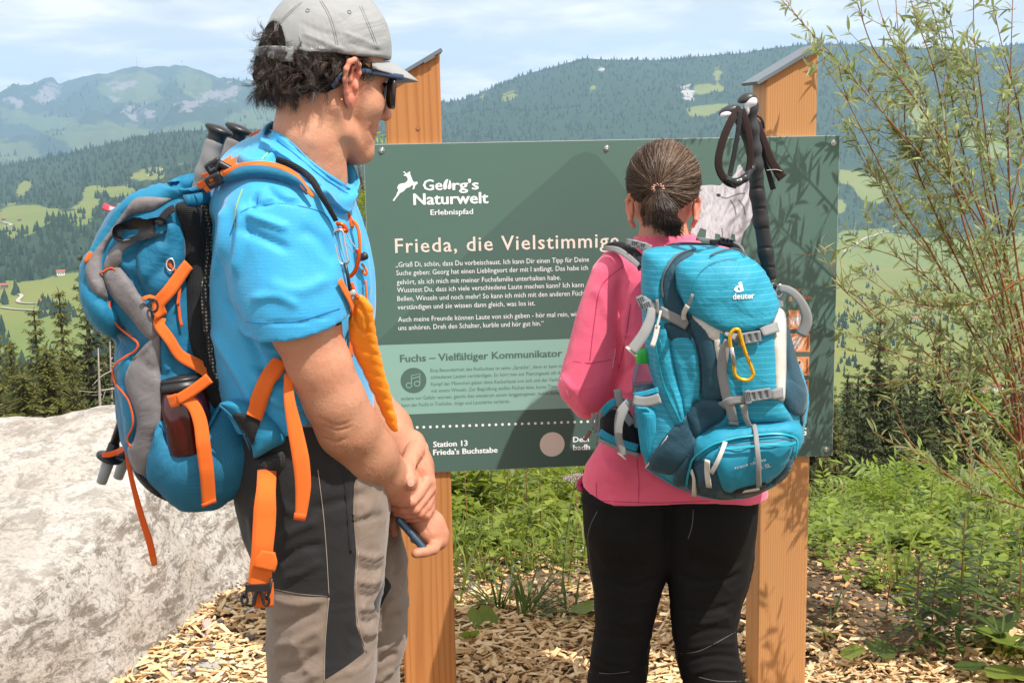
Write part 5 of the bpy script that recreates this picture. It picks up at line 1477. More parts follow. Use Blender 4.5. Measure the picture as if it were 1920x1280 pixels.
def surf_text(T,tree,s,px0,py0,px1,py1,cap_px,mat,bold=.02,lift=.0006,under=None,name='lettering',shear=0.0):
 """lettering laid on a curved surface along a picture baseline"""
 V,F = text_mesh(s,bold,1.05,3)
 x = V[:,0] - V[:,0].min(); x = x / x.max(); L_ = math.hypot(px1 - px0,py1 - py0); ux,uy = (px1 - px0) / L_,(py1 - py0) / L_
 h = V[:,1] / .70 * cap_px
 qx = px0 + x * L_ * ux + h * uy + shear * h; qy = py0 + x * L_ * uy - h * ux
 H,Nn = cast(tree,qx,qy)
 ok = ~np.isnan(H[:,0])
 if not ok.all(): H,Nn = fill_nan(H),fill_nan(Nn)
 return T.part(name,(H + Nn * lift,F),mat,under,sm=False)
surf_text(MAN,T_CAP,'UPF 50+',583,93,609,93,5,M_WHITEP,.02,.0006,CAPO)
# ---- hair
M_HAIR = NT('dark_curly_hair'); t = M_HAIR
c = t.mix(t.ramp(t.attr('tint'),[(0,0),(1,1)]),(0.020,0.013,0.009),(0.085,0.052,0.034)); c = t.mix(t.ramp(t.attr('grey'),[(0.4,0),(0.9,1)]),c,(0.33,0.31,0.30))
t.set(**{'Base Color': c,'Roughness': 0.38,'Specular IOR Level': 0.6}); M_HAIR = t.m
def f_hair(p):
 q = (p - HO) @ HR
 r = ell(q,(-.005,0,.044),(.0975,.082,.093))
 r = smin(r,ell(q,(-.068,0,.008),(.036,.054,.040)),.03)
 r = smax(r,-(q[:,2] + .030 + .30 * q[:,0] * -1 * (q[:,0] > -.04) - .10 * (q[:,0] < -.04) * 0),.01)
 r = smax(r,(q[:,0] * .9 - .050) + np.abs(q[:,2] - .03) * .3,.01)
 r = smax(r,-(q[:,2] + .017 - np.clip((q[:,0] + .02),0,.1) * .6),.008)
 r = smax(r,np.minimum(q[:,2] - (.050 + .08 * q[:,0]),ell(q,(-.11,-.006,.050),(.056,.042,.046))),.003)
 return r + .0045 * np.clip((.06 - q[:,2]) / .02,0.1,1) * fbm(q,55,3,2) + .002
V,F = mesh_sdf(f_hair,HO - [.15,.13,.08],HO + [.13,.13,.15],0.004)
HAIR = MAN.part('hair',(V,F),M_HAIR,attrs={'tint': .15 + 0 * V[:,0],'grey': 0 * V[:,0]})
q = (V - HO) @ HR; N_ = vnormals(V,F)
vis = (q[:,1] < .03) & (q[:,2] < .052) | (q[:,0] < -.075) & (np.abs(q[:,1]) < .05)
idx = np.where(vis & ((N_ @ Hf) < .7))[0]
pxh,pyh,_ = to_px(V[idx]); hair_zone = sd_poly(pxh,pyh,np.array([(484,100),(500,62),(540,55),(565,100),(640,106),(700,100),(716,116),(704,128),(690,150),(674,150),(678,112),(640,108),(644,146),(606,160),(560,178),(508,192),(486,178),(486,120)],float)) < 1
idx = idx[hair_zone]
M_HAIRB = simple('hair_base',(0.012,0.009,0.007),0.9,spec=.1)
HAIR.data.materials.clear(); HAIR.data.materials.append(M_HAIRB)
pick = rng.choice(idx,560)
tubesV,tubesF,tint,grey = [],[],[],[]
K = 8; S = 3; an = np.linspace(0,2 * math.pi,S,endpoint=False); off = 0
for i in pick:
 o0 = V[i] + rng.normal(0,.002,3); n = N_[i]; qq = q[i]
 L = rng.uniform(.012,.026) * (0.5 if qq[0] > .02 else 1.0)
 d = -Hu * rng.uniform(.0,1.0) - Hf * rng.uniform(-.6,.8) + n * rng.uniform(.0,.35) + rng.normal(0,.3,3)
 d /= np.linalg.norm(d); s1 = np.cross(d,n); s1 /= max(np.linalg.norm(s1),1e-6); s2 = np.cross(d,s1)
 ph = rng.uniform(0,6.28); cr = rng.uniform(.0028,.0062); tw = rng.uniform(2.5,5.0) * rng.choice([-1,1])
 ti0 = rng.uniform(0,1); gr0 = np.clip((qq[0] - .02) * 14,0,1) * rng.uniform(.2,1.2) + (rng.rand() < .05) * .6
 for _k in range(11):
  o = o0 + rng.normal(0,.0016,3); ph1 = ph + rng.normal(0,.18); cr1 = cr * rng.uniform(.8,1.15); L1 = L * rng.uniform(.8,1.1); tw1 = tw * rng.uniform(.93,1.07)
  if rng.rand() < .06: L1 *= 1.35; cr1 *= 1.4
  tt = np.linspace(0,1,K)[:,None]
  pts = o + d * L1 * tt + (s1 * (np.cos(ph1 + tw1 * tt) - math.cos(ph1)) + s2 * (np.sin(ph1 + tw1 * tt) - math.sin(ph1))) * cr1 * np.minimum(tt * 3,1) - np.array([0,0,1]) * .004 * tt ** 2
  rr = np.linspace(1,.35,K) * rng.uniform(.00022,.00042)
  tg = np.gradient(pts,axis=0); tg /= np.linalg.norm(tg,axis=1,keepdims=True); a_ = np.cross(tg,n + .01); a_ /= np.linalg.norm(a_,axis=1,keepdims=True); b_ = np.cross(tg,a_)
  vv = pts[:,None] + rr[:,None,None] * (np.cos(an)[None,:,None] * a_[:,None] + np.sin(an)[None,:,None] * b_[:,None])
  tubesV.append(vv.reshape(-1,3)); base = np.arange(K - 1)[:,None] * S + np.arange(S)[None]; nx_ = np.arange(K - 1)[:,None] * S + (np.arange(S)[None] + 1) % S
  tubesF.append(np.stack([base,nx_,nx_ + S,base + S],-1).reshape(-1,4) + off); off += K * S
  tint += [np.clip(ti0 + rng.normal(0,.15),0,1)] * (K * S); grey += [gr0] * (K * S)
MAN.part('curls',(np.concatenate(tubesV),np.concatenate(tubesF)),M_HAIR,HAIR,attrs={'tint': tint,'grey': grey},kind='stuff')
# ---- sunglasses
SG = Thing('sunglasses','dark blue framed sunglasses on the face of the man in the cap','sunglasses',hl(.09,0,.0))
M_SGB = simple('blue_temple',(0.035,0.06,0.11),0.35); M_SGD = simple('dark_frame',(0.025,0.02,0.018),0.3)
t = NT('brown_lens'); t.set(**{'Base Color': (0.10,0.03,0.02),'Roughness': 0.08,'Specular IOR Level': 0.8,'Alpha': 0.88}); M_LENS = t.m
for s in (-1,1):
 tp = [hl(.103,s * .068,.026),hl(.07,s * .071,.026),hl(.03,s * .074,.026),hl(-.005,s * .076,.016),hl(-.018,s * .074,-.004)]
 SG.part('temple',tube(spline(tp,5),.0042,6,flat=.4,up=Hl),M_SGB)
 lp = []
 for a in np.linspace(0,2 * math.pi,26,endpoint=False):
  ca,sa = math.cos(a),math.sin(a); rx_ = .030 * abs(ca) ** .75 * np.sign(ca); rz_ = .025 * abs(sa) ** .75 * np.sign(sa)
  lp.append((rx_,rz_))
 lp = np.array(lp)
 X = s * .038 + lp[:,0]; bow = .112 - 5.2 * X ** 2
 ring = np.array([hl(b_,x,z) for b_,x,z in zip(bow,X,lp[:,1] + .006)])
 rn = len(ring)
 t_ = np.roll(ring,-1,0) - np.roll(ring,1,0); t_ /= np.linalg.norm(t_,axis=1,keepdims=True); bb = np.cross(t_,Hf)
 vv = []
 for (o1,o2) in ((.0024,.003),(-.0014,.003),(-.0014,-.003),(.0024,-.003)): vv.append(ring + bb * o1 + Hf * o2)
 vv = np.stack(vv,1).reshape(-1,3); ff = [[i * 4 + k,((i + 1) % rn) * 4 + k,((i + 1) % rn) * 4 + (k + 1) % 4,i * 4 + (k + 1) % 4] for i in range(rn) for k in range(4)]
 SG.part('rim',(vv,ff),M_SGD)
 c0 = ring.mean(0) + Hf * .002
 SG.part('lens',(np.vstack([ring,c0]),[[i,(i + 1) % rn,rn] for i in range(rn)]),M_LENS)
SG.part('bridge',tube([hl(.112,-.010,.018),hl(.115,0,.020),hl(.112,.010,.018)],.0025,6),M_SGD)
# ---- phone
PH = Thing('phone','dark smartphone held by its lower corner in the hand of the man','phone',hz(430,960,2.02))
pa,pb = np.array(hz(285,800,2.005)),np.array(hz(575,1130,1.992))
pu = pb - pa; plen = np.linalg.norm(pu); pu /= plen
pn_ = np.cross(pu,[0.06,1.0,-.20]); pn_ /= np.linalg.norm(pn_); pv = np.cross(pn_,pu)
if pv[1] < 0: pv = -pv
RP = np.stack([pu,pv,np.cross(pu,pv)],1); pc = (pa + pb) / 2 + pv * .068
M_PH = simple('phone_metal',(0.06,0.12,0.19),0.3,metal=.6); M_SCR = simple('phone_glass',(0.01,0.012,0.014),0.06,spec=.8)
PH.part('case',mesh_sdf(lambda p: box(p,pc,(plen / 2,.070,.0052),.0036,RP),pc - .09,pc + .09,.0016),M_PH)
for s,m_ in ((1,M_SCR),(-1,M_SCR)): PH.part('screen' if s == 1 else 'glass_back',cubemesh(pc + RP[:,2] * s * .0054,(plen / 2 - .003,.067,.0003),RP),m_,sm=False)
fe = (pa + pb) / 2 - pv * .0022
PH.part('port',cubemesh(fe,(.0045,.0006,.0013),RP),M_SCR,sm=False)
for k in list(range(-7,-2)) + list(range(3,8)): PH.part('speaker_hole',cubemesh(fe + pu * k * .0032,(.0009,.0006,.0009),RP),M_SCR,sm=False)
# =================================================================== THE MAN'S BACKPACK
A2 = lambda pts: [(130 + a / 2.56,220 + b / 2.56) + tuple(r) for a,b,*r in pts]
A3 = lambda pts: [(130 + a / 2.327,620 + b / 2.327) + tuple(r) for a,b,*r in pts]
A4 = lambda pts: [(340 + a / 5.333,220 + b / 5.333) + tuple(r) for a,b,*r in pts]
M_TEAL = fabric('teal_nylon',(0.012,0.155,0.285),0.6,weave=1500,wb=.2,var=.12,fold=.55)
M_TEALL = fabric('teal_nylon_light',(0.016,0.21,0.37),0.58,weave=1500,wb=.2,var=.08,fold=.4)
M_GREYN = fabric('grey_nylon',(0.20,0.185,0.19),0.6,weave=1500,wb=.2,var=.08,fold=.45)
M_OR = fabric('orange_webbing',(0.90,0.17,0.018),0.6,weave=1900,wb=.5,var=.05,fold=.1)
M_ORD = fabric('orange_piping',(0.85,0.12,0.015),0.6,weave=1900,wb=.3)
M_BLK = simple('black_plastic',(0.018,0.018,0.020),0.35,bump=.1,bs=300)
M_BLKM = fabric('black_mesh',(0.016,0.016,0.018),0.85,weave=700,wb=.8)
def dotmesh(name,a,b,sc,thr=.32,bump=.6):
 t = NT(name); co = t.coord(scale=(1,1,.85)); v = t.n('ShaderNodeTexVoronoi'); v.inputs['Scale'].default_value = sc; v.inputs['Randomness'].default_value = .15; t.link(co,v.inputs['Vector'])
 c = t.mix(t.ramp(v.outputs['Distance'],[(thr - .04,1),(thr + .04,0)]),a,b); t.set(**{'Base Color': c,'Roughness': .8}); t.bump(v.outputs['Distance'],bump,.001); return t.m
M_BEIGEM = dotmesh('spacer_mesh',(0.02,0.018,0.017),(0.42,0.34,0.25),210)
M_POCK = dotmesh('pocket_mesh',(0.014,0.17,0.30),(0.008,0.10,0.20),420,.3,.4)
pack_o = [(390,332),(345,331),(300,350),(262,366),(240,378),(214,402),(190,440),(170,478),(158,515),(156,560),(163,592),(180,614),(206,628),(220,640),(217,670),(218,710),(224,770),(232,830),(246,872),(264,900),(292,922),(322,939),(352,947),(402,947),(438,930),(466,900),(474,850),(462,805),(432,755),(406,705),(392,620),(378,520),(372,440),(376,380),(392,350)]
def f_pack(p):
 r = slab(p,pack_o,2.04,.150,.075)
 r = smin(r,slab(p,[(255,372),(214,404),(186,450),(168,500),(162,560),(178,600),(215,618),(240,560),(300,460),(330,385)],2.04,.150,.06),.02)
 g = np.abs(sd_poly(*to_px(p)[:2],np.array([(204,560),(222,640),(300,700),(300,560),(215,500)],float))) * .0008
 r = r + .008 * np.exp(-(g / .006) ** 2) * (p[:,1] < 2.04)
 return r + .004 * fbm(p,11,3,6) + .0015 * fbm(p,36,2,3) - .004 * rid(p,(15,15,15),3)
V,F = mesh_sdf(f_pack,(-.70,1.86,.86),(-.36,2.22,1.54),0.0055)
V = smooth(V,F,2,.5); N_ = vnormals(V,F)
for pth,a_,w_ in ((A2([(250,700),(330,640),(430,560)]),-.008,9),(A2([(330,780),(400,700),(470,600)]),.006,10),(A2([(450,520),(470,640),(440,760)]),-.005,8),(A2([(230,1000),(270,1060),(330,1080)]),-.010,8),
     (A2([(300,740),(380,850),(420,880)]),-.004,8),(A2([(350,1150),(400,1100),(430,1040)]),-.005,8),(A2([(100,760),(150,860),(220,900)]),-.006,6),(A2([(440,1000),(450,1100),(470,1230)]),.005,8)):
 V = crease(V,N_,pth,a_,w_)
MP = Thing('backpack','teal and grey hiking backpack with orange straps on the back of the man','backpack',P(330,945,2.04),'hiking backpacks')
MP.part('main_compartment',(V,F),M_TEAL)
TP = bvh((V,F))
def pt(T,name,tree,poly,mat,h=.002,puff=0.,pw=20,step=7,under=None,wr=.0012,seed=1,**kw):
 return T.part(name,patch(tree,poly,h,step,puff,pw,wr=wr,seed=seed,**kw),mat,under)
def strap(T,tree,path,w_px,mat,Yref=1.9,lift=.003,th=.0014,name='strap',step=5,under=None,sm=2,bulge=0.0):
 p,n = on_surface(tree,path,step,lift,sm)
 w = np.asarray(w_px,float)
 if w.ndim: w = np.interp(np.linspace(0,1,len(p)),np.linspace(0,1,len(w)),w)
 return T.part(name,strip(p,n,w * SCL(path[0][0],path[0][1],Yref),th,bulge),mat,under)
LID = pt(MP,'lid',TP,A2([(290,395),(400,345),(530,292),(610,278),(640,300),(620,335),(540,380),(480,400),(400,440),(300,470),(240,520),(190,600),(160,690),(165,780),(190,870),(232,960),(228,1040),(190,1038),(130,990),(90,920),(66,850),(62,770),(90,680),(140,610),(210,500)]),M_TEALL,.004,.012,18)
TP2 = bvh((V,F),(np.array([v.co[:] for v in LID.data.vertices]) + MP.loc,[list(p.vertices) for p in LID.data.polygons]))
pt(MP,'grey_lid_panel',TP2,A2([(330,384),(470,388),(484,398),(400,448),(330,458),(268,492),(220,556),(172,622),(155,700),(165,775),(182,872),(150,862),(104,822),(78,742),(92,690),(124,636),(204,536),(268,446)]),M_GREYN,.002,.0015,10,under=LID,wr=.001)
pt(MP,'grey_side_panel',TP,A2([(166,752),(204,712),(240,716),(300,790),(400,948),(428,1000),(428,1060),(385,1064),(300,962),(205,850)]),M_GREYN,.004,.004,14)
pt(MP,'grey_side_panel',TP,A3([(388,5),(396,100),(398,200),(402,290),(404,390),(372,470),(346,610),(328,622),(290,600),(262,512),(292,470),(300,370),(252,232),(262,168),(300,100)]),M_GREYN,.004,.004,14)
pt(MP,'grey_gusset',TP,A2([(240,710),(262,640),(330,590),(260,590),(195,650),(168,720),(170,748)]),M_GREYN,.003,.002,8)  # gusset strip in the same grey nylon as the side panels
pt(MP,'teal_side_panel',TP,A2([(345,790),(330,640),(440,520),(500,508),(545,560),(548,700),(500,800),(430,870),(380,860)]),M_TEAL,.003,.006,30,wr=.002)
pt(MP,'front_edge_panel',TP,A3([(205,165),(230,130),(285,112),(262,200),(250,240),(290,330),(300,400),(272,470),(280,505),(250,480),(230,330),(212,240)]),M_TEALL,.003,.002,8,wr=.001)
pt(MP,'bottom_panel',TP,A3([(290,600),(330,640),(400,690),(470,735),(500,752),(440,740),(370,705),(310,650)]),M_BLACKF,.003,.001,8,wr=0)
for pth,w in ((A2([(196,880),(225,960),(285,1020),(338,1065),(345,1100),(300,1140),(250,1175),(232,1215),(248,1290)]),3.6),(A3([(205,175),(215,220),(245,262),(275,300),(292,370),(290,420),(268,465),(285,500)]),3.2),(A2([(162,752),(205,712),(232,722)]),2.4)):
 strap(MP,TP,pth,w,M_ORD,lift=.006,th=.002,name='piping',step=4)
pt(MP,'reflective_tab',TP2,A2([(86,700),(78,690),(98,652),(108,645),(112,660),(96,690)]),M_OR,.004,.001,5,step=3,wr=0)
pt(MP,'back_padding',TP,[(328,386),(350,380),(374,384),(381,430),(376,500),(371,560),(380,630),(398,690),(425,740),(440,760),(410,772),(386,738),(370,690),(354,630),(350,560),(348,500),(344,440)],M_BLKM,.008,.012,14,wr=0,sink=.02)
pt(MP,'spacer_mesh',TP,[(357,384),(374,386),(382,430),(377,500),(372,560),(382,630),(400,690),(420,738),(400,745),(380,700),(366,640),(358,560),(360,490),(363,430)],M_BEIGEM,.0200,.006,9,wr=0,sink=.01)
pk_ = A3([(398,396),(430,462),(500,482),(590,442),(640,360),(664,326),(712,372),(770,450),(796,512),(798,590),(740,690),(700,712),(640,752),(520,762),(470,742),(410,690),(345,615),(372,470)])
POCK = pt(MP,'side_pocket',TP,pk_,M_POCK,.006,.024,60,wr=.004,step=6,seed=9)
TPK = bvh((V,F),(np.array([v.co[:] for v in POCK.data.vertices]) + MP.loc,[list(p.vertices) for p in POCK.data.polygons]))
strap(MP,TPK,A3([(400,398),(430,470),(500,488),(592,448),(640,372),(662,334)]),9,M_TEALL,lift=.002,th=.003,name='pocket_binding',under=POCK,bulge=.001)
for k,dx in enumerate((-70,-45,-15,20,60)): pass
BO = Thing('water_bottle','dark red drinking bottle with black lid in the side pocket of the pack','bottle',P(352,830,1.875),'water bottles carried in pack pockets')
b0,b1 = P(360,850,1.893),P(340,705,1.905)
M_RED = simple('red_bottle',(0.07,0.004,0.005),0.12,spec=.7,var=.1); M_BL2 = simple('bottle_lid',(0.02,0.02,0.022),0.4)
BO.part('bottle_body',lathe([(0,.030),(.004,.036),(.075,.036),(.088,.034),(.100,.031)],b0,b1,36),M_RED)
BO.part('lid',lathe([(.098,.033),(.099,.0345),(.108,.0345),(.109,.032),(.112,.032),(.113,.033),(.117,.030),(.121,.014),(.124,.012),(.130,.011)],b0,b1,36),M_BL2)
BO.part('lid_loop',torus(P(345,714,1.90),.007,.002,euler(90,0,0)),M_BL2)
strap(MP,TP,A2([(548,705),(500,790),(450,880),(425,950)]),24,M_OR,lift=.012,name='compression_strap',bulge=.0005)
strap(MP,TP,A2([(420,955),(455,1020),(475,1075),(540,1150),(610,1200),(655,1250)]),[22,20,20,24,26],M_OR,lift=.011,name='compression_strap')
strap(MP,TPK,A3([(612,205,1.868),(560,245,1.868),(500,285,1.869),(470,300,1.87)]),20,M_OR,lift=.016,name='compression_strap')
strap(MP,TPK,A3([(475,300,1.872),(440,310,1.88),(412,312,1.90)]),24,M_OR,lift=.013,name='strap_loop')
strap(MP,TPK,A3([(500,290,1.872),(545,330,1.868),(572,400,1.862),(585,500,1.855),(600,620,1.86),(610,752,1.875)]),[22,25,26,26,26],M_OR,lift=.014,name='hanging_strap',bulge=.0005)
strap(MP,TPK,A3([(606,742,1.872),(612,757,1.873)]),27,M_ORD,lift=.016,name='strap_hem')
strap(MP,TP,A2([(362,878),(385,868),(410,880),(420,900)]),7,M_OR,lift=.012,name='cord_loop')
strap(MP,TP,A2([(480,680),(490,720),(505,730),(512,780),(520,830),(510,900)]),6,M_ORD,lift=.008,name='zip_pull')
strap(MP,TP,A2([(515,880),(525,960),(535,1000)]),5,M_ORD,lift=.006,name='zip_garage')
for z_ in (A2([(492,705)]),A2([(402,905)])):
 H,Nn = cast(TP,[z_[0][0]],[z_[0][1]]); MP.part('buckle',torus(H[0] + Nn[0] * .012,.006,.0017,euler(80,0,10),16,6,1,1.5),M_BLK if z_[0][0] < 300 else M_STEEL)
def f_gl(p):
 r = chain(p,pch([(226,436,1.885,.013),(250,432,1.870,.018),(274,430,1.870,.016),(296,424,1.880,.011),(306,420,1.895,.008)]),.01)
 r = smin(r,chain(p,pch([(226,446,1.875,.009),(246,452,1.860,.011),(262,450,1.860,.010),(270,442,1.865,.008)]),.008),.006)
 r = smax(r,-chain(p,pch([(230,440,1.848,.003),(250,443,1.843,.004),(262,441,1.845,.003)]),.006),.004)
 return r + .0015 * fbm(p,50,3,4)
MP.part('hood_pocket_flap',mesh_sdf(f_gl,P(215,470,1.94) - [.02,.06,.01],P(315,400,1.94) + [.02,.04,.01],.0025),M_BLK)
strap(MP,TP,A2([(430,520),(480,455),(500,440)]),14,M_BLACKF,lift=.010,name='side_strap')
wing_o = A3([(655,318),(720,298),(790,322),(850,352),(905,400),(948,462),(944,490),(870,528),(802,562),(796,505),(760,440),(700,360)])
def f_wing(p):
 return slab(p,wing_o,lambda x,y: 1.86 + (x - 480) * 0.0001,.028,.02) + .002 * fbm(p,25,3,3)
Vw,Fw = mesh_sdf(f_wing,P(400,880,1.86) - [.0,.06,.0],P(560,730,1.86) + [.0,.06,.0],.004)
WING = MP.part('hip_belt_wing',(Vw,Fw),M_TEALL)
wb_o = A3([(806,565),(860,532),(945,496),(962,540),(968,590),(930,640),(880,668),(840,655),(815,610)])
MP.part('hip_belt_padding',mesh_sdf(lambda p: slab(p,wb_o,1.875,.030,.026),P(465,925,1.87) - [0,.06,0],P(560,820,1.87) + [0,.06,0],.004),dotmesh('black_spacer',(.012,.012,.013),(.035,.035,.038),260),WING)
TW = bvh((Vw,Fw),(V,F))
pt(MP,'black_wing_panel',TW,A3([(715,362),(780,368),(830,388),(815,450),(792,502),(765,450)]),M_BLACKF,.0025,.001,6,step=4,under=WING,wr=0)
strap(MP,TW,A3([(664,320),(715,366),(770,448),(796,510),(800,590)]),4,M_TEAL,lift=.003,th=.002,name='seam',under=WING)
strap(MP,TW,A3([(796,562),(870,530),(948,488)]),5,M_BLACKF,lift=.002,th=.002,name='edge_tape',under=WING)
T_ALL = bvh((Vw,Fw),(V,F),(np.array([v.co[:] for v in SHIRT.data.vertices]) + MAN.loc,[list(p.vertices) for p in SHIRT.data.polygons]),(np.array([v.co[:] for v in MAN_TR.data.vertices]) + MAN.loc,[list(p.vertices) for p in MAN_TR.data.polygons]))
strap(MP,T_ALL,A3([(925,110),(880,200),(830,300),(800,378)]),[30,32,32,30],M_OR,lift=.007,name='hip_belt_strap',sm=8)
strap(MP,T_ALL,A3([(955,190,1.83),(960,300,1.812),(985,430,1.805),(1010,560,1.80),(1020,680,1.80),(1010,810,1.80)]),[14,20,27,30,28,20],M_OR,lift=.0,name='hanging_strap',bulge=.0008)
strap(MP,T_ALL,A3([(1008,795,1.799),(1003,825,1.799)]),21,M_ORD,lift=0.001,name='strap_hem')
strap(MP,T_ALL,A3([(862,610,1.85),(860,665,1.815),(855,740,1.80),(850,850,1.795),(843,940,1.79),(838,1010,1.79),(830,1112,1.79)]),[34,34,40,40,38,40,42],M_OR,lift=0,name='hip_belt_strap',bulge=.001)
strap(MP,T_ALL,A3([(868,960,1.783),(860,1000,1.782),(850,1040,1.782)]),[24,40,38],M_OR,lift=0.001,name='strap_loop')
strap(MP,T_ALL,A3([(840,1100,1.795),(845,1150,1.797),(848,1205,1.80)]),[40,38,34],M_OR,lift=0,name='strap_end')
BK = MP.part('buckle',join(cubemesh(P(130 + 825 / 2.327,620 + 1118 / 2.327,1.786),(.018,.004,.005)),tube([P(x,y,1.785) for x,y in A3([(822,1120),(808,1160),(803,1195)])],.0035,6),tube([P(x,y,1.785) for x,y in A3([(830,1120),(842,1160),(850,1190)])],.0022,6)),M_BLK,angle=40)
for sx in ([(780,1100),(770,1145),(762,1165)],[(884,1080),(872,1140),(860,1170)]):
 MP.part('buckle_prong',tube([P(x,y,1.785) for x,y in A3(sx)],[.0022,.0026,.0022],6),M_BLK,BK)
for c_ in ((764,1170),(858,1174)):
 x,y = A3([c_])[0]; MP.part('buckle_prong',torus(P(x,y,1.785),.0055,.0022,euler(90,0,0),16,6,.8,1.5),M_BLK,BK)
strap(MP,TP,A3([(246,480,1.96),(255,560,1.955),(275,660,1.95),(315,810,1.95),(350,920,1.95),(368,1000,1.95)]),[8,9,10,12,13,13],M_ORD,lift=0,name='free_strap')
strap(MP,TP,A3([(364,985,1.948),(372,1022,1.948)]),[13,10],M_OR,lift=0,name='strap_hem')
strap(MP,TP,A3([(236,330,2.0),(244,420,1.99),(246,500,1.98)]),7,M_ORD,lift=0,name='free_strap')
strap(MP,T_ALL,A4([(0,840),(150,790),(330,690),(520,630),(700,600),(850,610),(1010,650),(1150,720),(1260,800)]),[22,26,25,25,25,22,17,10,4],M_TEAL,lift=.007,th=.008,name='shoulder_strap',sm=5,bulge=.004)
strap(MP,T_ALL,A4([(410,628),(560,580),(720,550),(880,560),(1010,600),(1130,680),(1230,760),(1320,840)]),[10,12,13,14,15,15,12,5],M_OR,lift=.013,th=.003,name='strap_binding',sm=5)
strap(MP,T_ALL,A4([(940,498),(1050,540),(1160,610),(1270,700),(1370,820),(1440,930),(1500,1050)]),[7,10,11,11,9,7,5],M_BLKM,lift=.009,th=.006,name='strap_edge_mesh',sm=5,bulge=.003)
strap(MP,T_ALL,A4([(420,570,1.86),(520,530,1.852),(640,490,1.85),(760,500,1.848),(860,520,1.85),(950,515,1.853)]),[11,14,13,15,17,18],M_OR,lift=0.004,name='load_adjuster_strap',sm=1,bulge=.001)
strap(MP,T_ALL,A4([(170,690,1.90),(260,640,1.89),(350,560,1.875),(430,500,1.87),(560,440,1.93)]),[13,16,14,16,18],M_OR,lift=.003,name='load_adjuster_strap',sm=1)
strap(MP,T_ALL,A4([(200,590,1.93),(290,560,1.92),(360,520,1.90),(400,480,1.89),(520,400,1.96)]),[8,8,10,12,12],M_OR,lift=.002,name='load_adjuster_strap',sm=1)
strap(MP,T_ALL,A4([(390,540,1.865),(420,590,1.862),(380,640,1.87),(300,690,1.885),(240,730,1.89)]),[14,12,10,12,10],M_OR,lift=.003,name='load_adjuster_strap',sm=1)
for c_,Yb,a_ in (((330,490),1.868,30),((430,520),1.862,-30),((330,630),1.86,25)):
 x,y = A4([c_])[0]; MP.part('strap_buckle',mesh_sdf(lambda p,c=P(x,y,Yb),a_=a_: smax(box(p,c,(.013,.005,.0095),.004,euler(y=-a_,x=15)),-box(p,c + [-.004,0,.0],(.004,.02,.0035),.001,euler(y=-a_,x=15)),.001),P(x,y,Yb) - .02,P(x,y,Yb) + .02,.0012),M_BLK)
strap(MP,T_ALL,A4([(700,200,2.12),(760,170,2.10),(810,150,2.08)]),[14,14,12],M_ORD,lift=0,name='far_shoulder_strap')
M_TAGR = simple('tag_red',(0.75,0.08,0.12),0.4); M_TAGW = simple('tag_white',(0.75,0.75,0.8),0.4)
tg = [(194,382),(238,392),(236,407),(220,404),(192,393)]
MP.part('tag',strip(np.array([P(193,386,2.08),P(205,391,2.08),P(228,399,2.07)]),np.array([0,-1,0.2]),.0105,.0008),M_TAGR)
MP.part('tag',strip(np.array([P(205,391,2.078),P(218,394,2.075),P(226,396,2.07)]),np.array([0,-1,0.2]),.006,.0008),M_TAGW)
MP.part('tag',strip(np.array([P(222,388,2.05),P(234,381,2.04),P(246,380,2.03)]),np.array([0,-1,0.2]),.008,.0008),M_TAGW)
strap(MP,T_ALL,[(630,525),(640,545),(652,570),(654,600),(652,640),(650,668)],[12,14,14,14,14],M_OR,lift=.006,name='chest_strap',sm=3)
strap(MP,T_ALL,[(648,388,1.99),(652,402,1.985),(660,418,1.98),(661,428,1.98)],[5,9,10,6],M_ORD,lift=.002,name='far_shoulder_strap')
MP.part('cord_loop',tube(spline(np.array([P(x,y,Y) for x,y,Y in [(662,414,1.97),(670,425,1.965),(674,445,1.96),(675,470,1.96),(673,490,1.965)]]),6),.0028,8),M_OR)
MP.part('cord_lock',lathe([(0,.004),(.004,.006),(.012,.006),(.014,.003)],P(674,485,1.96),P(684,480,1.96),12),M_BLK)
MP.part('cord_loop',tube(spline(np.array([P(x,y,1.97) for x,y in [(678,494),(686,505),(688,512),(684,515),(679,505)]]),5),.002,6),M_OR)
MP.part('cord_end',tube(spline(np.array([P(x,y,1.97) for x,y in [(685,525),(687,550),(689,575)]]),5),.0018,6),M_OR)
def carabiner(T,pts,r,mat,name,Y):
 q = spline(np.array([P(x,y,Y) for x,y in pts]),5,True); c = q.mean(0)
 n = len(q); t_ = np.roll(q,-1,0) - np.roll(q,1,0); t_ /= np.linalg.norm(t_,axis=1,keepdims=True); nn = np.array([0,-1,0.]); b = np.cross(t_,nn); S = 8; an = np.linspace(0,2 * math.pi,S,endpoint=False)
 V = (q[:,None] + r * (np.cos(an)[None,:,None] * b[:,None] + np.sin(an)[None,:,None] * nn)).reshape(-1,3)
 F = [[i * S + k,((i + 1) % n) * S + k,((i + 1) % n) * S + (k + 1) % S,i * S + (k + 1) % S] for i in range(n) for k in range(S)]
 return T.part(name,(V,F),mat)
C6 = lambda pts: [(600 + a / 5.333,380 + b / 5.333) for a,b in pts]
M_ANO = simple('orange_anodised',(0.75,0.09,0.01),0.28,metal=.75); M_SIL = simple('silver_wire',(0.70,0.71,0.73),0.25,metal=1.0)
CB = Thing('carabiner','orange carabiner on the chest strap of the man','carabiner',P(640,515,1.83),'climbing carabiners on the chest strap')
carabiner(CB,C6([(115,250),(150,215),(215,215),(262,262),(262,285),(235,275),(175,268),(140,290)]),.0030,M_ANO,'body',1.832)
CB.part('body',tube(spline(np.array([P(x,y,1.84) for x,y in C6([(138,300),(150,380),(160,470),(185,560),(190,640),(225,720),(290,740),(345,690),(375,610),(385,520),(370,465)])]),6),.0032,8),M_ANO)
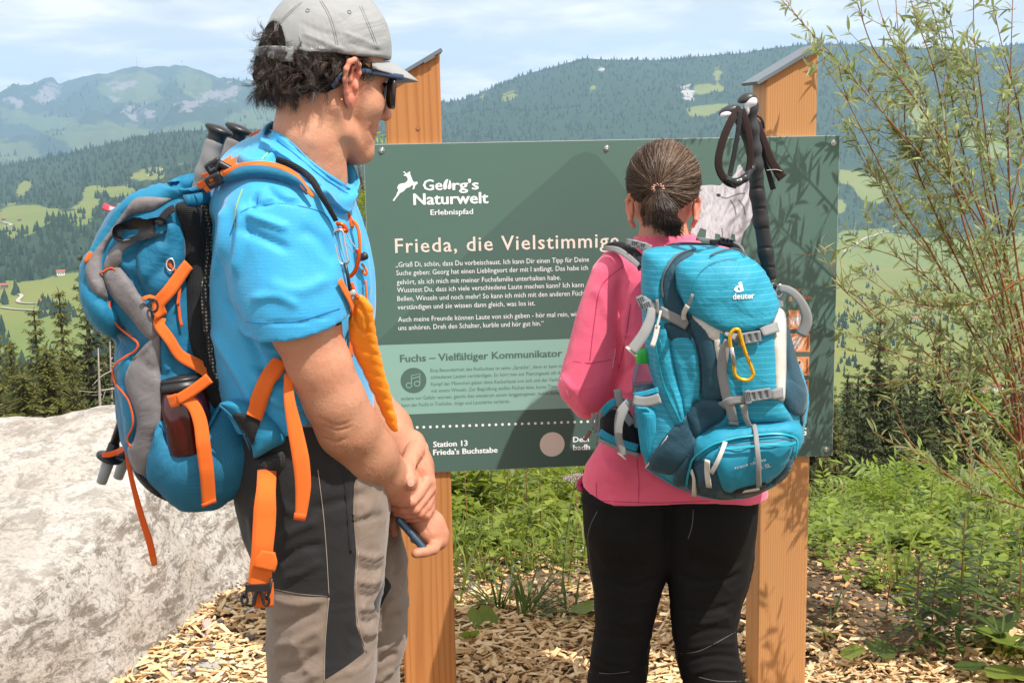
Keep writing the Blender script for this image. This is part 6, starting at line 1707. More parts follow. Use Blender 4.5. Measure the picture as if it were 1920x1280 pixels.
CB.part('gate',tube(spline(np.array([P(x,y,1.835) for x,y in C6([(262,285),(300,370),(355,450)])]),5),.0010,6),M_SIL)
CB.part('gate',tube(spline(np.array([P(x,y,1.838) for x,y in C6([(250,390),(300,450),(340,495)])]),5),.0010,6),M_SIL)
CB2 = Thing('carabiner','slim silver wire carabiner hooked through the orange one on the chest of the man','carabiner',P(640,490,1.825),'climbing carabiners on the chest strap')
carabiner(CB2,C6([(130,320),(150,285),(200,270),(232,300),(245,400),(270,520),(280,590),(240,615),(195,590),(165,480),(140,390)]),.0019,M_SIL,'body',1.826)
CB2.part('stem',tube([P(x,y,1.822) for x,y in C6([(250,600),(280,740),(300,880)])],.0026,8),M_BLK)
CB2.part('bolt',lathe([(0,.0055),(.003,.0055),(.004,.004)],P(*C6([(330,905)])[0],1.822),P(*C6([(330,905)])[0],1.80),18),M_STEEL)
CB2.part('bolt',tube([P(x,y,1.824) for x,y in C6([(270,905),(340,903)])],.0024,8),M_STEEL)
PO = Thing('pouch','orange quilted pouch hanging from the chest strap beside the forearm of the man','pouch',P(735,812,1.93))
po_o = [(664,556),(676,552),(690,562),(700,580),(703,610),(710,650),(722,700),(736,750),(744,785),(746,808),(738,812),(724,792),(704,750),(684,705),(664,665),(656,640),(652,610),(656,580)]
def f_po(p):
 x,y,_ = to_px(p)
 r = slab(p,po_o,lambda x,y: 1.845 + (y - 560) * .00036,.0135,.0125)
 q = sd_poly(x,y,np.array([(665,575),(672,566),(684,590),(690,620),(682,626),(672,615),(664,600)],float))
 r = r + .004 * np.exp(-(q / 2.2) ** 2)
 u = (x - 660) * .55 + (y - 560)
 rib = np.abs(np.mod(y * 1.0 - (x - 650) * .35,19) - 9.5)
 return r + .0013 * np.exp(-((9.5 - rib) / 1.8) ** 2) + .0012 * fbm(p,60,2,3)
t = NT('orange_quilt'); co = t.coord(); t.set(**{'Base Color': t.mix(t.noise(co,60,4),(0.92,0.25,0.010),(0.95,0.33,0.02)),'Roughness': .45,'Specular IOR Level': .45}); t.bump(t.noise(co,120,4,.6),.5,.002); M_QUILT = t.m
PO.part('padded_body',mesh_sdf(f_po,P(645,820,1.9) - [.0,.1,.01],P(755,545,1.9) + [.0,.08,.01],.0026),M_QUILT)
PO.part('hanging_loop',tube(spline(np.array([P(x,y,1.835) for x,y in [(672,560),(664,545),(659,530)]]),4),.003,8),M_ORD)
M_GRIPG = simple('grip_grey',(0.25,0.235,0.22),0.5,var=.1); M_TIP = simple('tip_guard',(0.33,0.36,0.37),0.35); M_SHAFT = simple('pole_shaft',(0.05,0.05,0.055),0.3,metal=.6)
def man_pole(top,topw,bot,Yt,Yb,label):
 T = Thing('trekking_pole',label,'trekking pole',P(*bot,Yb),'trekking poles strapped to the backpacks')
 a,b = P(*top,Yt),P(*bot,Yb); d = a - b; L_ = np.linalg.norm(d); d /= L_
 T.part('shaft',tube([b + d * .05,a - d * .12],.008,10),M_SHAFT)
 T.part('grip',mesh_sdf(lambda p: smin(chain(p,[tuple(a - d * .13) + (.0115,),tuple(a - d * .07) + (.0135,),tuple(a - d * .02) + (.0155,)],.01),ell(p,a - d * .05 + [.006,-.006,0],(.012,.012,.022)),.008),a - .16,a + .05,.003),M_GRIPG)
 T.part('grip_inlay',mesh_sdf(lambda p: ell(p,a - d * .055 + [.008,-.009,0],(.011,.010,.024)),a - .1,a + .05,.0025),M_BLK)
 u = np.cross(d,[0,1,0]); u /= np.linalg.norm(u)
 rr = np.stack([u,np.cross(d,u),d],1)
 T.part('grip_head',mesh_sdf(lambda p: smin(ell(p,a + d * .004,(.024,.016,.007),np.stack([u,np.cross(d,u),d],1)),ell(p,a - d * .012,(.015,.014,.016),rr),.01),a - .05,a + .05,.0022),M_BLK)
 T.part('basket',lathe([(0,.010),(.002,.023),(.006,.023),(.008,.010),(.03,.0095),(.032,.008)],b + d * .045,a,20),M_BLK)
 T.part('lower_section',tube([b + d * .03,b + d * .075],.0095,10),M_BLK)
 T.part('tip_guard',lathe([(0,.0075),(.001,.0088),(.045,.0105),(.046,.007)],b,a,16),M_TIP)
 return T
man_pole((409,248),36,(190,905),2.10,2.14,'shorter gripped trekking pole nearer the shoulder, its basket lowest left of the pack')
man_pole((446,246),36,(221,896),2.16,2.20,'second trekking pole of the man, its tip partly covered by the orange strap')
strap(MP,TP,[(192,853,2.12),(205,852,2.115),(222,846,2.11),(236,838,2.05)],[10,12,11,10],M_ORD,lift=0,name='pole_loop')
# =================================================================== WOMAN
WX = P(1262,1200,3.06) * [1,1,0]
WOM = Thing('person','woman in pink long sleeved top and black trousers carrying a turquoise backpack before the board','person',WX)
HW = P(1243,352,3.06)
M_SKINW = skin('woman_skin',(0.56,0.29,0.18),(0.54,0.23,0.14),3)
def f_wbody(p):
 q = p - HW
 r = ell(q,(0,0,.02),(.076,.094,.090))
 r = smin(r,ell(q,(0,.03,-.035),(.062,.066,.065)),.03)
 r = smin(r,ell(q,(0,.092,-.02),(.011,.018,.018)),.02)
 for s in (-1,1):
  r = smin(r,ell(q,(s * .03,.075,-.03),(.026,.02,.024)),.015)
  r = smax(r,-ell(q,(s * .03,.098,.012),(.016,.012,.010)),.01)
  r = smin(r,cone(q,(s * .058,.0,-.055),(s * .02,.07,-.088),.014,.014),.02)
 r = smin(r,ell(q,(0,.09,-.058),(.022,.010,.009)),.006); r = smin(r,ell(q,(0,.075,-.088),(.02,.02,.014)),.015)
 r = smin(r,chain(p,pch([(1243,400,3.055,.050),(1245,450,3.055,.056),(1248,500,3.07,.066)]),.02),.02)
 r = smin(r,chain(p,pch([(1255,520,3.08,.10),(1260,700,3.08,.11),(1262,880,3.08,.12)]),.05,.85),.05)
 for (s,x0,x1) in ((-1,1150,1102),(1,1362,1412)):
  r = smin(r,chain(p,pch([(x0 - s * 2,510,3.07,.036),(x1 - s * 6,690,3.06,.028),(x1 - s * 12,715,3.08,.026),(1258 + s * 30,690,3.24,.030),(1258 - s * 30,660,3.25,.026)]),.02),.02)
  r = smin(r,chain(p,pch([(1262 + s * 75,940,3.08,.06),(1262 + s * 88,1240,3.09,.040),(1262 + s * 92,1560,3.1,.034)]),.03),.03)
 for k in range(4):
  r = smin(r,chain(p,pch([(1280 - k * 2,655 + k * 9,3.25,.008),(1310,650 + k * 9,3.262,.0075),(1330,655 + k * 9,3.25,.007)]),.004),.004)
  r = smin(r,chain(p,pch([(1238 + k * 2,690 + k * 9,3.24,.008),(1210,688 + k * 9,3.255,.0075),(1190,694 + k * 9,3.24,.007)]),.004),.004)
 return r
V1,F1 = mesh_sdf(f_wbody,(WX[0] - .36,2.85,.1),(WX[0] + .36,3.36,1.62),.008)
V1 = smooth(V1,F1,1,.4)
def w_ear(s):
 c = {-1: (1184,398),1: (1303,394)}[s]
 def f(p):
  x = c[0]
  r = chain(p,pch([(x - s * 4,376,3.02,.004),(x + s * 3,366,3.02,.0042),(x + s * 8,376,3.03,.0042),(x + s * 7,395,3.03,.004),(x + s * 2,412,3.02,.005),(x - s * 4,424,3.025,.005)]),.005)
  return smin(r,ell(p,P(x - s * 1,394,3.03),(.006,.009,.022)),.008)
 e = P(*c,3.025); return mesh_sdf(f,e - .05,e + .05,.0016)
E1,E2 = w_ear(-1),w_ear(1)
V_,F_ = join((V1,F1),E1,E2)
n1 = len(V1)
red_ = np.r_[.12 * np.ones(n1),np.full(len(V_) - n1,.8)]
WB = WOM.part('body',(V_,F_),M_SKINW,attrs={'red': red_,'tan': np.zeros(len(V_))})
WOM.part('earring',mesh_sdf(lambda p,c=P(1312,408,3.01): np.linalg.norm(p - c,axis=1) - .0022,P(1312,408,3.01) - .006,P(1312,408,3.01) + .006,.001),M_STEEL)
t = NT('pink_knit'); co = t.coord()
w_ = t.n('ShaderNodeTexWave'); w_.bands_direction = 'Z'; w_.inputs['Scale'].default_value = 95; w_.inputs['Distortion'].default_value = 1.0; t.link(co,w_.inputs[0])
c = t.mix(t.noise(co,30,6,.7),(0.90,0.12,0.215),(0.94,0.165,0.275)); c = t.mix(t.math('MULTIPLY',w_.outputs['Fac'],.18),c,(0.72,0.05,0.14))
t.set(**{'Base Color': c,'Roughness': .8,'Specular IOR Level': .25,'Sheen Weight': .3}); b = t.bump(w_.outputs['Fac'],.12,.0006); t.bump(t.noise(co,14,4,.6,.6),.25,.01,b); M_PINK = t.m
M_PINKS = simple('pink_seam',(0.50,0.02,0.13),.7)
def f_top(p):
 r = slab(p,[(1165,478),(1215,458),(1245,452),(1300,452),(1345,470),(1372,520),(1378,640),(1382,760),(1400,830),(1432,880),(1440,925),(1440,990),(1110,1000),(1104,950),(1092,900),(1098,870),(1125,830),(1148,770),(1158,700),(1150,600),(1140,520)],3.07,.122,.085)
 a = slab(p,[(1165,462),(1135,474),(1112,500),(1093,550),(1080,590),(1068,640),(1054,690),(1046,722),(1052,745),(1070,765),(1088,782),(1104,784),(1124,773),(1144,752),(1160,722),(1168,680),(1170,620),(1182,560),(1200,510),(1190,475)],3.035,.064,.055)
 a = smin(a,chain(p,pch([(1104,715,3.06,.054),(1150,690,3.19,.040),(1250,680,3.235,.034)]),.02),.02)
 r = smin(r,a,.010)
 b = chain(p,pch([(1350,500,3.06,.055),(1400,640,3.05,.05),(1420,725,3.06,.05),(1370,680,3.19,.038),(1285,668,3.24,.033)]),.02)
 r = smin(r,b,.012)
 r = smin(r,chain(p,pch([(1246,462,3.055,.064),(1250,500,3.07,.080)]),.02,1.0),.035)
 q = p - P(1246,452,3.055); rho = np.sqrt(q[:,0] ** 2 * .92 + q[:,1] ** 2)
 col = smax(np.abs(rho - .0665) - .0025,np.abs(q[:,2] + .006) - .019,.002)
 r = smin(r,col,.012)
 r = smax(r,-smax(rho - .060,-q[:,2] - .03,.01),.005)
 hemz = P(1265,948,2.95)[2]
 tilt = (p[:,0] - P(1265,948,3)[0]) * .05
 r = smax(r,hemz + .012 * np.sin(p[:,0] * 18) * .3 - tilt * .6 - p[:,2],.004)
 inner = slab(p,[(1130,860),(1400,860),(1430,1000),(1110,1010)],3.07,.108,.085)
 r = smax(r,-smax(inner + .004,p[:,2] - hemz - .05,.01),.003)
 return r
V,F = mesh_sdf(f_top,(WX[0] - .36,2.88,.66),(WX[0] + .36,3.32,1.48),.0052)
V = smooth(V,F,2,.5); N_ = vnormals(V,F)
for pth,a_,w_ in (([(1168,590),(1160,560),(1165,520)],-.006,7),([(1180,570),(1172,620),(1180,680)],.005,6),([(1160,620),(1165,680),(1150,730)],-.007,7),([(1165,700),(1185,690),(1200,665)],-.004,5),([(1160,725),(1180,735),(1200,720)],.005,5),
     ([(1110,540),(1130,560),(1140,600)],.003,10),([(1130,860),(1150,880),(1180,900)],.004,9),([(1120,900),(1180,915),(1260,905)],-.003,9),([(1200,880),(1280,925),(1380,930)],.004,7),([(1130,930),(1200,925),(1300,935)],-.002,6),([(1050,700),(1080,740),(1100,770)],.003,6)):
 V = crease(V,N_,pth,a_,w_)
V = V + N_ * (.0016 * fbm(V,10,3,12) + .0040 * rid(V,(14,10,9),7))[:,None]
TOP = WOM.part('long_sleeved_top',(V,F),M_PINK); T_TOP = bvh((V,F))
for pth in ([(1168,500),(1128,535),(1115,600),(1106,675)],[(1052,672),(1080,678),(1110,680),(1155,672)],[(1194,860),(1198,900),(1197,950)],[(1102,936),(1160,940),(1240,942),(1330,938)],[(1182,570),(1172,640),(1160,690)],[(1118,905),(1119,940)]):
 seam(WOM,T_TOP,pth,.0014,M_PINKS,under=TOP)
M_REFL = simple('pale_trim',(.85,.55,.6),.4)
seam(WOM,T_TOP,[(1154,652),(1151,672),(1148,690)],.0018,M_REFL,name='reflective_trim',under=TOP)
seam(WOM,T_TOP,[(1048,702),(1060,725),(1068,745)],.0016,M_REFL,name='reflective_trim',under=TOP)
WOM.part('hem_vent',tube(spline(np.array([P(1099,890,3.10),P(1088,905,3.13),P(1092,922,3.12)]),4),[.004,.006,.007,.008,.009,.009,.008,.006,.004],8,up=(1,0,0)),M_PINKS,TOP)
t = NT('black_softshell'); co = t.coord(); c = t.mix(t.noise(co,20,5,.6),(0.008,0.0073,0.0073),(0.013,0.0117,0.0113))
t.set(**{'Base Color': c,'Roughness': .8,'Specular IOR Level': .15}); b = t.bump(t.noise(co,13,3,.5,.2),.3,.010); t.bump(t.noise(co,500,2),.15,.0005,b); M_SOFT = t.m
leg_l = [(1096,880),(1092,940),(1096,1000),(1104,1060),(1113,1110),(1116,1170),(1110,1220),(1101,1280),(1096,1400),(1200,1420),(1208,1300),(1214,1220),(1228,1150),(1246,1085),(1256,1066),(1268,1040),(1268,880)]
leg_r = [(1240,880),(1240,1040),(1250,1066),(1256,1100),(1262,1180),(1272,1235),(1284,1290),(1296,1420),(1404,1420),(1398,1285),(1386,1235),(1380,1190),(1385,1150),(1400,1100),(1412,1040),(1420,980),(1422,930),(1418,880)]
def f_wt(p):
 r = smin(slab(p,leg_l,3.08,.112,.07),slab(p,leg_r,3.08,.112,.07),.012)
 for x in (1152,1345): r = smin(r,ell(p,P(x + (15 if x < 1200 else -12),985,3.0),(.085,.060,.085)),.03)
 for x,xb in ((1152,1150),(1348,1350)):
  r = smin(r,chain(p,pch([(x,1330,3.09,.062),(xb,1500,3.1,.058),(xb,1580,3.1,.056)]),.03),.03)
 r = smax(r,p[:,2] - P(1265,905,3.0)[2],.01)
 return smax(r,.12 - p[:,2],.004)
V,F = mesh_sdf(f_wt,(WX[0] - .27,2.9,.08),(WX[0] + .27,3.24,.82),.0058)
V = smooth(V,F,2,.5); N_ = vnormals(V,F)
for pth,a_,w_ in (([(1120,1080),(1180,1100),(1240,1078)],-.007,9),([(1118,1040),(1160,1070),(1220,1065)],.005,9),([(1262,1070),(1320,1090),(1395,1075)],-.006,8),([(1270,1110),(1340,1090),(1400,1050)],.006,8),([(1270,1140),(1330,1145),(1380,1125)],-.006,7),([(1275,1165),(1330,1165),(1375,1150)],.006,7),
     ([(1280,1195),(1330,1180),(1375,1178)],-.007,7),([(1285,1215),(1340,1205),(1380,1205)],.006,6),([(1285,1240),(1340,1228),(1388,1232)],-.007,6),([(1290,1265),(1340,1250),(1392,1262)],.007,6),([(1120,1150),(1160,1165),(1215,1160)],.005,8),([(1118,1185),(1160,1195),(1215,1190)],-.006,8),([(1112,1220),(1150,1240),(1208,1235)],.006,8),([(1110,1250),(1150,1265),(1205,1262)],-.006,7),
     ([(1300,1020),(1350,1040),(1400,1020)],.004,10),([(1130,1110),(1180,1130),(1228,1120)],.005,7),([(1252,950),(1252,1010),(1250,1060)],-.006,8)):
 V = crease(V,N_,pth,a_ * .7,w_ * .6)
V = V + N_ * (.003 * fbm(V,7,3,32) + .0055 * rid(V,(7,7,17),8))[:,None]
WT = WOM.part('trousers',(V,F),M_SOFT); T_WT = bvh((V,F))
M_GST = simple('grey_stitch',(0.16,0.14,0.13),.6)
for pth in ([(1120,958),(1103,1000),(1108,1060),(1116,1120)],[(1300,955),(1298,985),(1290,1010)],[(1276,1224),(1310,1220),(1350,1200),(1378,1184)],[(1310,1268),(1345,1276),(1390,1276)],[(1100,1258),(1140,1262),(1180,1258)]):
 seam(WOM,T_WT,pth,.0013,M_GST,under=WT)
for bx in (WX[0] - .12,WX[0] + .11):
 def fb(p):
  r = smin(cone(p,(bx,3.08,.05),(bx,3.26,.04),.047,.038),cone(p,(bx,3.08,.06),(bx,3.1,.2),.05,.052),.03)
  return smax(r,-p[:,2],.01)
 WOM.part('boot',mesh_sdf(fb,(bx - .08,2.98,-.02),(bx + .08,3.34,.25),.008),M_BOOT)
t = NT('brown_hair'); c = t.ramp(t.attr('tint'),[(0,(0.026,0.013,0.008)),(0.55,(0.085,0.045,0.026)),(0.88,(0.17,0.10,0.06)),(1,(0.30,0.22,0.17))])
t.set(**{'Base Color': c,'Roughness': .42,'Specular IOR Level': .38}); M_HAIRW = t.m
tie = P(1233,353,2.953)
def f_wh(p):
 q = p - HW
 r = ell(q,(.001,-.002,.018),(.0865,.100,.094))
 r = smin(r,ell(q,(-.004,-.05,-.030),(.068,.055,.055)),.03)
 r = smax(r,-(q[:,2] + .060 - np.abs(q[:,0]) * .55),.010)
 r = smax(r,q[:,1] - .05 + .4 * -np.minimum(q[:,2] - .03,.03),.01)
 r = smax(r,-(np.hypot(q[:,2] + .045,(q[:,1] - .0) * .7) - .030 - .5 * (.07 - np.abs(q[:,0])).clip(0)),.006) if False else r
 return r
V,F = mesh_sdf(f_wh,HW - [.11,.13,.09],HW + [.11,.12,.14],.004)
V = smooth(V,F,1,.5); N_ = vnormals(V,F); q = V - HW
WHAIR = WOM.part('hair',(V,F),M_HAIRW,attrs={'tint': .15 + .1 * fbm(V,60,2,1)})
TWH = bvh((V,F))
K = 9; S = 3; an = np.linspace(0,2 * math.pi,S,endpoint=False)
TV,TF,TI = [],[],[]; off = 0
def add_strand(pts,r0,r1,ti,nref):
 global off
 pts = np.asarray(pts); k = len(pts)
 rr = np.linspace(r0,r1,k); tg = np.gradient(pts,axis=0); tg /= np.maximum(np.linalg.norm(tg,axis=1,keepdims=True),1e-9); a_ = np.cross(tg,nref); a_ /= np.maximum(np.linalg.norm(a_,axis=1,keepdims=True),1e-9); b_ = np.cross(tg,a_)
 vv = pts[:,None] + rr[:,None,None] * (np.cos(an)[None,:,None] * a_[:,None] + np.sin(an)[None,:,None] * b_[:,None])
 TV.append(vv.reshape(-1,3)); base = np.arange(k - 1)[:,None] * S + np.arange(S)[None]; nx_ = np.arange(k - 1)[:,None] * S + (np.arange(S)[None] + 1) % S
 TF.append(np.stack([base,nx_,nx_ + S,base + S],-1).reshape(-1,4) + off); off += k * S; TI.append(np.full(k * S,ti))
idx = np.where((q[:,1] < .055))[0]
for i in rng.choice(idx,2500):
 o = V[i]; tt = np.linspace(0,1,K)
 c0 = HW + [0,0,.01]
 a0 = o - c0; a1 = tie + rng.normal(0,.004,3) - c0; d0,d1 = np.linalg.norm(a0),np.linalg.norm(a1)
 mid = c0
 pts = []; lf_ = abs(rng.normal(0,.0028))
 ph = rng.uniform(0,6.28); am = rng.uniform(0,.0035)
 side = np.cross(a0,a1); side /= max(np.linalg.norm(side),1e-9)
 for t_ in tt:
  d = a0 / d0 * (1 - t_) + a1 / d1 * t_; d /= np.linalg.norm(d)
  sag = .16 * math.sin(math.pi * t_) * (-1 if a0[2] > 0 else .3)
  h = TWH.ray_cast(Vector(c0 + d * .25),Vector(-d))
  p_ = np.array(h[0]) if h[0] is not None else c0 + d * (d0 * (1 - t_) + d1 * t_)
  pts.append(p_ + d * (.0006 + lf_ * math.sin(3.1 * t_)) + side * am * math.sin(ph + 5 * t_))
 loc = vnoise(np.array([o * 1.0]),45,3)[0]
 ti = np.clip(.5 + .4 * loc + rng.normal(0,.2) + (.25 if a0[2] > .02 and a0[0] > 0 else 0) + (rng.rand() < .05) * .3,0,1)
 add_strand(pts,rng.uniform(.0004,.0009),.0004,ti,a0)
clumps = []
for k in range(16):
 f_ = k / 15.0
 m = P(1210 + 50 * f_ + rng.normal(0,2),388 + 12 * math.sin(3.1 * f_) + rng.normal(0,3),2.965 - .035 * math.sin(3.1 * f_))
 e = P(1212 + 48 * f_ + rng.normal(0,3),418 + 14 * f_ + rng.normal(0,4),2.975 - .035 * math.sin(3.1 * f_)); clumps.append((m,e,np.clip(.55 + rng.normal(0,.15),0,1)))
for i in range(1100):
 m,e,ti = clumps[rng.randint(16)]
 m = m + rng.normal(0,.0042,3) * [1,.5,1]; e = e + rng.normal(0,.0052,3) * [1,.6,1.2]
 pts = spline(np.array([tie + rng.normal(0,.0035,3),m,e]),5)
 add_strand(pts,.0007,.00035,np.clip(ti + rng.normal(0,.12),0,1),[0,-1,.1])
for i in range(650):
 a = tie + rng.normal(0,.003,3) + [.004,-.004,-.006]; m = P(1250 + 9 * rng.normal() * .8,392,2.922 + rng.normal(0,.004)); m2 = P(1258 + 8 * rng.normal(),418,2.918 + rng.normal(0,.004)); e = P(1264 + 8 * rng.normal(),438 + rng.normal(0,4),2.93 + rng.normal(0,.005))
 add_strand(spline(np.array([a,m,m2,e]),4),.0008,.0004,np.clip(.14 + rng.normal(0,.08),0,1),[0,-1,.1])
for i in range(70):
 j = rng.choice(idx); o = V[j]; n = N_[j]; d = rng.normal(0,1,3) * .7 + n * .8; d /= np.linalg.norm(d); L_ = rng.uniform(.01,.035)
 pts = [o + d * L_ * t_ + n * .006 * math.sin(3 * t_) - np.array([0,0,.012]) * t_ ** 2 for t_ in np.linspace(0,1,7)]
 add_strand(pts,.00022,.00012,.7,n)
WOM.part('hair_strands',(np.concatenate(TV),np.concatenate(TF)),M_HAIRW,WHAIR,attrs={'tint': np.concatenate(TI)},kind='stuff')
M_COIL = simple('copper_coil',(0.62,0.36,0.28),.3,metal=.5)
cp = []
for a in np.linspace(0,2 * math.pi,150,endpoint=False):
 R_c = np.array([math.cos(a) * .0115,0,math.sin(a) * .0085]); cp.append(tie + [0,-.006,0] + R_c * (1 + .32 * math.cos(a * 11)) + np.array([0,.0032 * math.sin(a * 11),0]))
WOM.part('hair_tie',loop_tube(np.array(cp),.0014,seg=5),M_COIL,WHAIR)
# =================================================================== THE WOMAN'S BACKPACK
Z = 2.3704
B = lambda pts: [(1120 + a / Z,420 + b / Z) + tuple(r) for a,b,*r in pts]
M_TQ = fabric('turquoise_ripstop',(0.022,0.31,0.45),0.55,weave=1300,wb=.2,var=.09,fold=.5,grid=26,gridcol=(0.16,0.52,0.64))
M_TQP = fabric('turquoise_plain',(0.020,0.28,0.42),0.55,weave=1300,wb=.2,var=.08,fold=.5)
M_PET = fabric('petrol_nylon',(0.022,0.072,0.105),0.6,weave=1300,wb=.2,var=.12,fold=.55)
M_GW = fabric('grey_webbing',(0.30,0.30,0.295),0.6,weave=1700,wb=.5,var=.05,fold=.1)
M_GBK = simple('grey_buckle_plastic',(0.20,0.215,0.225),0.38,var=.05)
M_CRM = fabric('cream_trim',(0.66,0.62,0.55),0.6,weave=1300,wb=.2,var=.04,fold=.3)
M_ZIP = simple('zip_teeth',(0.10,0.105,0.11),0.5,bump=.9,bs=900,bd=.001)
M_TQM = dotmesh('turquoise_mesh',(0.007,0.25,0.38),(0.03,0.40,0.55),300,.30,.8)
M_PIP = simple('turquoise_piping',(0.006,0.33,0.42),.4)
wp_o = B([(205,118),(262,106),(330,98),(400,93),(500,92),(565,104),(640,142),(716,200),(768,285),(800,352),(830,425),(860,522),(898,640),(930,735),(938,800),(922,880),(905,960),(862,1050),(838,1112),(788,1152),(680,1203),(560,1216),(460,1198),(342,1150),(222,1076),(205,1000),(215,850),(240,720),(215,600),(198,450),(196,300),(200,200)])
YB,YF = 2.945,2.70
def yc(x,y): return 2.835 + 0 * x
def f_wp(p):
 r = slab(p,wp_o,2.835,.112,.075)
 b1 = slab(p,B([(340,240),(360,170),(440,130),(600,130),(720,210),(790,340),(830,470),(860,640),(890,760),(880,860),(800,930),(560,900),(440,800),(400,600),(400,420)]),2.77,.085,.07)
 r = smin(r,b1,.02)
 b2 = slab(p,B([(430,970),(520,905),(660,880),(860,872),(905,925),(890,1010),(845,1085),(760,1150),(640,1196),(520,1200),(440,1160)]),2.765,.105,.08)
 r = smin(r,b2,.012)
 return r + .003 * fbm(p,9,3,16) + .0013 * fbm(p,32,2,13) - .004 * rid(p,(12,12,12),5)
V,F = mesh_sdf(f_wp,(P(1180,500,2.8)[0] - .03,2.62,.60),(P(1520,500,2.8)[0] + .03,2.99,1.46),.0055)
V = smooth(V,F,2,.5); N_ = vnormals(V,F)
for pth,a_,w_ in ((B([(390,380),(470,420),(560,480),(700,480),(790,440)]),-.004,6),(B([(440,975),(520,910),(660,888),(880,880)]),-.008,6),(B([(330,240),(345,320),(395,400)]),-.004,6),(B([(400,420),(450,560),(470,700),(440,800)]),-.005,6),
     (B([(310,520),(340,640),(380,780)]),-.005,6),(B([(600,840),(680,820),(800,790)]),-.004,8),(B([(620,900),(720,860),(840,850)]),.004,8),(B([(820,620),(860,720),(900,800)]),-.004,7)):
 V = crease(V,N_,pth,a_,w_)
WP = Thing('backpack','turquoise and petrol hiking backpack with grey straps on the back of the woman','backpack',P(1340,925,2.8),'hiking backpacks')
WP.part('main_compartment',(V,F),M_TQ)
TB = bvh((V,F))
def obm(o,T): return np.array([v.co[:] for v in o.data.vertices]) + T.loc,[list(p.vertices) for p in o.data.polygons]
def wp_(name,poly,mat,h=.003,puff=.002,pw=12,step=6,under=None,wr=.0010,seed=2,tree=None,**kw):
 return WP.part(name,patch(tree or TB,B(poly),h,step,puff,pw,wr=wr,seed=seed,**kw),mat,under)
wp_('petrol_gusset',[(292,345),(286,280),(300,218),(340,160),(395,128),(432,128),(372,172),(348,222),(352,290),(384,352),(404,400),(404,472),(330,446)],M_PET,puff=.002)
wp_('petrol_gusset',[(300,440),(404,476),(410,560),(330,520)],M_PET,puff=.001)
wp_('side_panel',[(208,130),(270,108),(420,100),(470,108),(395,124),(332,160),(292,220),(280,290),(276,340),(205,330),(200,220)],M_TQ,puff=.003)
FRP = wp_('front_pocket',[(352,230),(362,182),(440,138),(510,118),(600,122),(690,172),(748,235),(780,305),(800,372),(772,440),(720,468),(560,478),(470,430),(420,396),(388,346)],M_TQ,h=.004,puff=.014,pw=24,wr=.0016,seed=5)
wp_('petrol_side_panel',[(408,402),(480,440),(520,520),(545,640),(562,768),(520,782),(470,772),(452,690),(455,600),(438,520),(408,480)],M_PET,puff=.004)
CEN = wp_('front_pocket',[(530,480),(600,492),(700,484),(780,446),(792,560),(798,690),(806,770),(868,878),(780,876),(650,890),(530,916),(452,958),(440,950),(545,868),(562,780),(560,660)],M_TQ,h=.003,puff=.006,pw=24,wr=.002,seed=8)
wp_('cream_trim',[(428,403),(480,424),(556,466),(562,512),(516,516),(480,480),(446,440)],M_CRM,h=.006,puff=.001,closed_spline=True)
wp_('cream_trim',[(520,512),(560,506),(556,560),(560,640),(545,660),(530,590)],M_CRM,h=.006,puff=.001)
wp_('cream_trim',[(790,380),(815,392),(826,430),(828,560),(826,700),(822,782),(798,776),(790,740),(782,600),(782,450)],M_CRM,h=.0075,puff=.002)
wp_('petrol_side_panel',[(832,432),(862,524),(885,610),(905,680),(925,740),(918,830),(905,900),(890,800),(828,772),(830,640)],M_PET,h=.003,puff=.002)
wp_('petrol_side_panel',[(828,690),(880,710),(918,752),(918,830),(880,850),(830,800)],M_PET,h=.005,puff=.004)
wp_('petrol_base',[(440,785),(500,776),(560,790),(585,830),(555,870),(490,905),(440,950),(415,900),(398,850)],M_PET,h=.005,puff=.007,pw=18,seed=3)
wp_('petrol_base',[(396,850),(412,905),(440,955),(448,1000),(400,1050),(352,1088),(320,1110),(222,1076),(260,1000),(320,920)],M_PET,h=.003,puff=.006,pw=20)
wp_('petrol_base',[(440,970),(450,1010),(430,1060),(398,1150),(340,1146),(352,1088),(400,1020)],M_PET,h=.005,puff=.004)
wp_('pocket_hood',[(438,968),(470,930),(540,905),(660,888),(800,882),(880,884),(906,925),(900,985),(850,1032),(862,985),(862,952),(840,938),(760,942),(660,955),(560,980),(490,1020),(442,1050)],M_TQP,h=.006,puff=.005,pw=14,seed=6)
LOW = wp_('lower_pocket',[(470,1046),(520,1005),(600,980),(720,962),(860,955),(852,1035),(806,1105),(740,1145),(660,1175),(600,1186),(560,1176),(536,1120),(522,1070)],M_TQP,h=.004,puff=.006,pw=16,wr=.002,seed=7)
wp_('petrol_bottom',[(398,1150),(440,1060),(480,1052),(522,1078),(545,1150),(565,1186),(610,1192),(700,1172),(790,1140),(780,1156),(680,1202),(560,1216),(460,1196)],M_PET,h=.004,puff=.002)
wp_('petrol_bottom',[(800,1112),(850,1040),(864,1048),(840,1110),(790,1150),(775,1140)],M_PET,h=.005,puff=.002)
wp_('black_badge',[(600,1180),(630,1156),(700,1142),(742,1136),(736,1152),(690,1176)],M_BLACKF,h=.012,puff=0,wr=0)
wp_('badge_print',[(636,1172),(650,1162),(708,1150),(716,1154),(700,1162)],M_CRM,h=.0135,puff=0,wr=0,step=3,closed_spline=False)
wp_('side_panel',[(262,500),(300,455),(318,520),(345,640),(378,800),(384,880),(350,890),(300,800),(262,680),(250,590)],M_TQ,h=.004,puff=.005,pw=14)
wp_('front_panel',[(330,520),(404,505),(440,560),(455,640),(465,770),(432,782),(396,846),(380,800),(350,650)],M_TQ,h=.004,puff=.005,pw=14,seed=12)
T2 = bvh((V,F),obm(FRP,WP),obm(CEN,WP),obm(LOW,WP))
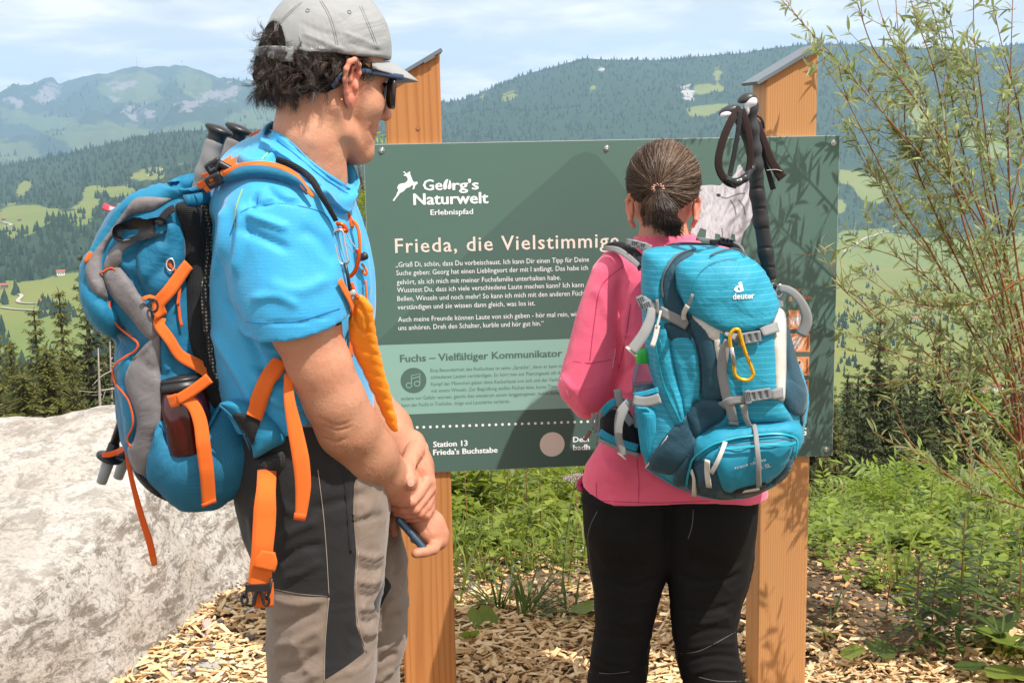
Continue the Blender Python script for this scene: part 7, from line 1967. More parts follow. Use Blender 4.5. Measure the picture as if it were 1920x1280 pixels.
def ws(path,w,mat,lift=.004,th=.0016,name='strap',tree=None,**kw): return strap(WP,tree or T2,B(path),w,mat,2.75,lift,th,name,**kw)
for pth,w in (([(296,330),(290,270),(306,205),(350,150),(410,124),(440,122)],3.4),([(500,150),(540,130),(620,118),(650,150)],2.6),([(432,300),(440,240),(490,185),(560,160),(620,158)],1.0)): ws(pth,w,M_ZIP if w > 2 else M_PIP,lift=.004,th=.002,name='zip')
ws([(400,1145),(410,1080),(470,1015),(560,972),(700,948),(840,942),(868,965),(856,1030)],4,M_PIP,lift=.011,th=.0025,name='piping')
ws([(548,1010),(640,998),(760,985),(862,976)],4.5,M_PIP,lift=.012,th=.002,name='zip')
ws([(548,1002),(640,988),(760,975),(862,966)],1.4,M_ZIP,lift=.012,th=.002,name='zip')
ws([(222,1078),(340,1152),(460,1200),(560,1216),(680,1204),(790,1152)],5,M_PIP,lift=.002,th=.003,name='piping')
ws([(268,520),(290,640),(330,780),(372,880)],2.2,M_PIP,lift=.010,th=.002,name='piping'); ws([(286,510),(310,630),(350,770),(384,870)],1.6,M_PIP,lift=.010,th=.002,name='piping')
ws([(408,405),(440,520),(460,620),(468,770)],1.6,M_BLACKF,lift=.007,th=.001,name='piping')
TMP = bvh((V,F))
def f_mp(p): return slab(p,B([(166,800),(200,806),(282,800),(306,880),(314,940),(268,1020),(226,1080),(192,1010),(180,900)]),2.80,.058,.035) + .0015 * fbm(p,26,3,3)
Vm,Fm = mesh_sdf(f_mp,P(1180,885,2.8) - [.0,.09,.03],P(1262,745,2.8) + [.0,.09,.02],.004)
MPK = WP.part('mesh_side_pocket',(Vm,Fm),M_TQM)
T3 = bvh((V,F),(Vm,Fm))
ws([(160,782,2.735),(200,790,2.728),(240,786,2.72),(280,772,2.715)],19,M_GW,lift=0,th=.002,name='pocket_band'); ws([(162,762,2.74),(220,750,2.735),(272,735,2.73)],10,M_TQP,lift=0,th=.003,name='pocket_edge')
ws([(222,1076),(265,1020),(316,938)],3,M_CRM,lift=.004,th=.002,name='reflective_piping',tree=T3)
WBt = Thing('water_bottle','clear plastic water bottle with green cap in the mesh pocket of the turquoise backpack','bottle',P(1210,790,2.80),'water bottles carried in pack pockets')
b0,b1 = P(1212,800,2.80),P(1207,655,2.79)
t = NT('clear_plastic'); t.set(**{'Base Color': (0.9,0.95,1.0),'Roughness': .04,'Transmission Weight': .96,'IOR': 1.18,'Alpha': .8}); M_CLEAR = t.m
t = NT('water_in_bottle'); t.set(**{'Base Color': (0.55,0.68,0.75),'Roughness': .05,'Transmission Weight': .9,'IOR': 1.25}); M_WTR = t.m
M_GCAP = simple('green_cap',(0.02,0.42,0.06),.35)
Lb = np.linalg.norm(b1 - b0)
WBt.part('bottle_body',lathe([(0,.024),(.004,.028),(Lb * .40,.0285),(Lb * .43,.0275),(Lb * .46,.0285),(Lb * .62,.0275),(Lb * .76,.022),(Lb * .86,.014),(Lb * .92,.0125)],b0,b1,32),M_CLEAR)
WBt.part('water',lathe([(0.002,.022),(.006,.026),(Lb * .56,.0265),(Lb * .562,.001)],b0,b1,28),M_WTR)
WBt.part('cap',lathe([(Lb * .84,.0185),(Lb * .845,.0195),(Lb * .97,.0180),(Lb,.0165),(Lb * 1.01,.012)],b0,b1,28),M_GCAP)
def buckle(px,py,Y,w,h,rot,name='buckle',parent=WP,mat=M_GBK):
 c = P(px,py,Y); s = SCL(px,py,Y); R = euler(y=rot)
 def f(p):
  r = box(p,c,(w * s / 2,.0045,h * s / 2),.003,R)
  for k in (-.55,0.0,.55):
   r = smax(r,-box(p,c + R @ np.array([k * w * s / 2,-.005,0]),(w * s * .07,.0045,h * s * .33),.001,R),.001)
  return r
 e = max(w,h) * s * .6 + .006
 return parent.part(name,mesh_sdf(f,c - e,c + e,.0016),mat,angle=40)
ws([(282,380),(320,405),(360,425),(402,448)],19,M_GW,lift=.008,name='compression_strap')
ws([(196,335,2.745),(230,360,2.742),(282,382,2.735)],19,M_GW,lift=0,name='compression_strap')
buckle(1120 + 196 / Z,420 + 345 / Z,2.738,15,24,-25); buckle(1120 + 222 / Z,420 + 366 / Z,2.732,15,22,-25)
ws([(240,372,2.728),(236,420,2.715),(205,490,2.70),(150,565,2.69)],[14,19,20,20],M_GW,lift=0,name='free_strap',bulge=.001)
ws([(128,545,2.692),(150,565,2.689),(172,588,2.692)],5,M_CRM,lift=0,name='strap_hem')
ws([(278,330),(282,370),(276,400)],5,M_GW,lift=.012,th=.003,name='zip_pull'); ws([(268,450,2.70),(258,500,2.695),(243,545,2.69)],9,M_CRM,lift=0,th=.003,name='zip_pull'); ws([(282,385,2.705),(272,430,2.70),(262,465,2.698)],4,M_CRM,lift=0,th=.003,name='zip_pull')
ws([(430,305),(426,340),(420,360)],5,M_GW,lift=.010,th=.003,name='zip_pull'); ws([(420,350),(405,385),(385,420)],9,M_CRM,lift=.014,th=.003,name='zip_pull')
ws([(508,1040),(505,1090),(504,1140)],10,M_CRM,lift=.016,th=.003,name='zip_pull'); ws([(572,990),(550,1030),(530,1085)],8,M_CRM,lift=.016,th=.003,name='zip_pull'); ws([(434,1085),(452,1130),(436,1188)],9,M_CRM,lift=.010,th=.003,name='zip_pull')
ws([(560,488),(590,505),(625,512)],15,M_GW,lift=.010,name='front_strap'); ws([(725,490),(760,475),(785,462)],18,M_GW,lift=.010,name='front_strap')
ws([(575,512),(566,560),(560,640),(575,740),(592,800),(604,868)],[12,18,19,18,18,17],M_GW,lift=.008,name='vertical_strap',bulge=.001)
ws([(560,800),(590,780),(640,772),(660,775)],16,M_GW,lift=.010,name='front_strap'); ws([(765,755),(790,748),(810,748)],20,M_GW,lift=.010,name='front_strap')
ws([(585,865),(615,870),(625,868)],7,M_GW,lift=.011,name='strap_hem')
BYF = 2.672
H1,_n = cast(T2,[1405,1422],[633,741])
buckle(1405,633,H1[0,1] - .012,44,22,-8); buckle(1389,638,H1[0,1] - .015,12,26,-8)
buckle(1424,740,H1[1,1] - .012,44,22,-8); buckle(1402,744,H1[1,1] - .015,12,27,-8)
ws([(640,790),(660,850),(692,900),(704,960),(708,1040),(706,1145)],[14,9,8,9,10,10],M_GW,lift=.014,name='free_strap',bulge=.0006)
surf_text(WP,T2,'deuter',1374,561,1414,559,11,M_WHITEP,.035,.0016,FRP)
V_,F_ = text_mesh('d',.05,1,4)
EMB = surf_text(WP,T2,'d',1378,549,1394,545,17,M_WHITEP,.05,.0016,FRP,'emblem')
M_EMS = simple('embroidery_silver',(0.55,0.58,0.60),.35)
surf_text(WP,T2,'trans alpine',1377,879,1436,862,5.5,M_EMS,.03,.002,LOW); surf_text(WP,T2,'26 SL',1420,881,1445,873,7,M_EMS,.04,.002,LOW)
ws([(805,285,2.78),(850,292,2.775),(895,330,2.77),(925,390,2.77),(930,440,2.772),(905,495,2.775)],[14,15,16,20,22,20],M_GW,lift=0,name='free_strap',bulge=.001)
ws([(800,270,2.79),(812,320,2.785),(818,375,2.78)],8,M_GW,lift=0,name='side_strap')
WP.part('strap_buckle',torus(P(1461,545,2.785),.009,.0022,euler(80,10,0),16,6,.8,1.5),M_STEEL)
C5 = lambda pts: [(1040 + a / 3.37,620 + b / 3.37) + tuple(r) for a,b,*r in pts]
TT = bvh((V,F),obm(TOP,WOM),(Vm,Fm))
def w5(path,w,mat,name='strap',lift=.004,th=.002,**kw): return strap(WP,TT,C5(path),w,mat,2.95,lift,th,name,**kw)
hb = mesh_sdf(lambda p: slab(p,C5([(285,560),(330,500),(400,470),(470,500),(520,600),(560,760),(520,790),(420,760),(340,720),(285,680)]),2.925,.03,.02),P(1112,870,2.92) - [0,.05,.02],P(1215,745,2.92) + [0,.05,.02],.004)
HB = WP.part('hip_belt',hb,M_BLACKF)
w5([(285,530,2.90),(300,505,2.895),(350,490,2.89),(420,500,2.885),(470,540,2.885)],3,M_GW,'belt_binding',0); w5([(285,640,2.895),(340,675,2.885),(420,710,2.88),(525,740,2.87)],14,M_TQP,'belt_edge',0,.004); w5([(285,690,2.893),(340,715,2.883),(420,750,2.878),(530,785,2.868)],7,M_GW,'belt_binding',0,.004)
w5([(300,520,2.9),(345,470,2.885),(400,440,2.88),(460,470,2.88)],14,M_TQP,'belt_top_edge',0,.004)
w5([(395,370,2.88),(410,440,2.87),(440,520,2.865),(490,590,2.86)],14,M_GW,'belt_strap',0)
w5([(480,440,2.80),(430,500,2.79),(405,580,2.785),(405,680,2.785),(440,790,2.79)],[14,19,15,13,13],M_GW,'free_strap',0,bulge=.001); w5([(398,770,2.787),(450,812,2.787)],3,M_CRM,'strap_hem',0)
w5([(238,520,2.93),(240,570,2.93),(245,620,2.93)],5,M_GW,'belt_strap',0,.004); w5([(262,515,2.925),(265,570,2.925),(258,640,2.925)],6,M_GBK,'belt_buckle',0,.004); w5([(285,520,2.92),(284,590,2.918),(268,650,2.92),(262,720,2.92)],5,M_GW,'belt_strap',0,.004); w5([(225,630,2.95),(205,670,2.95),(185,690,2.95)],7,simple('brown_tab',(.22,.10,.08),.6),'belt_tab',0)
TS = bvh(obm(TOP,WOM))
def w4(path,w,mat,name='shoulder_strap',lift=.006,th=.006,**kw): return strap(WP,TS,B(path),w,mat,2.95,lift,th,name,**kw)
w4([(205,200,2.90),(180,150,2.925),(130,110,2.96),(80,92,2.99),(40,100,3.02)],[20,20,20,14,8],M_BLACKF,lift=0,bulge=.003)
w4([(40,108,3.0),(90,115,2.97),(150,155,2.93),(205,205,2.90)],[9,12,10,8],M_GW,'strap_edge',0,.008)
w4([(130,78,2.95),(180,88,2.93),(240,108,2.90)],12,M_GW,'load_adjuster_strap',0,.002)
buckle(1120 + 165 / Z,420 + 88 / Z,2.925,13,15,10); buckle(1120 + 205 / Z,420 + 98 / Z,2.915,14,15,10)
w4([(500,80,2.93),(560,84,2.925),(620,105,2.92),(640,130,2.91)],[8,12,12,9],M_BLACKF,lift=0); w4([(590,80,2.94),(640,100,2.94),(650,135,2.93)],[5,6,5],M_GW,'strap_edge',0)
buckle(1120 + 575 / Z,420 + 76 / Z,2.915,26,12,8,mat=M_BLK)
w4([(440,66,2.95),(500,72,2.935),(560,80,2.92)],7,M_GW,'load_adjuster_strap',0,.002)
w4([(300,110,2.88),(330,92,2.89),(400,88,2.895),(480,92,2.89),(540,104,2.88)],6,M_PET,'haul_edge',0,.003)
YC = Thing('carabiner','yellow carabiner with silver gate hanging on the front of the turquoise pack','carabiner',P(1392,712,2.64))
yq = [P(x,y,Yv) for x,y,Yv in [(a[0],a[1],H1[0,1] - .024) for a in B([(612,468),(628,470),(634,488),(655,560),(690,650),(690,675),(672,692),(640,690),(615,672),(608,640),(606,600),(592,540),(590,500),(598,478)])]]
yq = spline(np.array(yq),5,True); n = len(yq); t_ = np.roll(yq,-1,0) - np.roll(yq,1,0); t_ /= np.linalg.norm(t_,axis=1,keepdims=True); nn = np.array([0,-1,0.]); b_ = np.cross(t_,nn); S = 8; an8 = np.linspace(0,2 * math.pi,S,endpoint=False)
M_YEL = simple('yellow_anodised',(0.85,0.46,0.02),.25,metal=.6)
YC.part('body',((yq[:,None] + .0042 * (np.cos(an8)[None,:,None] * b_[:,None] + np.sin(an8)[None,:,None] * nn)).reshape(-1,3),[[i * S + k,((i + 1) % n) * S + k,((i + 1) % n) * S + (k + 1) % S,i * S + (k + 1) % S] for i in range(n) for k in range(S)]),M_YEL)
YC.part('gate',tube([P(x,y,H1[0,1] - .0265) for x,y in B([(597,548),(603,580),(612,628)])],.0046,10),M_SIL)
surf_text(YC,bvh(obm(YC.o.children[0],YC)),'XLC',1401,662,1406,680,3,M_BLACKF,.02,.0006)
C7 = lambda pts: [(1300 + a / Z,60 + b / Z) + tuple(r) for a,b,*r in pts]
M_GRIP = NT('foam_grip'); t = M_GRIP; co = t.coord(scale=(1,1,1),rot=(0,.1,0))
w1 = t.n('ShaderNodeTexWave'); w1.inputs['Scale'].default_value = 9; w1.bands_direction = 'DIAGONAL'; t.link(t.coord(rot=(0,.95,.5)),w1.inputs[0])
w2 = t.n('ShaderNodeTexWave'); w2.inputs['Scale'].default_value = 9; w2.bands_direction = 'DIAGONAL'; t.link(t.coord(rot=(0,-.75,-.5)),w2.inputs[0])
gm = t.math('MULTIPLY',t.ramp(w1.outputs['Fac'],[(0,0),(.12,1)]),t.ramp(w2.outputs['Fac'],[(0,0),(.12,1)]))
t.set(**{'Base Color': t.mix(gm,(.006,.006,.006),(.022,.022,.023)),'Roughness': .55}); t.bump(gm,.8,.0015); M_GRIP = t.m
M_GRIPS = simple('grip_rubber',(.035,.037,.04),.42); M_WHT = simple('grip_white',(.72,.72,.74),.3); M_SUEDE = fabric('brown_black_suede',(.030,.017,.015),.95,weave=900,wb=.5,var=.2); M_KHK = simple('khaki_band',(.14,.17,.09),.5)
PL1 = Thing('trekking_pole','upright black trekking pole with white topped handle in the side of the turquoise pack','trekking pole',P(1462,780,2.80),'trekking poles strapped to the backpacks')
pts = [tuple(P(a,b,Y)) + (r,) for (a,b,r,Y) in [(x,y,r,Y) for (x,y),r,Y in [(C7([(252,350)])[0],.0105,2.73),(C7([(262,430)])[0],.0130,2.735),(C7([(272,520)])[0],.0135,2.74),(C7([(274,590)])[0],.0160,2.745),(C7([(278,640)])[0],.0145,2.75)]]]
PL1.part('grip',mesh_sdf(lambda p: smin(chain(p,pts,.01),ell(p,P(*C7([(258,330)])[0],2.73),(.016,.014,.020)),.01),P(1370,350,2.74) - [0,.05,0],P(1440,160,2.74) + [0,.05,0],.0025),M_GRIPS)
PL1.part('grip_head',mesh_sdf(lambda p: smax(ell(p,P(*C7([(238,300)])[0],2.728),(.0205,.016,.0135),euler(y=-20)),-(p[:,2] - P(*C7([(238,318)])[0],2.728)[2]),.004),P(1370,215,2.73) - [0,.05,0],P(1435,165,2.73) + [0,.05,0],.002),M_GRIPS)
PL1.part('white_inlay',mesh_sdf(lambda p: smin(ell(p,P(*C7([(256,312)])[0],2.7215),(.0135,.012,.0115),euler(y=-15)),ell(p,P(*C7([(240,340)])[0],2.722),(.006,.008,.014)),.006),P(1385,235,2.72) - [0,.05,0],P(1435,170,2.72) + [0,.05,0],.0018),M_WHT)
fp = [tuple(P(a,b,Y)) + (r,) for (a,b),r,Y in [(C7([(276,620)])[0],.0140,2.75),(C7([(284,720)])[0],.0152,2.76),(C7([(300,840)])[0],.0155,2.77),(C7([(322,980)])[0],.0158,2.78),(C7([(340,1078)])[0],.0150,2.785)]]
PL1.part('foam_grip',mesh_sdf(lambda p: chain(p,fp,.01),P(1390,530,2.76) - [0,.05,0],P(1465,305,2.76) + [0,.06,0],.0025),M_GRIP)
a_,b_2 = P(*C7([(338,1070)])[0],2.785),P(*C7([(362,1300)])[0],2.80)
d_ = (b_2 - a_) / np.linalg.norm(b_2 - a_)
PL1.part('khaki_band',tube([a_,a_ + d_ * .024],.0125,14),M_KHK); PL1.part('clamp',tube([a_ + d_ * .02,a_ + d_ * .034],.0135,14),M_GRIPS)
PL1.part('shaft',tube([a_ + d_ * .03,a_ + d_ * .20],.008,12),M_SHAFT)
def loopstrap(T,path,Yv,w,mat,name,up):
 q = spline(np.array([list(P(x,y,yy)) for (x,y),yy in zip(C7(path),Yv)]),7); return T.part(name,strip(q,up,w,.0022,.0006),mat)
loopstrap(PL1,[(205,340),(170,390),(135,470),(112,560),(118,620),(150,665),(190,680)],[2.72,2.70,2.69,2.685,2.685,2.69,2.70],[.016] * 43,M_SUEDE,'wrist_strap',(0,-1,.1))
loopstrap(PL1,[(215,345),(235,400),(250,480),(252,560),(240,630),(200,672),(160,672)],[2.712,2.705,2.70,2.70,2.70,2.695,2.692],[.0135] * 43,M_SUEDE,'wrist_strap',(0,-1,.1))
loopstrap(PL1,[(208,350),(200,430),(185,520),(165,620),(160,640)],[2.708,2.702,2.697,2.693,2.69],[.010] * 29,M_BLACKF,'strap_tail',(0,-1,.1))
PL1.part('strap_keeper',mesh_sdf(lambda p: smin(chain(p,[tuple(P(a,b,c)) + (r,) for (a,b),c,r in [(C7([(150,655)])[0],2.683,.005),(C7([(190,670)])[0],2.68,.008),(C7([(228,650)])[0],2.686,.008),(C7([(262,605)])[0],2.71,.006),(C7([(274,590)])[0],2.735,.006)]],.006),9,.01) if False else chain(p,[tuple(P(a,b,c)) + (r,) for (a,b),c,r in [(C7([(150,655)])[0],2.683,.005),(C7([(190,670)])[0],2.68,.008),(C7([(228,650)])[0],2.686,.008),(C7([(262,605)])[0],2.71,.006),(C7([(274,590)])[0],2.735,.006)]],.006),P(1355,350,2.70) - [0,.05,0],P(1425,300,2.70) + [0,.06,0],.002),M_BLK)
PL1.part('rivet',lathe([(0,.0035),(.001,.0035),(.0015,.002)],P(*C7([(210,658)])[0],2.671),P(*C7([(210,658)])[0],2.60),12),M_STEEL)
PL2 = Thing('trekking_pole','second black trekking pole of the woman, handle mostly hidden behind the upright one','trekking pole',P(1468,780,2.86),'trekking poles strapped to the backpacks')
PL2.part('grip_head',mesh_sdf(lambda p: ell(p,P(*C7([(162,350)])[0],2.775),(.0245,.015,.0115),euler(y=-18)),P(1345,225,2.78) - [0,.05,0],P(1400,190,2.78) + [0,.05,0],.002),M_GRIPS)
PL2.part('white_inlay',mesh_sdf(lambda p: ell(p,P(*C7([(145,368)])[0],2.766),(.013,.012,.007),euler(y=-10)),P(1340,235,2.77) - [0,.05,0],P(1395,195,2.77) + [0,.05,0],.002),M_WHT)
g2 = [tuple(P(a,b,Y)) + (r,) for (a,b),r,Y in [(C7([(180,350)])[0],.010,2.78),(C7([(235,450)])[0],.011,2.79),(C7([(285,640)])[0],.0115,2.80),(C7([(345,1090)])[0],.012,2.84)]]
PL2.part('grip',mesh_sdf(lambda p: chain(p,g2,.01),P(1360,535,2.8) - [0,.06,0],P(1465,190,2.8) + [0,.07,0],.003),M_GRIP)
e1,e2 = np.array(g2[-1][:3]),P(1464,620,2.86); PL2.part('shaft',tube([e1,e2],.008,10),M_SHAFT)
loopstrap(PL2,[(262,380),(290,420),(320,500),(345,570),(375,620),(395,650)],[2.78,2.765,2.755,2.75,2.75,2.752],np.linspace(.010,.022,36),M_SUEDE,'wrist_strap',(0,-1,.1))
loopstrap(PL2,[(295,400),(300,470),(315,560),(335,630),(355,700)],[2.775,2.77,2.765,2.762,2.76],np.linspace(.008,.012,29),M_BLACKF,'wrist_strap',(0,-1,.1))
loopstrap(PL2,[(268,378),(290,375),(308,400),(312,430)],[2.785,2.78,2.78,2.785],.005,M_BLK,'strap_tail',(0,-1,.1))
loopstrap(PL2,[(325,615),(365,612),(392,618)],[2.749,2.747,2.748],.0012,M_CRM,'stitching',(0,-1,.1))
# =================================================================== VEGETATION
rng = np.random.RandomState(5)
def leafmat(name,a,b,back=None,rough=.5,trans=.25,yellow=None):
 t = NT(name); co = t.coord()
 oi = t.n('ShaderNodeObjectInfo')
 g = t.n('ShaderNodeNewGeometry')
 c = t.mix(t.ramp(t.noise(co,7,3,.6),[(.35,0),(.65,1)]),a,b)
 if yellow: c = t.mix(t.ramp(t.math('FRACT',t.math('MULTIPLY',g.outputs['Random Per Island'],7.3)),[(.6,0),(.95,.8)]),c,yellow)
 c = t.mix(t.math('MULTIPLY',g.outputs['Random Per Island'],.8),c,tuple(x * .45 for x in a))
 if back: c = t.mix(g.outputs['Backfacing'],c,back)
 t.set(**{'Base Color': c,'Roughness': rough,'Specular IOR Level': .4})
 tr = t.n('ShaderNodeBsdfTranslucent'); t.link(t.mix(.5,c,tuple(min(1,x * 2.0) for x in b)),tr.inputs['Color'])
 mx = t.n('ShaderNodeMixShader'); mx.inputs[0].default_value = trans; t.link(t.b.outputs[0],mx.inputs[1]); t.link(tr.outputs[0],mx.inputs[2])
 out = [n for n in t.N if n.type == 'OUTPUT_MATERIAL'][0]; t.link(mx.outputs[0],out.inputs['Surface'])
 return t.m
M_WIL = leafmat('willow_leaf',(0.22,0.28,0.07),(0.32,0.37,0.13),(0.42,0.48,0.31),.42,.35,(0.30,0.34,0.11))
M_NEED = leafmat('spruce_needles',(0.085,0.095,0.016),(0.17,0.17,0.03),None,.7,.15,(0.19,0.165,0.035))
M_NEEDD = leafmat('dark_spruce_needles',(0.044,0.060,0.015),(0.100,0.115,0.026),None,.7,.1)
M_SHR = leafmat('shrub_leaf',(0.18,0.24,0.022),(0.32,0.375,0.05),None,.45,.38,(0.40,0.42,0.06))
M_ROW = leafmat('rowan_leaf',(0.165,0.245,0.024),(0.30,0.37,0.05),None,.45,.38)
M_HERB = leafmat('herb_leaf',(0.15,0.215,0.022),(0.28,0.35,0.045),None,.5,.3)
M_DKH = leafmat('dark_herb_leaf',(0.06,0.105,0.016),(0.12,0.175,0.028),None,.5,.3)
M_GRASS = leafmat('grass_blade',(0.13,0.18,0.02),(0.27,0.31,0.05),None,.55,.3,(0.34,0.33,0.12))
M_BARK = simple('bark',(0.10,0.075,0.055),.9,var=.3,vs=30,bump=.6,bs=60,bd=.01)
M_DEADW = simple('dead_wood',(0.36,0.31,0.26),.9,var=.2,vs=10)
M_STEMG = simple('green_stem',(0.14,0.18,0.05),.6); M_STEMR = simple('reddish_stem',(0.26,0.10,0.05),.5,var=.25,vs=20)
t = NT('willow_bark'); co = t.coord(); t.set(**{'Base Color': t.mix(t.ramp(t.noise(co,5,4,.6),[(.4,0),(.6,1)]),(0.15,0.036,0.020),(0.32,0.13,0.035)),'Roughness': .4}); M_WBARK = t.m
def leaf_tpl(L,W,droop=.2,seg=3,fold=.15):
 """leaf along +X with a midrib fold, pointed at both ends"""
 V,F = [[0,0,0]],[]
 for i in range(1,seg + 1):
  t_ = i / (seg + 1); w = W / 2 * math.sin(math.pi * t_ ** .8) ** .8; z = -droop * L * t_ ** 2
  V += [[L * t_,w,z + fold * w],[L * t_,0,z],[L * t_,-w,z + fold * w]]
 V.append([L,0,-droop * L]); n = len(V) - 1
 F += [[0,2,1],[0,3,2]]
 for i in range(seg - 1):
  a = 1 + 3 * i; F += [[a,a + 1,a + 4,a + 3],[a + 1,a + 2,a + 5,a + 4]]
 a = 1 + 3 * (seg - 1); F += [[a,a + 1,n],[a + 1,a + 2,n]]
 return np.array(V,float),F
def orient(d,roll=None,up=(0,0,1)):
 """frames whose X runs along d"""
 d = np.asarray(d,float); d = d / np.maximum(np.linalg.norm(d,axis=1,keepdims=True),1e-9)
 u = np.broadcast_to(np.asarray(up,float),d.shape) + rng.normal(0,.01,d.shape); y = np.cross(u,d); y /= np.maximum(np.linalg.norm(y,axis=1,keepdims=True),1e-9); z = np.cross(d,y)
 if roll is not None:
  c,s = np.cos(roll)[:,None],np.sin(roll)[:,None]; y,z = y * c + z * s,z * c - y * s
 return np.stack([d,y,z],-1)
# ---- spruces
def spruce_mesh(H,R,seed,sparse=1.0):
 r = np.random.RandomState(seed); tw,F,o = [],[],[]
 pos,dirs,size = [],[],[]
 bV,bF = [],[]
 z = H * .02; lev = 0
 while z < H * .985:
  u = z / H
  L0 = R * (1 - u) ** 1.05 * (1.0 + .18 * r.normal()) + .06
  nb = max(4,int((8 if u < .8 else 5) * sparse)); a0 = r.uniform(0,6.28)
  for k in range(nb):
   a = a0 + 6.283 * k / nb + r.normal(0,.25); L = max(.08,L0 * r.uniform(.55,1.2))
   up = .30 * (u - .45) + .1
   m = max(3,int(L / .16)); t_ = np.linspace(0.12,1,m)
   rad_ = L * t_; zz = z + rad_ * up - .32 * L * t_ ** 2 * (1 - u) * 1.1 + .12 * L * t_ ** 3
   bx,by = np.cos(a) * rad_,np.sin(a) * rad_
   P0 = np.stack([bx,by,zz],1)
   if u < .85 and L > .3: bV_,bF_ = tube(np.vstack([[0,0,z],P0]),np.linspace(.03,.008,m + 1) * (H / 10),3,False); bF += [[i + sum(len(q) for q in bV) for i in f] for f in bF_]; bV.append(bV_)
   for i in range(m):
    n_t = 17 if L > .4 else 8
    for j in range(n_t):
     side = r.choice([-1,1]); ang = a + side * r.uniform(.3,1.1)
     l = (.34 * L * (1 - .45 * t_[i]) + .10) * r.uniform(.6,1.15); l = min(l,.75)
     pos.append(P0[i] + r.normal(0,.03,3)); dirs.append([math.cos(ang),math.sin(ang),-r.uniform(.1,.9) * (1 - .5 * u)]); size.append(l)
  z += H * (.026 if u < .75 else .020) * r.uniform(.8,1.2) + .02; lev += 1
 for k in range(6): pos.append([0,0,H * (.93 + .012 * k)]); dirs.append([r.normal() * .3,r.normal() * .3,1]); size.append(.16)
 pos,dirs,size = np.array(pos),np.array(dirs),np.array(size)
 tv = np.array([[0,0,0],[.45,.15,.02],[.45,-.15,.02],[1,0,-.08]])
 tf = [[0,2,1],[1,2,3]]
 Rm = orient(dirs,r.uniform(-.7,.7,len(dirs))) * size[:,None,None]
 V,F = scatter(tv,tf,Rm,pos)
 tr = tube(np.array([[0,0,-1.5],[0,0,H * .5],[0,0,H * .98]]),[.018 * H,.010 * H,.002 * H],6)
 bVn = np.concatenate(bV) if bV else np.zeros((0,3))
 return (V,F),(np.vstack([tr[0],bVn]),tr[1] + [[i + len(tr[0]) for i in f] for f in bF])
SPR = {}
for key,(H,R,seed,sp_) in {'full': (10,2.0,1,1.0),'tall': (12,1.9,2,1.0),'ragged': (9,2.0,3,1.0),'slim': (8,1.2,4,1.0)}.items():
 (cv,cf),(tv,tf) = spruce_mesh(H,R,seed,sp_)
 SPR[key] = (H,cv,cf,tv,tf)
SPR_ME = {}
def spruce(px,pytop,Y,key,label,mat=M_NEED,fat=1.0,trunk=M_BARK):
 top = P(px,pytop,Y); base_z = gz(top[0],Y) - .3; H,cv,cf,tv,tf = SPR[key]
 h = top[2] - base_z; s = h / H; loc = np.array([top[0],Y,base_z])
 T = Thing('spruce_tree',label,'tree',loc,'spruces below the viewpoint')
 for nm,v,f,m in (('crown',cv,cf,mat),('trunk',tv,tf,trunk)):
  k = (key,nm,m.name)
  if k not in SPR_ME:
   o = new_obj(nm,v,f,m,T.o,(0,0,0),False); SPR_ME[k] = o.data
  else:
   o = bpy.data.objects.new(nm,SPR_ME[k]); COL.objects.link(o); o.parent = T.o
  o.scale = (s * fat,s * fat,s); o.rotation_euler = (0,0,rng.uniform(0,6.28))
 return T
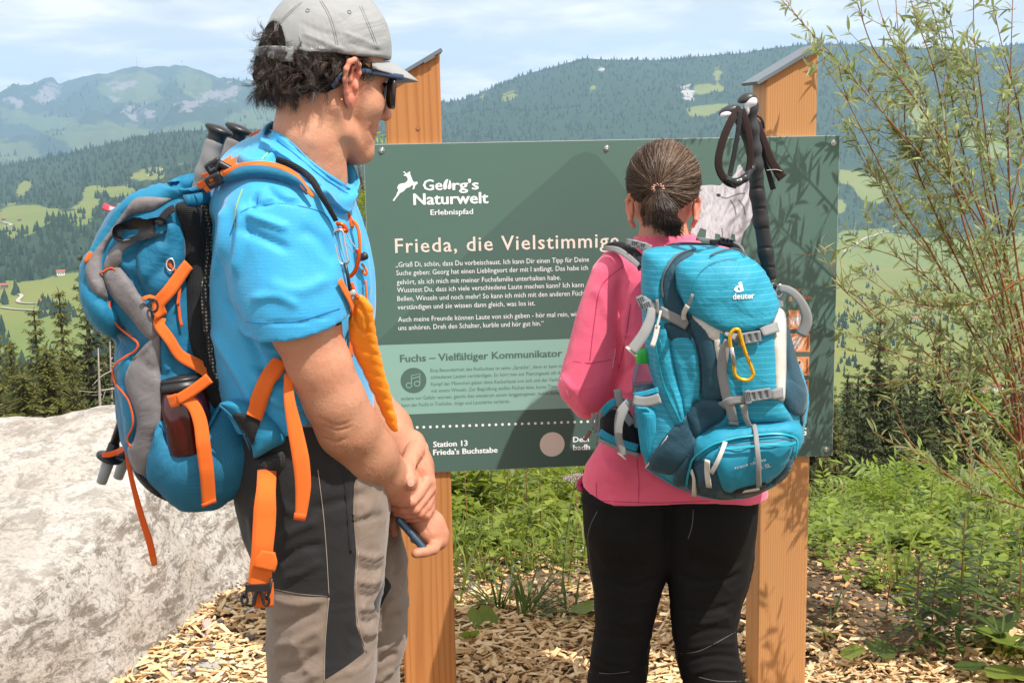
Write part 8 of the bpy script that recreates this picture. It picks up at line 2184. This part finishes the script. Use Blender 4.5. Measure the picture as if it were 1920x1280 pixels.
for a in [(62,566,30,'full','yellowish green spruce, second from the left picture edge beyond the boulder',M_NEED,.95),(110,540,32,'ragged','tall light green spruce between the left edge and the backpack',M_NEED,.85),
          (154,462,27,'tall','darker spruce with tiered branches just left of the backpack',M_NEEDD,.95),(18,640,31,'ragged','low spruce at the left picture edge',M_NEED,1.1),(205,560,34,'full','spruce half hidden behind the blue bottom of the pack lid',M_NEED,1.0),
          (85,640,26,'slim','young spruce in front of the two pale ones',M_NEED,1.5),(132,655,25,'full','short bushy spruce above the boulder rim',M_NEED,.8),(-40,560,33,'tall','spruce outside the left edge',M_NEED,.9),(40,690,24,'slim','small bright spruce low by the left edge',M_NEED,1.8),(240,640,27,'full','spruce hidden by the orange strapped pack',M_NEEDD,.9),
          (1651,585,34,'full','tall dark spruce standing clear right of the board',M_NEEDD,.95),(1562,720,30,'ragged','bushy spruce directly behind the lower right corner of the board',M_NEED,.8),(1722,640,36,'tall','spruce close behind the tall dark one',M_NEEDD,1.1),
          (1764,600,37,'full','second tallest spruce of the right group, under the willow',M_NEEDD,.9),(1828,640,38,'full','spruce with broad tip at the right behind willow twigs',M_NEEDD,.95),(1886,700,36,'ragged','spruce at the far right by the houses',M_NEED,.8),
          (1600,800,28,'full','mid height spruce left of the tall dark one',M_NEEDD,.8),(1690,780,27,'ragged','spruce with hanging twigs in front of the dark group',M_NEEDD,.75),(1545,850,25,'slim','young spruce beside the right post',M_NEED,1.6),(1780,800,28,'full','broad spruce low in the right group',M_NEED,.85),(1860,820,28,'tall','lowest spruce near the right edge',M_NEEDD,1.0),(1970,660,36,'full','spruce beyond the right edge',M_NEEDD,1.0),
          (1630,900,23,'slim','small spruce above the green thicket',M_NEEDD,1.7),(1500,820,30,'full','spruce hidden behind the right post',M_NEEDD,.9),(1730,880,22,'slim','small dark spruce in the thicket',M_NEEDD,1.7),
          (1590,690,40,'tall','far spruce seen between the board and the tall dark one',M_NEEDD,1.1),(1690,690,42,'full','far spruce in the gap of the dark group',M_NEEDD,1.1),(1800,710,42,'full','far spruce under the willow twigs',M_NEEDD,1.1),(1640,760,31,'full','broad spruce before the tall dark one',M_NEEDD,1.0),(1740,740,33,'full','dense spruce in the centre of the right group',M_NEEDD,1.1),(1590,880,22,'full','spruce low beside the right post',M_NEED,1.0),(1840,760,31,'full','dense spruce at the right below the farmhouse',M_NEEDD,1.0),(1905,800,29,'full','spruce cut by the right picture edge',M_NEED,1.0),
          (900,860,26,'full','spruce glimpsed under the board',M_NEED,.9),(1050,870,28,'full','spruce glimpsed under the middle of the board',M_NEEDD,.9),(1180,850,26,'ragged','spruce behind the woman',M_NEED,.9),(1320,840,27,'full','spruce behind the pack of the woman',M_NEEDD,.9),(420,700,28,'full','spruce behind the man',M_NEEDD,.9),(560,720,26,'tall','spruce behind the belt of the man',M_NEED,.9),(720,800,27,'full','spruce behind the left post',M_NEEDD,.9)]:
 spruce(*a)
NUM = 'one two three four five six seven eight nine ten eleven twelve thirteen fourteen fifteen sixteen'.split()
for k in range(16):
 spruce(1535 + k * 27 + rng.uniform(-8,8),rng.uniform(640,760),rng.uniform(38,50),['full','tall','ragged'][k % 3],'spruce in the dense dark row behind the right thicket, number %s counted from the post' % NUM[k],M_NEEDD,1.15)
for k in range(12):
 spruce(480 + k * 85,rng.uniform(800,900),rng.uniform(30,45),['full','tall','ragged'][k % 3],'spruce on the slope behind the board and the people, number %s from the left' % NUM[k],M_NEEDD,1.1)
for k in range(9):
 spruce(-10 + k * 27 + rng.uniform(-8,8),rng.uniform(610,690),rng.uniform(36,44),['full','tall','ragged'][k % 3],'spruce in the back row beyond the boulder, number %s from the left picture edge' % NUM[k],M_NEED,.8)
for px,py,Y,lab in ((184,652,26,'bare bleached dead trunk just left of the backpack'),(206,640,27,'thin bare dead tree beside the bleached trunk')):
 top = P(px,py,Y); b = np.array([top[0],Y,gz(top[0],Y) - .5]); T = Thing('dead_tree',lab,'dead tree',b,'dead trees')
 T.part('trunk',tube(spline(np.array([b,b * .6 + top * .4 + [.08,0,0],b * .25 + top * .75 + [-.05,0,0],top]),3),np.linspace(.11,.008,10),7),M_DEADW)
 for k in range(24):
  u = rng.uniform(.45,.97); o = b * (1 - u) + top * u; a = rng.uniform(0,6.28); L_ = rng.uniform(.3,.9)
  T.part('branch',tube(spline(np.array([o,o + [math.cos(a) * L_ * .5,math.sin(a) * L_ * .5,-.02],o + [math.cos(a) * L_,math.sin(a) * L_,rng.uniform(-.4,.1)]]),3),np.linspace(.018,.006,7),4),M_DEADW)
# ---- leafy shrubs
def shrub(name,label,cat,px,Y,top_py,wid_px,leaf,Ls,n,mat,group,seed,stems=6,depth=1.0,base_z=None,dens=1.6):
 r = np.random.RandomState(seed)
 top = P(px,top_py,Y); w = wid_px * SCL(px,top_py,Y) / 2; zb = gz(top[0],Y) - .05 if base_z is None else base_z; h = top[2] - zb
 T = Thing(name,label,cat,(top[0],Y,zb),group)
 c0 = np.array([top[0],Y,zb]); tips = []
 SV,SF,o = [],[],0
 for k in range(stems):
  a = r.uniform(0,6.28); q = r.uniform(.2,1) ** .6; e = c0 + [math.cos(a) * w * q,math.sin(a) * w * depth * q,h * (1 - .55 * q * q) * r.uniform(.75,1.0)]
  if k == 0: e = c0 + [0,0,h]
  m = c0 * .5 + e * .5 + r.normal(0,.06 * h,3) * [1,1,.2]
  path = spline(np.array([c0 + r.normal(0,.02,3) * [1,1,0],m,e]),6); T.part('stem',tube(path,np.linspace(.012,.003,len(path)) * min(1.5,h),5),M_STEMR if k % 2 else M_BARK)
  for p_ in path[3:]:
   for _ in range(6): tips.append(p_ + r.normal(0,1,3) * [w * .22,w * .22 * depth,h * .09])
 tips = np.array(tips); i = r.randint(0,len(tips),n); pos = tips[i] + r.normal(0,1,(n,3)) * [w * .10,w * .10,h * .05]
 keep = fbm(pos,dens / max(w,.2),3,seed) > -.35; pos = pos[keep]; pos = pos[pos[:,2] > zb + .02 * h]
 d = (pos - (c0 + [0,0,h * .35])); d /= np.linalg.norm(d,axis=1,keepdims=True); d = d * .8 + r.normal(0,.55,pos.shape); d[:,2] *= .55
 tv,tf = leaf; R = orient(d,r.normal(0,.5,len(d))) * (r.uniform(Ls[0],Ls[1],len(d)))[:,None,None]
 V,F = scatter(tv,tf,R,pos)
 T.part('foliage',(V,F),mat,sm=False,kind='stuff'); return T
LEAF_B = leaf_tpl(1,.55,.25,2); LEAF_N = leaf_tpl(1,.19,.35,3)
def pinnate():
 V,F = [],[]; lv,lf = leaf_tpl(.34,.10,.2,1)
 for i in range(6):
  x = .15 + .14 * i; s = 1 - abs(i - 2.5) * .1
  for sd in (-1,1):
   R = euler(z=sd * 62); o = len(V); V += (lv * s @ R.T + [x,0,-.12 * x * x]).tolist(); F += [[k + o for k in f] for f in lf]
 o = len(V); V += (lv + [1.0,0,-.14]).tolist(); F += [[k + o for k in f] for f in lf]
 return np.array(V),F
LEAF_P = pinnate()
shrub('honeysuckle_shrub','bright green leafy shrub behind the left post below the board','shrub',905,6.0,870,330,LEAF_B,(.05,.09),6500,M_SHR,'shrubs behind the board',1,14)
shrub('elder_shrub','light green shrub under the middle of the board','shrub',1030,6.6,862,300,LEAF_P,(.16,.28),1200,M_SHR,'shrubs behind the board',2,12)
shrub('honeysuckle_shrub','green shrub between the board and the hip of the woman','shrub',1120,6.2,900,260,LEAF_B,(.045,.085),4000,M_SHR,'shrubs behind the board',3,10)
shrub('rowan_shrub','bright rowan sapling peeping between the man and the board','shrub',668,5.4,292,62,LEAF_P,(.10,.17),420,M_SHR,'rowan saplings',4,8,.8)
shrub('rowan_shrub','light green rowan bush in the middle of the right thicket','shrub',1672,8.5,930,230,LEAF_P,(.16,.30),950,M_ROW,'rowan saplings',5,9)
shrub('rowan_shrub','tall pale green rowan bush at the right under the willow','shrub',1850,9.5,800,330,LEAF_P,(.22,.40),1300,M_ROW,'rowan saplings',6,11)
shrub('rowan_shrub','rowan bush right beside the right post','shrub',1550,8.0,955,110,LEAF_P,(.14,.26),500,M_ROW,'rowan saplings',7,6)
shrub('rowan_shrub','rowan bush at the lower right edge above the grass','shrub',1890,8.0,930,190,LEAF_P,(.18,.32),900,M_ROW,'rowan saplings',8,8)
shrub('rowan_shrub','darker rowan bush between the two light ones','shrub',1770,9.0,985,220,LEAF_P,(.18,.32),900,M_DKH,'rowan saplings',9,8)
shrub('elder_shrub','low dense bush filling the bottom of the right thicket','shrub',1700,7.2,1030,330,LEAF_B,(.05,.10),2800,M_SHR,'shrubs behind the board',10,10)
for k,(px,Y,tp,w,lab) in enumerate([(1590,6.6,1010,200,'bright sapling clump just right of the right post'),(1750,6.8,1030,240,'bright sapling clump above the tall willowherb'),(1900,6.6,1010,220,'bright sapling clump at the right picture edge')]):
 shrub('rowan_shrub',lab,'shrub',px,Y,tp,w,LEAF_P,(.12,.24),620,M_ROW if k != 1 else M_SHR,'rowan saplings',40 + k,8)
shrub('elder_shrub','bush beyond the chips behind the legs of the man','shrub',790,6.4,900,150,LEAF_B,(.05,.09),1700,M_SHR,'shrubs behind the board',12,8)
shrub('elder_shrub','light bush visible between the legs of the woman','shrub',1260,6.0,960,240,LEAF_B,(.05,.09),1500,M_SHR,'shrubs behind the board',13,8)
for k,(px,Y,tp,w,lab) in enumerate([(890,4.9,985,130,'leafy weeds close to the right of the left post'),(985,5.0,965,150,'leafy weeds under the round icon of the board'),(1070,4.95,990,130,'leafy weeds beside the left thigh of the woman'),(1255,4.95,1030,90,'leafy weeds seen between the legs of the woman'),(1550,4.85,995,140,'leafy weeds right of the right post'),
  (1640,4.75,1010,150,'leafy weeds above the gravel'),(1730,4.7,1005,150,'leafy weeds behind the tall willowherb'),(1820,4.6,1010,160,'leafy weeds second from the right picture edge'),(1905,4.6,1000,160,'leafy weeds at the right picture edge'),(752,4.8,1000,60,'leafy weeds left of the left post')]):
 shrub('leafy_weeds',lab,'weeds',px,Y,tp,w,LEAF_N if k % 3 == 1 else LEAF_B,(.025,.06) if k % 3 != 1 else (.05,.10),750,M_SHR if k % 2 else M_HERB,'leafy weeds',60 + k,7)
# ---- grass and ground cover: nobody could count it
def blades(n,xr,yr,hr,mat,name,keep=None,bend=.9,wid=.0035):
 x = rng.uniform(*xr,n); y = yr[0] + (yr[1] - yr[0]) * rng.rand(n) ** 1.3
 if keep is not None: m = keep(x,y); x,y = x[m],y[m]
 n = len(x); h = rng.uniform(hr[0],hr[1],n) * rng.choice([.6,1,1.3],n); a = rng.uniform(0,6.28,n); lean = rng.uniform(.05,bend,n)
 b = np.stack([x,y,gz(x,y)],1); d = np.stack([np.cos(a),np.sin(a),0 * a],1); s = np.stack([-np.sin(a),np.cos(a),0 * a],1) * (wid * rng.uniform(.5,1.4,n))[:,None]
 z = np.array([0,0,1.0]); P1 = b + d * (lean * h * .3)[:,None] + z * (h * .55)[:,None]; P2 = b + d * (lean * h)[:,None] + z * (h * (1 - lean * .3))[:,None]
 V = np.stack([b - s,b + s,P1 - s * .8,P1 + s * .8,P2],1).reshape(-1,3); o = np.arange(n)[:,None] * 5
 F = np.concatenate([o + [0,1,3],o + [0,3,2],o + [2,3,4]])
 tag(new_obj(name,V,F,mat,None,(0,0,0),False),None,None,None,'stuff')
edge = veg_edge
blades(26000,(-2.5,5),(3.9,9),(.05,.20),M_GRASS,'grass',lambda x,y: (y > edge(x)) & ((x > -.55) | (y > 5.4)) & (np.abs(x) < y * .62) & ((y > 5.4) | (fbm(np.stack([x,y,0 * x],1),2.2,2,4) > .1)))
n = 17000; x = rng.uniform(-1.6,3.2,n); y = 4.0 + 3 * rng.rand(n) ** 1.2; m = (y > edge(x) + .04) & ((x > -.55) | (y > 5.4)) & (np.abs(x) < y * .6); x,y = x[m],y[m]; n = len(x)
a = rng.uniform(0,6.28,n); d = np.stack([np.cos(a),np.sin(a),rng.uniform(-.1,.8,n)],1)
V,F = scatter(*LEAF_B,orient(d,rng.normal(0,.4,n)) * rng.uniform(.02,.06,n)[:,None,None],np.stack([x,y,gz(x,y) + rng.uniform(.01,.15,n) * (.35 + .8 * (fbm(np.stack([x,y,0 * x],1),3,2,9) > 0))],1))
tag(new_obj('ground_cover_leaves',V,F,M_HERB,None,(0,0,0),False),None,None,None,'stuff')
# ---- single herbs
def herb(px,py,Y,h,label,mat=M_HERB,nl=26,L=.085,seed=1,lean=0.0,name='willowherb',cat='plant',stem=M_STEMR,flower=None,group='tall leafy herbs'):
 r = np.random.RandomState(seed); Y = ground_pt(px,py)[1] if Y < 5 else Y; b = P(px,py,Y); b[2] = gz(b[0],b[1]); T = Thing(name,label,cat,b,group)
 path = spline(np.array([b,b + [lean * .4 * h,r.normal(0,.02),h * .5],b + [lean * h,r.normal(0,.03),h]]),8); T.part('stem',tube(path,np.linspace(.0030,.0013,len(path)),6),stem)
 tv,tf = LEAF_N
 nl = int(nl * 1.3)
 for k in range(nl):
  u = .12 + .87 * (k / nl) ** .85; q = path[int(u * (len(path) - 1))]; a = k * 2.4 + r.normal(0,.2); l = L * (1.15 - .75 * u) * r.uniform(.8,1.15) * (1 if u > .3 else .8)
  d = np.array([[math.cos(a),math.sin(a),.15 + 1.1 * max(0,u - .55)]]); R = orient(d) * l
  v,f = scatter(tv,tf,R,q[None]); T.part('leaf',(v,f),mat,sm=False)
 if flower:
  fv = []; top = path[-1]; fV,fF,o = [],[],0
  n = 260; a = r.uniform(0,6.28,n); q = .045 * np.sqrt(r.rand(n)); pos = top + np.stack([np.cos(a) * q,np.sin(a) * q,.012 - q * .2 + r.normal(0,.003,n)],1)
  v,f = scatter(*leaf_tpl(1,.6,0,1),orient(r.normal(0,1,(n,3)) + [0,0,1.2]) * .0065,pos); T.part('flower_head',(v,f),flower,sm=False,kind='stuff')
  for k in range(7): a = k * .9; e = top + [math.cos(a) * .035,math.sin(a) * .035,.008]; T.part('flower_stalk',tube([top - [0,0,.035],e],.0009,4),stem)
 return T
M_LIL = simple('lilac_flower',(0.42,0.30,0.38),.7,var=.3,vs=200)
herb(1052,1120,4.85,.44,'tall herb with pale lilac flower head left of the woman',nl=14,L=.08,seed=1,lean=.12,stem=M_STEMG,flower=M_LIL)
herb(1064,1100,4.95,.26,'reddish stemmed herb right of the lilac flowering one',nl=16,seed=2,lean=.15,stem=M_STEMR)
herb(954,1110,5.0,.34,'leafy herb in the middle below the board',nl=24,seed=3,lean=.02,L=.09)
herb(990,1090,5.15,.36,'upright herb with yellowish tip below the board',nl=22,seed=4,L=.08)
herb(1015,1085,5.1,.38,'slender willowherb just left of the lilac flowering herb',nl=26,seed=5,L=.09)
herb(880,1085,5.2,.36,'willowherb nearest the right side of the left post',nl=22,seed=6,lean=-.03)
herb(925,1090,5.3,.40,'willowherb behind the dandelion leaf',nl=22,seed=7)
herb(1082,1060,5.4,.40,'willowherb close to the thigh of the woman',nl=22,seed=8)
herb(1797,1225,4.35,.46,'tall dark willowherb with red stem in the lower right corner',M_DKH,40,.15,9)
herb(1722,1240,4.30,.34,'bushy willowherb left of the tallest one at lower right',M_DKH,36,.13,10)
herb(1752,1230,4.4,.30,'willowherb between the two larger ones at lower right',M_DKH,30,.12,11)
herb(1832,1180,4.6,.30,'willowherb right of the tallest one',M_DKH,30,.13,12)
herb(1905,1190,4.45,.34,'dark willowherb at the right picture edge',M_DKH,30,.13,13)
herb(1666,1215,4.4,.22,'small thin red stemmed shoot among the gravel',M_STEMR and M_DKH,12,.06,14)
herb(1533,1110,5.2,.26,'leafy herb next to the right post',M_HERB,24,.10,15)
herb(1515,1120,5.0,.22,'herb half hidden by the right post',M_DKH,20,.09,16)
for k,(px,py,Y,h) in enumerate([(1580,1075,5.8,.34),(1610,1060,6.2,.36),(1650,1080,5.7,.32),(1690,1065,6.0,.36),(1740,1085,5.6,.34),(1790,1060,6.2,.4),(1560,1050,6.4,.38)]):
 herb(px,py,Y,h,'light green willowherb in the sunny strip above the gravel, ' + ['second from the post','third from the post','fourth from the post','fifth from the post','sixth from the post','seventh from the post','first from the post'][k],M_HERB,22,.10,30 + k)
def bigleaf(px,py,Y,R_,tilt,az,label,mat=M_HERB,name='butterbur',stalk=.12):
 Y = min(Y,ground_pt(px,py)[1] - .12) if Y < 5 else Y; b = P(px,py,Y); zb = gz(b[0],b[1]); b[2] = max(b[2],zb + .03); T = Thing(name,label,'plant',(b[0],b[1],zb),'large leaved plants')
 n = 22; V = [[0,0,0]]
 for ring in (.5,1.0):
  for k in range(n):
   a = 2 * math.pi * k / n; rr = R_ * ring * (1 + .08 * math.cos(a * 9) * ring) * (1 - .45 * math.exp(-((a - math.pi) / .35) ** 2)); V.append([rr * math.cos(a),rr * .85 * math.sin(a),.10 * R_ * ring ** 2 + .03 * R_ * math.sin(5 * a) * ring])
 F = [[0,1 + k,1 + (k + 1) % n] for k in range(n)] + [[1 + k,1 + n + k,1 + n + (k + 1) % n,1 + (k + 1) % n] for k in range(n)]
 V = np.array(V) @ euler(x=0,y=tilt,z=az).T + b; T.part('leaf_blade',(V,F),mat)
 T.part('stalk',tube(spline(np.array([[b[0] + .02,b[1] + .03,zb],b + [0.01,.02,-.04],b]),4),.003,6),M_STEMG)
bigleaf(1893,1205,4.3,.125,15,20,'large jagged green leaf at the lower right edge',M_ROW)
bigleaf(1900,1268,4.05,.10,10,80,'bright round leaf in the lower right corner',M_ROW)
bigleaf(1862,1180,4.6,.11,25,150,'broad dark leaf behind the willowherbs at lower right',M_DKH)
bigleaf(1600,1222,4.35,.04,20,200,'small round leaf on the chips right of the post')
bigleaf(1650,1215,4.4,.05,20,300,'two toned leaf beside the thin red shoot',M_DKH)
bigleaf(1545,1185,4.4,.045,30,20,'lone pointed leaf on the gravel near the right post')
bigleaf(1820,1250,4.2,.05,10,140,'crumpled leaf under the tall willowherb',M_DKH)
bigleaf(1530,1075,5.4,.08,20,40,'pale broad leaf behind the right post',M_HERB)
bigleaf(1098,1140,4.7,.05,10,200,'flat green leaf beside the left knee of the woman')
bigleaf(905,1160,4.5,.06,35,300,'lobed leaf at the foot of the left post')
bigleaf(880,1190,4.35,.04,40,100,'small leaf on the chips by the left post')
def longleaf(T,b,d,L_,W_,droop,mat): v,f = leaf_tpl(1,W_ / L_,droop,6,.2); v,f = scatter(v,f,orient(np.array([d])) * L_,np.array([b])); T.part('leaf',(v,f),mat)
b = P(862,1150,ground_pt(862,1150)[1]); b[2] = gz(b[0],b[1]); DD = Thing('dandelion','long upright dandelion leaf beside the left post','plant',b)
longleaf(DD,b,[.16,.02,.9],.30,.05,.12,M_ROW); longleaf(DD,b,[.7,-.1,.4],.18,.04,.2,M_HERB); longleaf(DD,b,[-.4,.3,.7],.2,.035,.2,M_HERB)
def tuft(px,py,Y,n,L_,label,seed,mat=M_DKH,spread=1.0,side=0.0,W_=.009):
 r = np.random.RandomState(seed); Y = ground_pt(px,py)[1]; b = P(px,py,Y); b[2] = gz(b[0],b[1]); T = Thing('grass_tuft',label,'grass tuft',b,'grass tufts'); v,f = leaf_tpl(1,W_ / L_,.30,6,.2)
 for k in range(n):
  a = r.uniform(0,6.28); d = np.array([[math.cos(a) * spread + side,math.sin(a) * spread,r.uniform(.5,1.4)]]); q = b + [r.normal(0,.012),r.normal(0,.012),0]
  v2,f2 = scatter(v,f,orient(d) * (L_ * r.uniform(.6,1.15)),q[None]); T.part('blade',(v2,f2),mat,sm=False)
tuft(985,1165,4.4,40,.24,'big tuft of broad grass blades leaning right on the wood chips',3,side=.9); tuft(940,1150,4.5,22,.22,'upright grass tuft left of the big leaning one',4,side=-.2,spread=.5)
tuft(1062,1150,4.55,12,.16,'small grass tuft near the left knee of the woman',5); tuft(748,1190,4.2,30,.34,'tuft of tall thin grass between the man and the left post',6,M_HERB,.5,W_=.005)
tuft(1385,1150,4.5,14,.14,'little grass tuft left of the right post',7); tuft(1880,1240,4.2,20,.24,'grass tuft in the lower right corner',8); tuft(1560,1180,4.5,8,.12,'sparse grass on the gravel',9)
# ---- willow
stems = [
 ([(1440,-30),(1470,5),(1540,82),(1602,150),(1700,262),(1800,365),(1868,470),(1925,640),(1960,860)],3.30),
 ([(1572,120),(1590,190),(1640,290),(1690,390),(1745,470),(1800,580),(1870,720),(1940,900)],3.34),
 ([(1592,-60),(1612,20),(1640,95),(1690,152),(1735,215),(1790,300),(1850,430),(1905,620),(1960,850)],3.26),
 ([(1630,-60),(1660,50),(1705,130),(1735,190),(1772,290),(1830,420),(1895,600)],3.42),
 ([(1676,-60),(1684,60),(1696,150),(1700,260),(1745,380),(1810,520),(1890,700)],3.48),
 ([(1694,-60),(1716,30),(1745,110),(1768,210),(1785,330),(1822,470),(1880,640),(1945,850)],3.36),
 ([(1728,-50),(1760,60),(1778,150),(1800,260),(1842,400),(1890,560)],3.52),
 ([(1828,-60),(1826,60),(1842,200),(1856,310),(1880,440),(1915,620),(1955,800)],3.32),
 ([(1846,-60),(1880,90),(1905,180),(1925,300),(1940,500),(1965,760)],3.44),
 ([(1812,60),(1830,190),(1842,330),(1872,480),(1915,700)],3.55),
 ([(1990,60),(1950,180),(1915,300),(1890,430),(1880,560),(1900,720)],3.40),
 ([(2060,0),(2010,160),(1960,330),(1925,520),(1935,760)],3.5),
 ([(1580,458),(1640,468),(1700,492),(1765,545),(1830,620),(1905,740),(1960,880)],3.32),
 ([(1568,530),(1600,560),(1650,600),(1720,648),(1800,720),(1880,800),(1950,880)],3.24),
 ([(1566,616),(1620,635),(1700,670),(1780,690),(1860,690),(1920,660)],3.36),
 ([(1716,545),(1735,610),(1775,700),(1820,790),(1880,880),(1940,960)],3.30),
 ([(1690,835),(1740,862),(1800,905),(1870,935),(1950,960)],3.18),
 ([(1690,715),(1740,715),(1775,765),(1830,850),(1900,915),(1955,960)],3.25),
 ([(1670,235),(1720,330),(1765,420),(1830,520),(1885,640),(1930,800)],3.46),
 ([(1600,250),(1650,350),(1700,430),(1780,520),(1850,620),(1920,760)],3.54),
 ([(1740,230),(1780,330),(1830,460),(1880,600),(1930,780)],3.22),
 ([(1560,60),(1640,190),(1720,300),(1790,420),(1860,560),(1930,760)],3.48),
 ([(1780,20),(1800,140),(1830,260),(1870,420),(1910,600)],3.60),
 ([(1900,-40),(1895,120),(1890,260),(1900,440),(1930,640)],3.26),
 ([(1640,560),(1700,600),(1790,640),(1870,720),(1940,840)],3.44),
 ([(1680,560),(1760,575),(1850,560),(1920,520)],3.20)]
wb = P(1975,1060,3.45); wb[2] = gz(wb[0],wb[1])
WIL = Thing('willow_shrub','willow shrub with narrow leaves and red brown stems at the right edge beside the board','shrub',wb)
r = np.random.RandomState(77); LP,LD,LL = [],[],[]
def add_leaves(path,n,Lr,spread=1.0):
 p = np.asarray(path); tg = np.gradient(p,axis=0); tg /= np.linalg.norm(tg,axis=1,keepdims=True)
 for k in range(n):
  j = r.randint(0,len(p)); a = r.normal(0,1,3); a -= tg[j] * (a @ tg[j]); a /= np.linalg.norm(a)
  LP.append(p[j] + r.normal(0,.0015,3)); LD.append(tg[j] * r.uniform(.2,1.1) + a * spread + [0,0,.15]); LL.append(r.uniform(*Lr))
for si,(pth,Y) in enumerate(stems):
 q = spline(np.array(pth,float),7)[::-1]
 m = len(q); Yv = Y + .05 * np.sin(np.linspace(0,3,m) + si) + .10 * (np.linspace(1,0,m)) ** 2
 W_ = np.array([P(a,b,c) for (a,b),c in zip(q,Yv)])
 if pth[-1] != (1920,520): W_ = np.vstack([spline(np.array([wb + r.normal(0,.03,3) * [1,1,0],(wb + W_[0]) / 2 + [.0,0,.05],W_[0]]),4)[:-1],W_])
 rr = np.interp(np.linspace(0,1,len(W_)),[0,.25,1],[.0060,.0031,.0009]) * (1 if si % 3 else .85)
 WIL.part('branch',tube(W_,rr,7),M_WBARK)
 n0 = int(len(W_) * .28); add_leaves(W_[n0:],26,(.024,.044),.9)
 up = W_[-1] - W_[-3]; up /= np.linalg.norm(up)
 for k in range(8): LP.append(W_[-1] - up * r.uniform(0,.03)); LD.append(up + r.normal(0,.35,3)); LL.append(r.uniform(.02,.038))
 for k in range(16):
  j = r.randint(n0,len(W_) - 2); t_ = W_[j + 1] - W_[j - 1]; t_ /= np.linalg.norm(t_); d = t_ * r.uniform(.5,1.0) + r.normal(0,.45,3) + [-.12,0,.25]; d /= np.linalg.norm(d); L_ = r.uniform(.05,.17)
  tw = spline(np.array([W_[j],W_[j] + d * L_ * .5,W_[j] + d * L_ + [0,0,.01]]),4); WIL.part('twig',tube(tw,np.linspace(.0011,.0006,len(tw)),4),M_WBARK)
  add_leaves(tw,15,(.024,.044),.8)
LP,LD,LL = np.array(LP),np.array(LD),np.array(LL)
pxs,pys,_ = to_px(LP); kp = ~((pxs < 1780) & (pys > 440)) | (rng.rand(len(LP)) < .5); LP,LD,LL = LP[kp],LD[kp],LL[kp]
order = np.argsort(LP[:,1]); pxs,pys,_ = to_px(LP); infr = (pxs < 1920) & (pys > 0)
near = [i for i in order if infr[i] and LL[i] > .030][:290]; rest = np.setdiff1d(np.arange(len(LP)),near)
tmpl = [leaf_tpl(1,w,dr,4,.25) for w,dr in ((.19,.1),(.22,.3),(.17,-.1),(.20,.45))]
for g in range(4):
 pass
gi = rng.randint(0,4,len(LP)); Rm = orient(LD,rng.normal(0,.8,len(LP)))
VV,FF = [],[]
for g in range(4):
 s_ = rest[gi[rest] == g]; v,f = scatter(*tmpl[g],Rm[s_] * LL[s_][:,None,None],LP[s_]); VV.append(v); FF.append(f + sum(len(a) for a in VV[:-1]))
WIL.part('foliage',(np.concatenate(VV),np.concatenate(FF)),M_WIL,sm=False,kind='stuff')
LME = []
for g in range(4):
 o = new_obj('leaf',tmpl[g][0],tmpl[g][1],M_WIL,None,(0,0,0),False); LME.append(o.data); bpy.data.objects.remove(o)
for i in near:
 o = bpy.data.objects.new('leaf',LME[gi[i]]); COL.objects.link(o); o.parent = WIL.o
 o.matrix_local = Matrix.Translation(Vector(LP[i] - WIL.loc)) @ (Matrix(Rm[i].tolist()).to_4x4() @ Matrix.Scale(LL[i],4))
# =================================================================== AIR
def add_haze():
 lo = np.array([-9500.0,-60.0,-700.0]); hi = np.array([9500.0,12500.0,760.0])
 V,F = cubemesh((lo + hi) / 2,(hi - lo) / 2)
 o = new_obj('haze',V,F,[],None,(0,0,0),False)
 m = bpy.data.materials.new('haze_air'); m.use_nodes = True; nt = m.node_tree; nt.nodes.clear()
 v = nt.nodes.new('ShaderNodeVolumePrincipled'); v.inputs['Color'].default_value = (HAZE_COL[0],HAZE_COL[1],HAZE_COL[2],1)
 v.inputs['Density'].default_value = HAZE_D; v.inputs['Anisotropy'].default_value = 0.0
 ou = nt.nodes.new('ShaderNodeOutputMaterial'); nt.links.new(v.outputs[0],ou.inputs['Volume'])
 o.data.materials.append(m); tag(o,None,None,None,'stuff')
HAZE_D,HAZE_COL = 0.85e-4,(0.48,0.71,1.0)
add_haze()
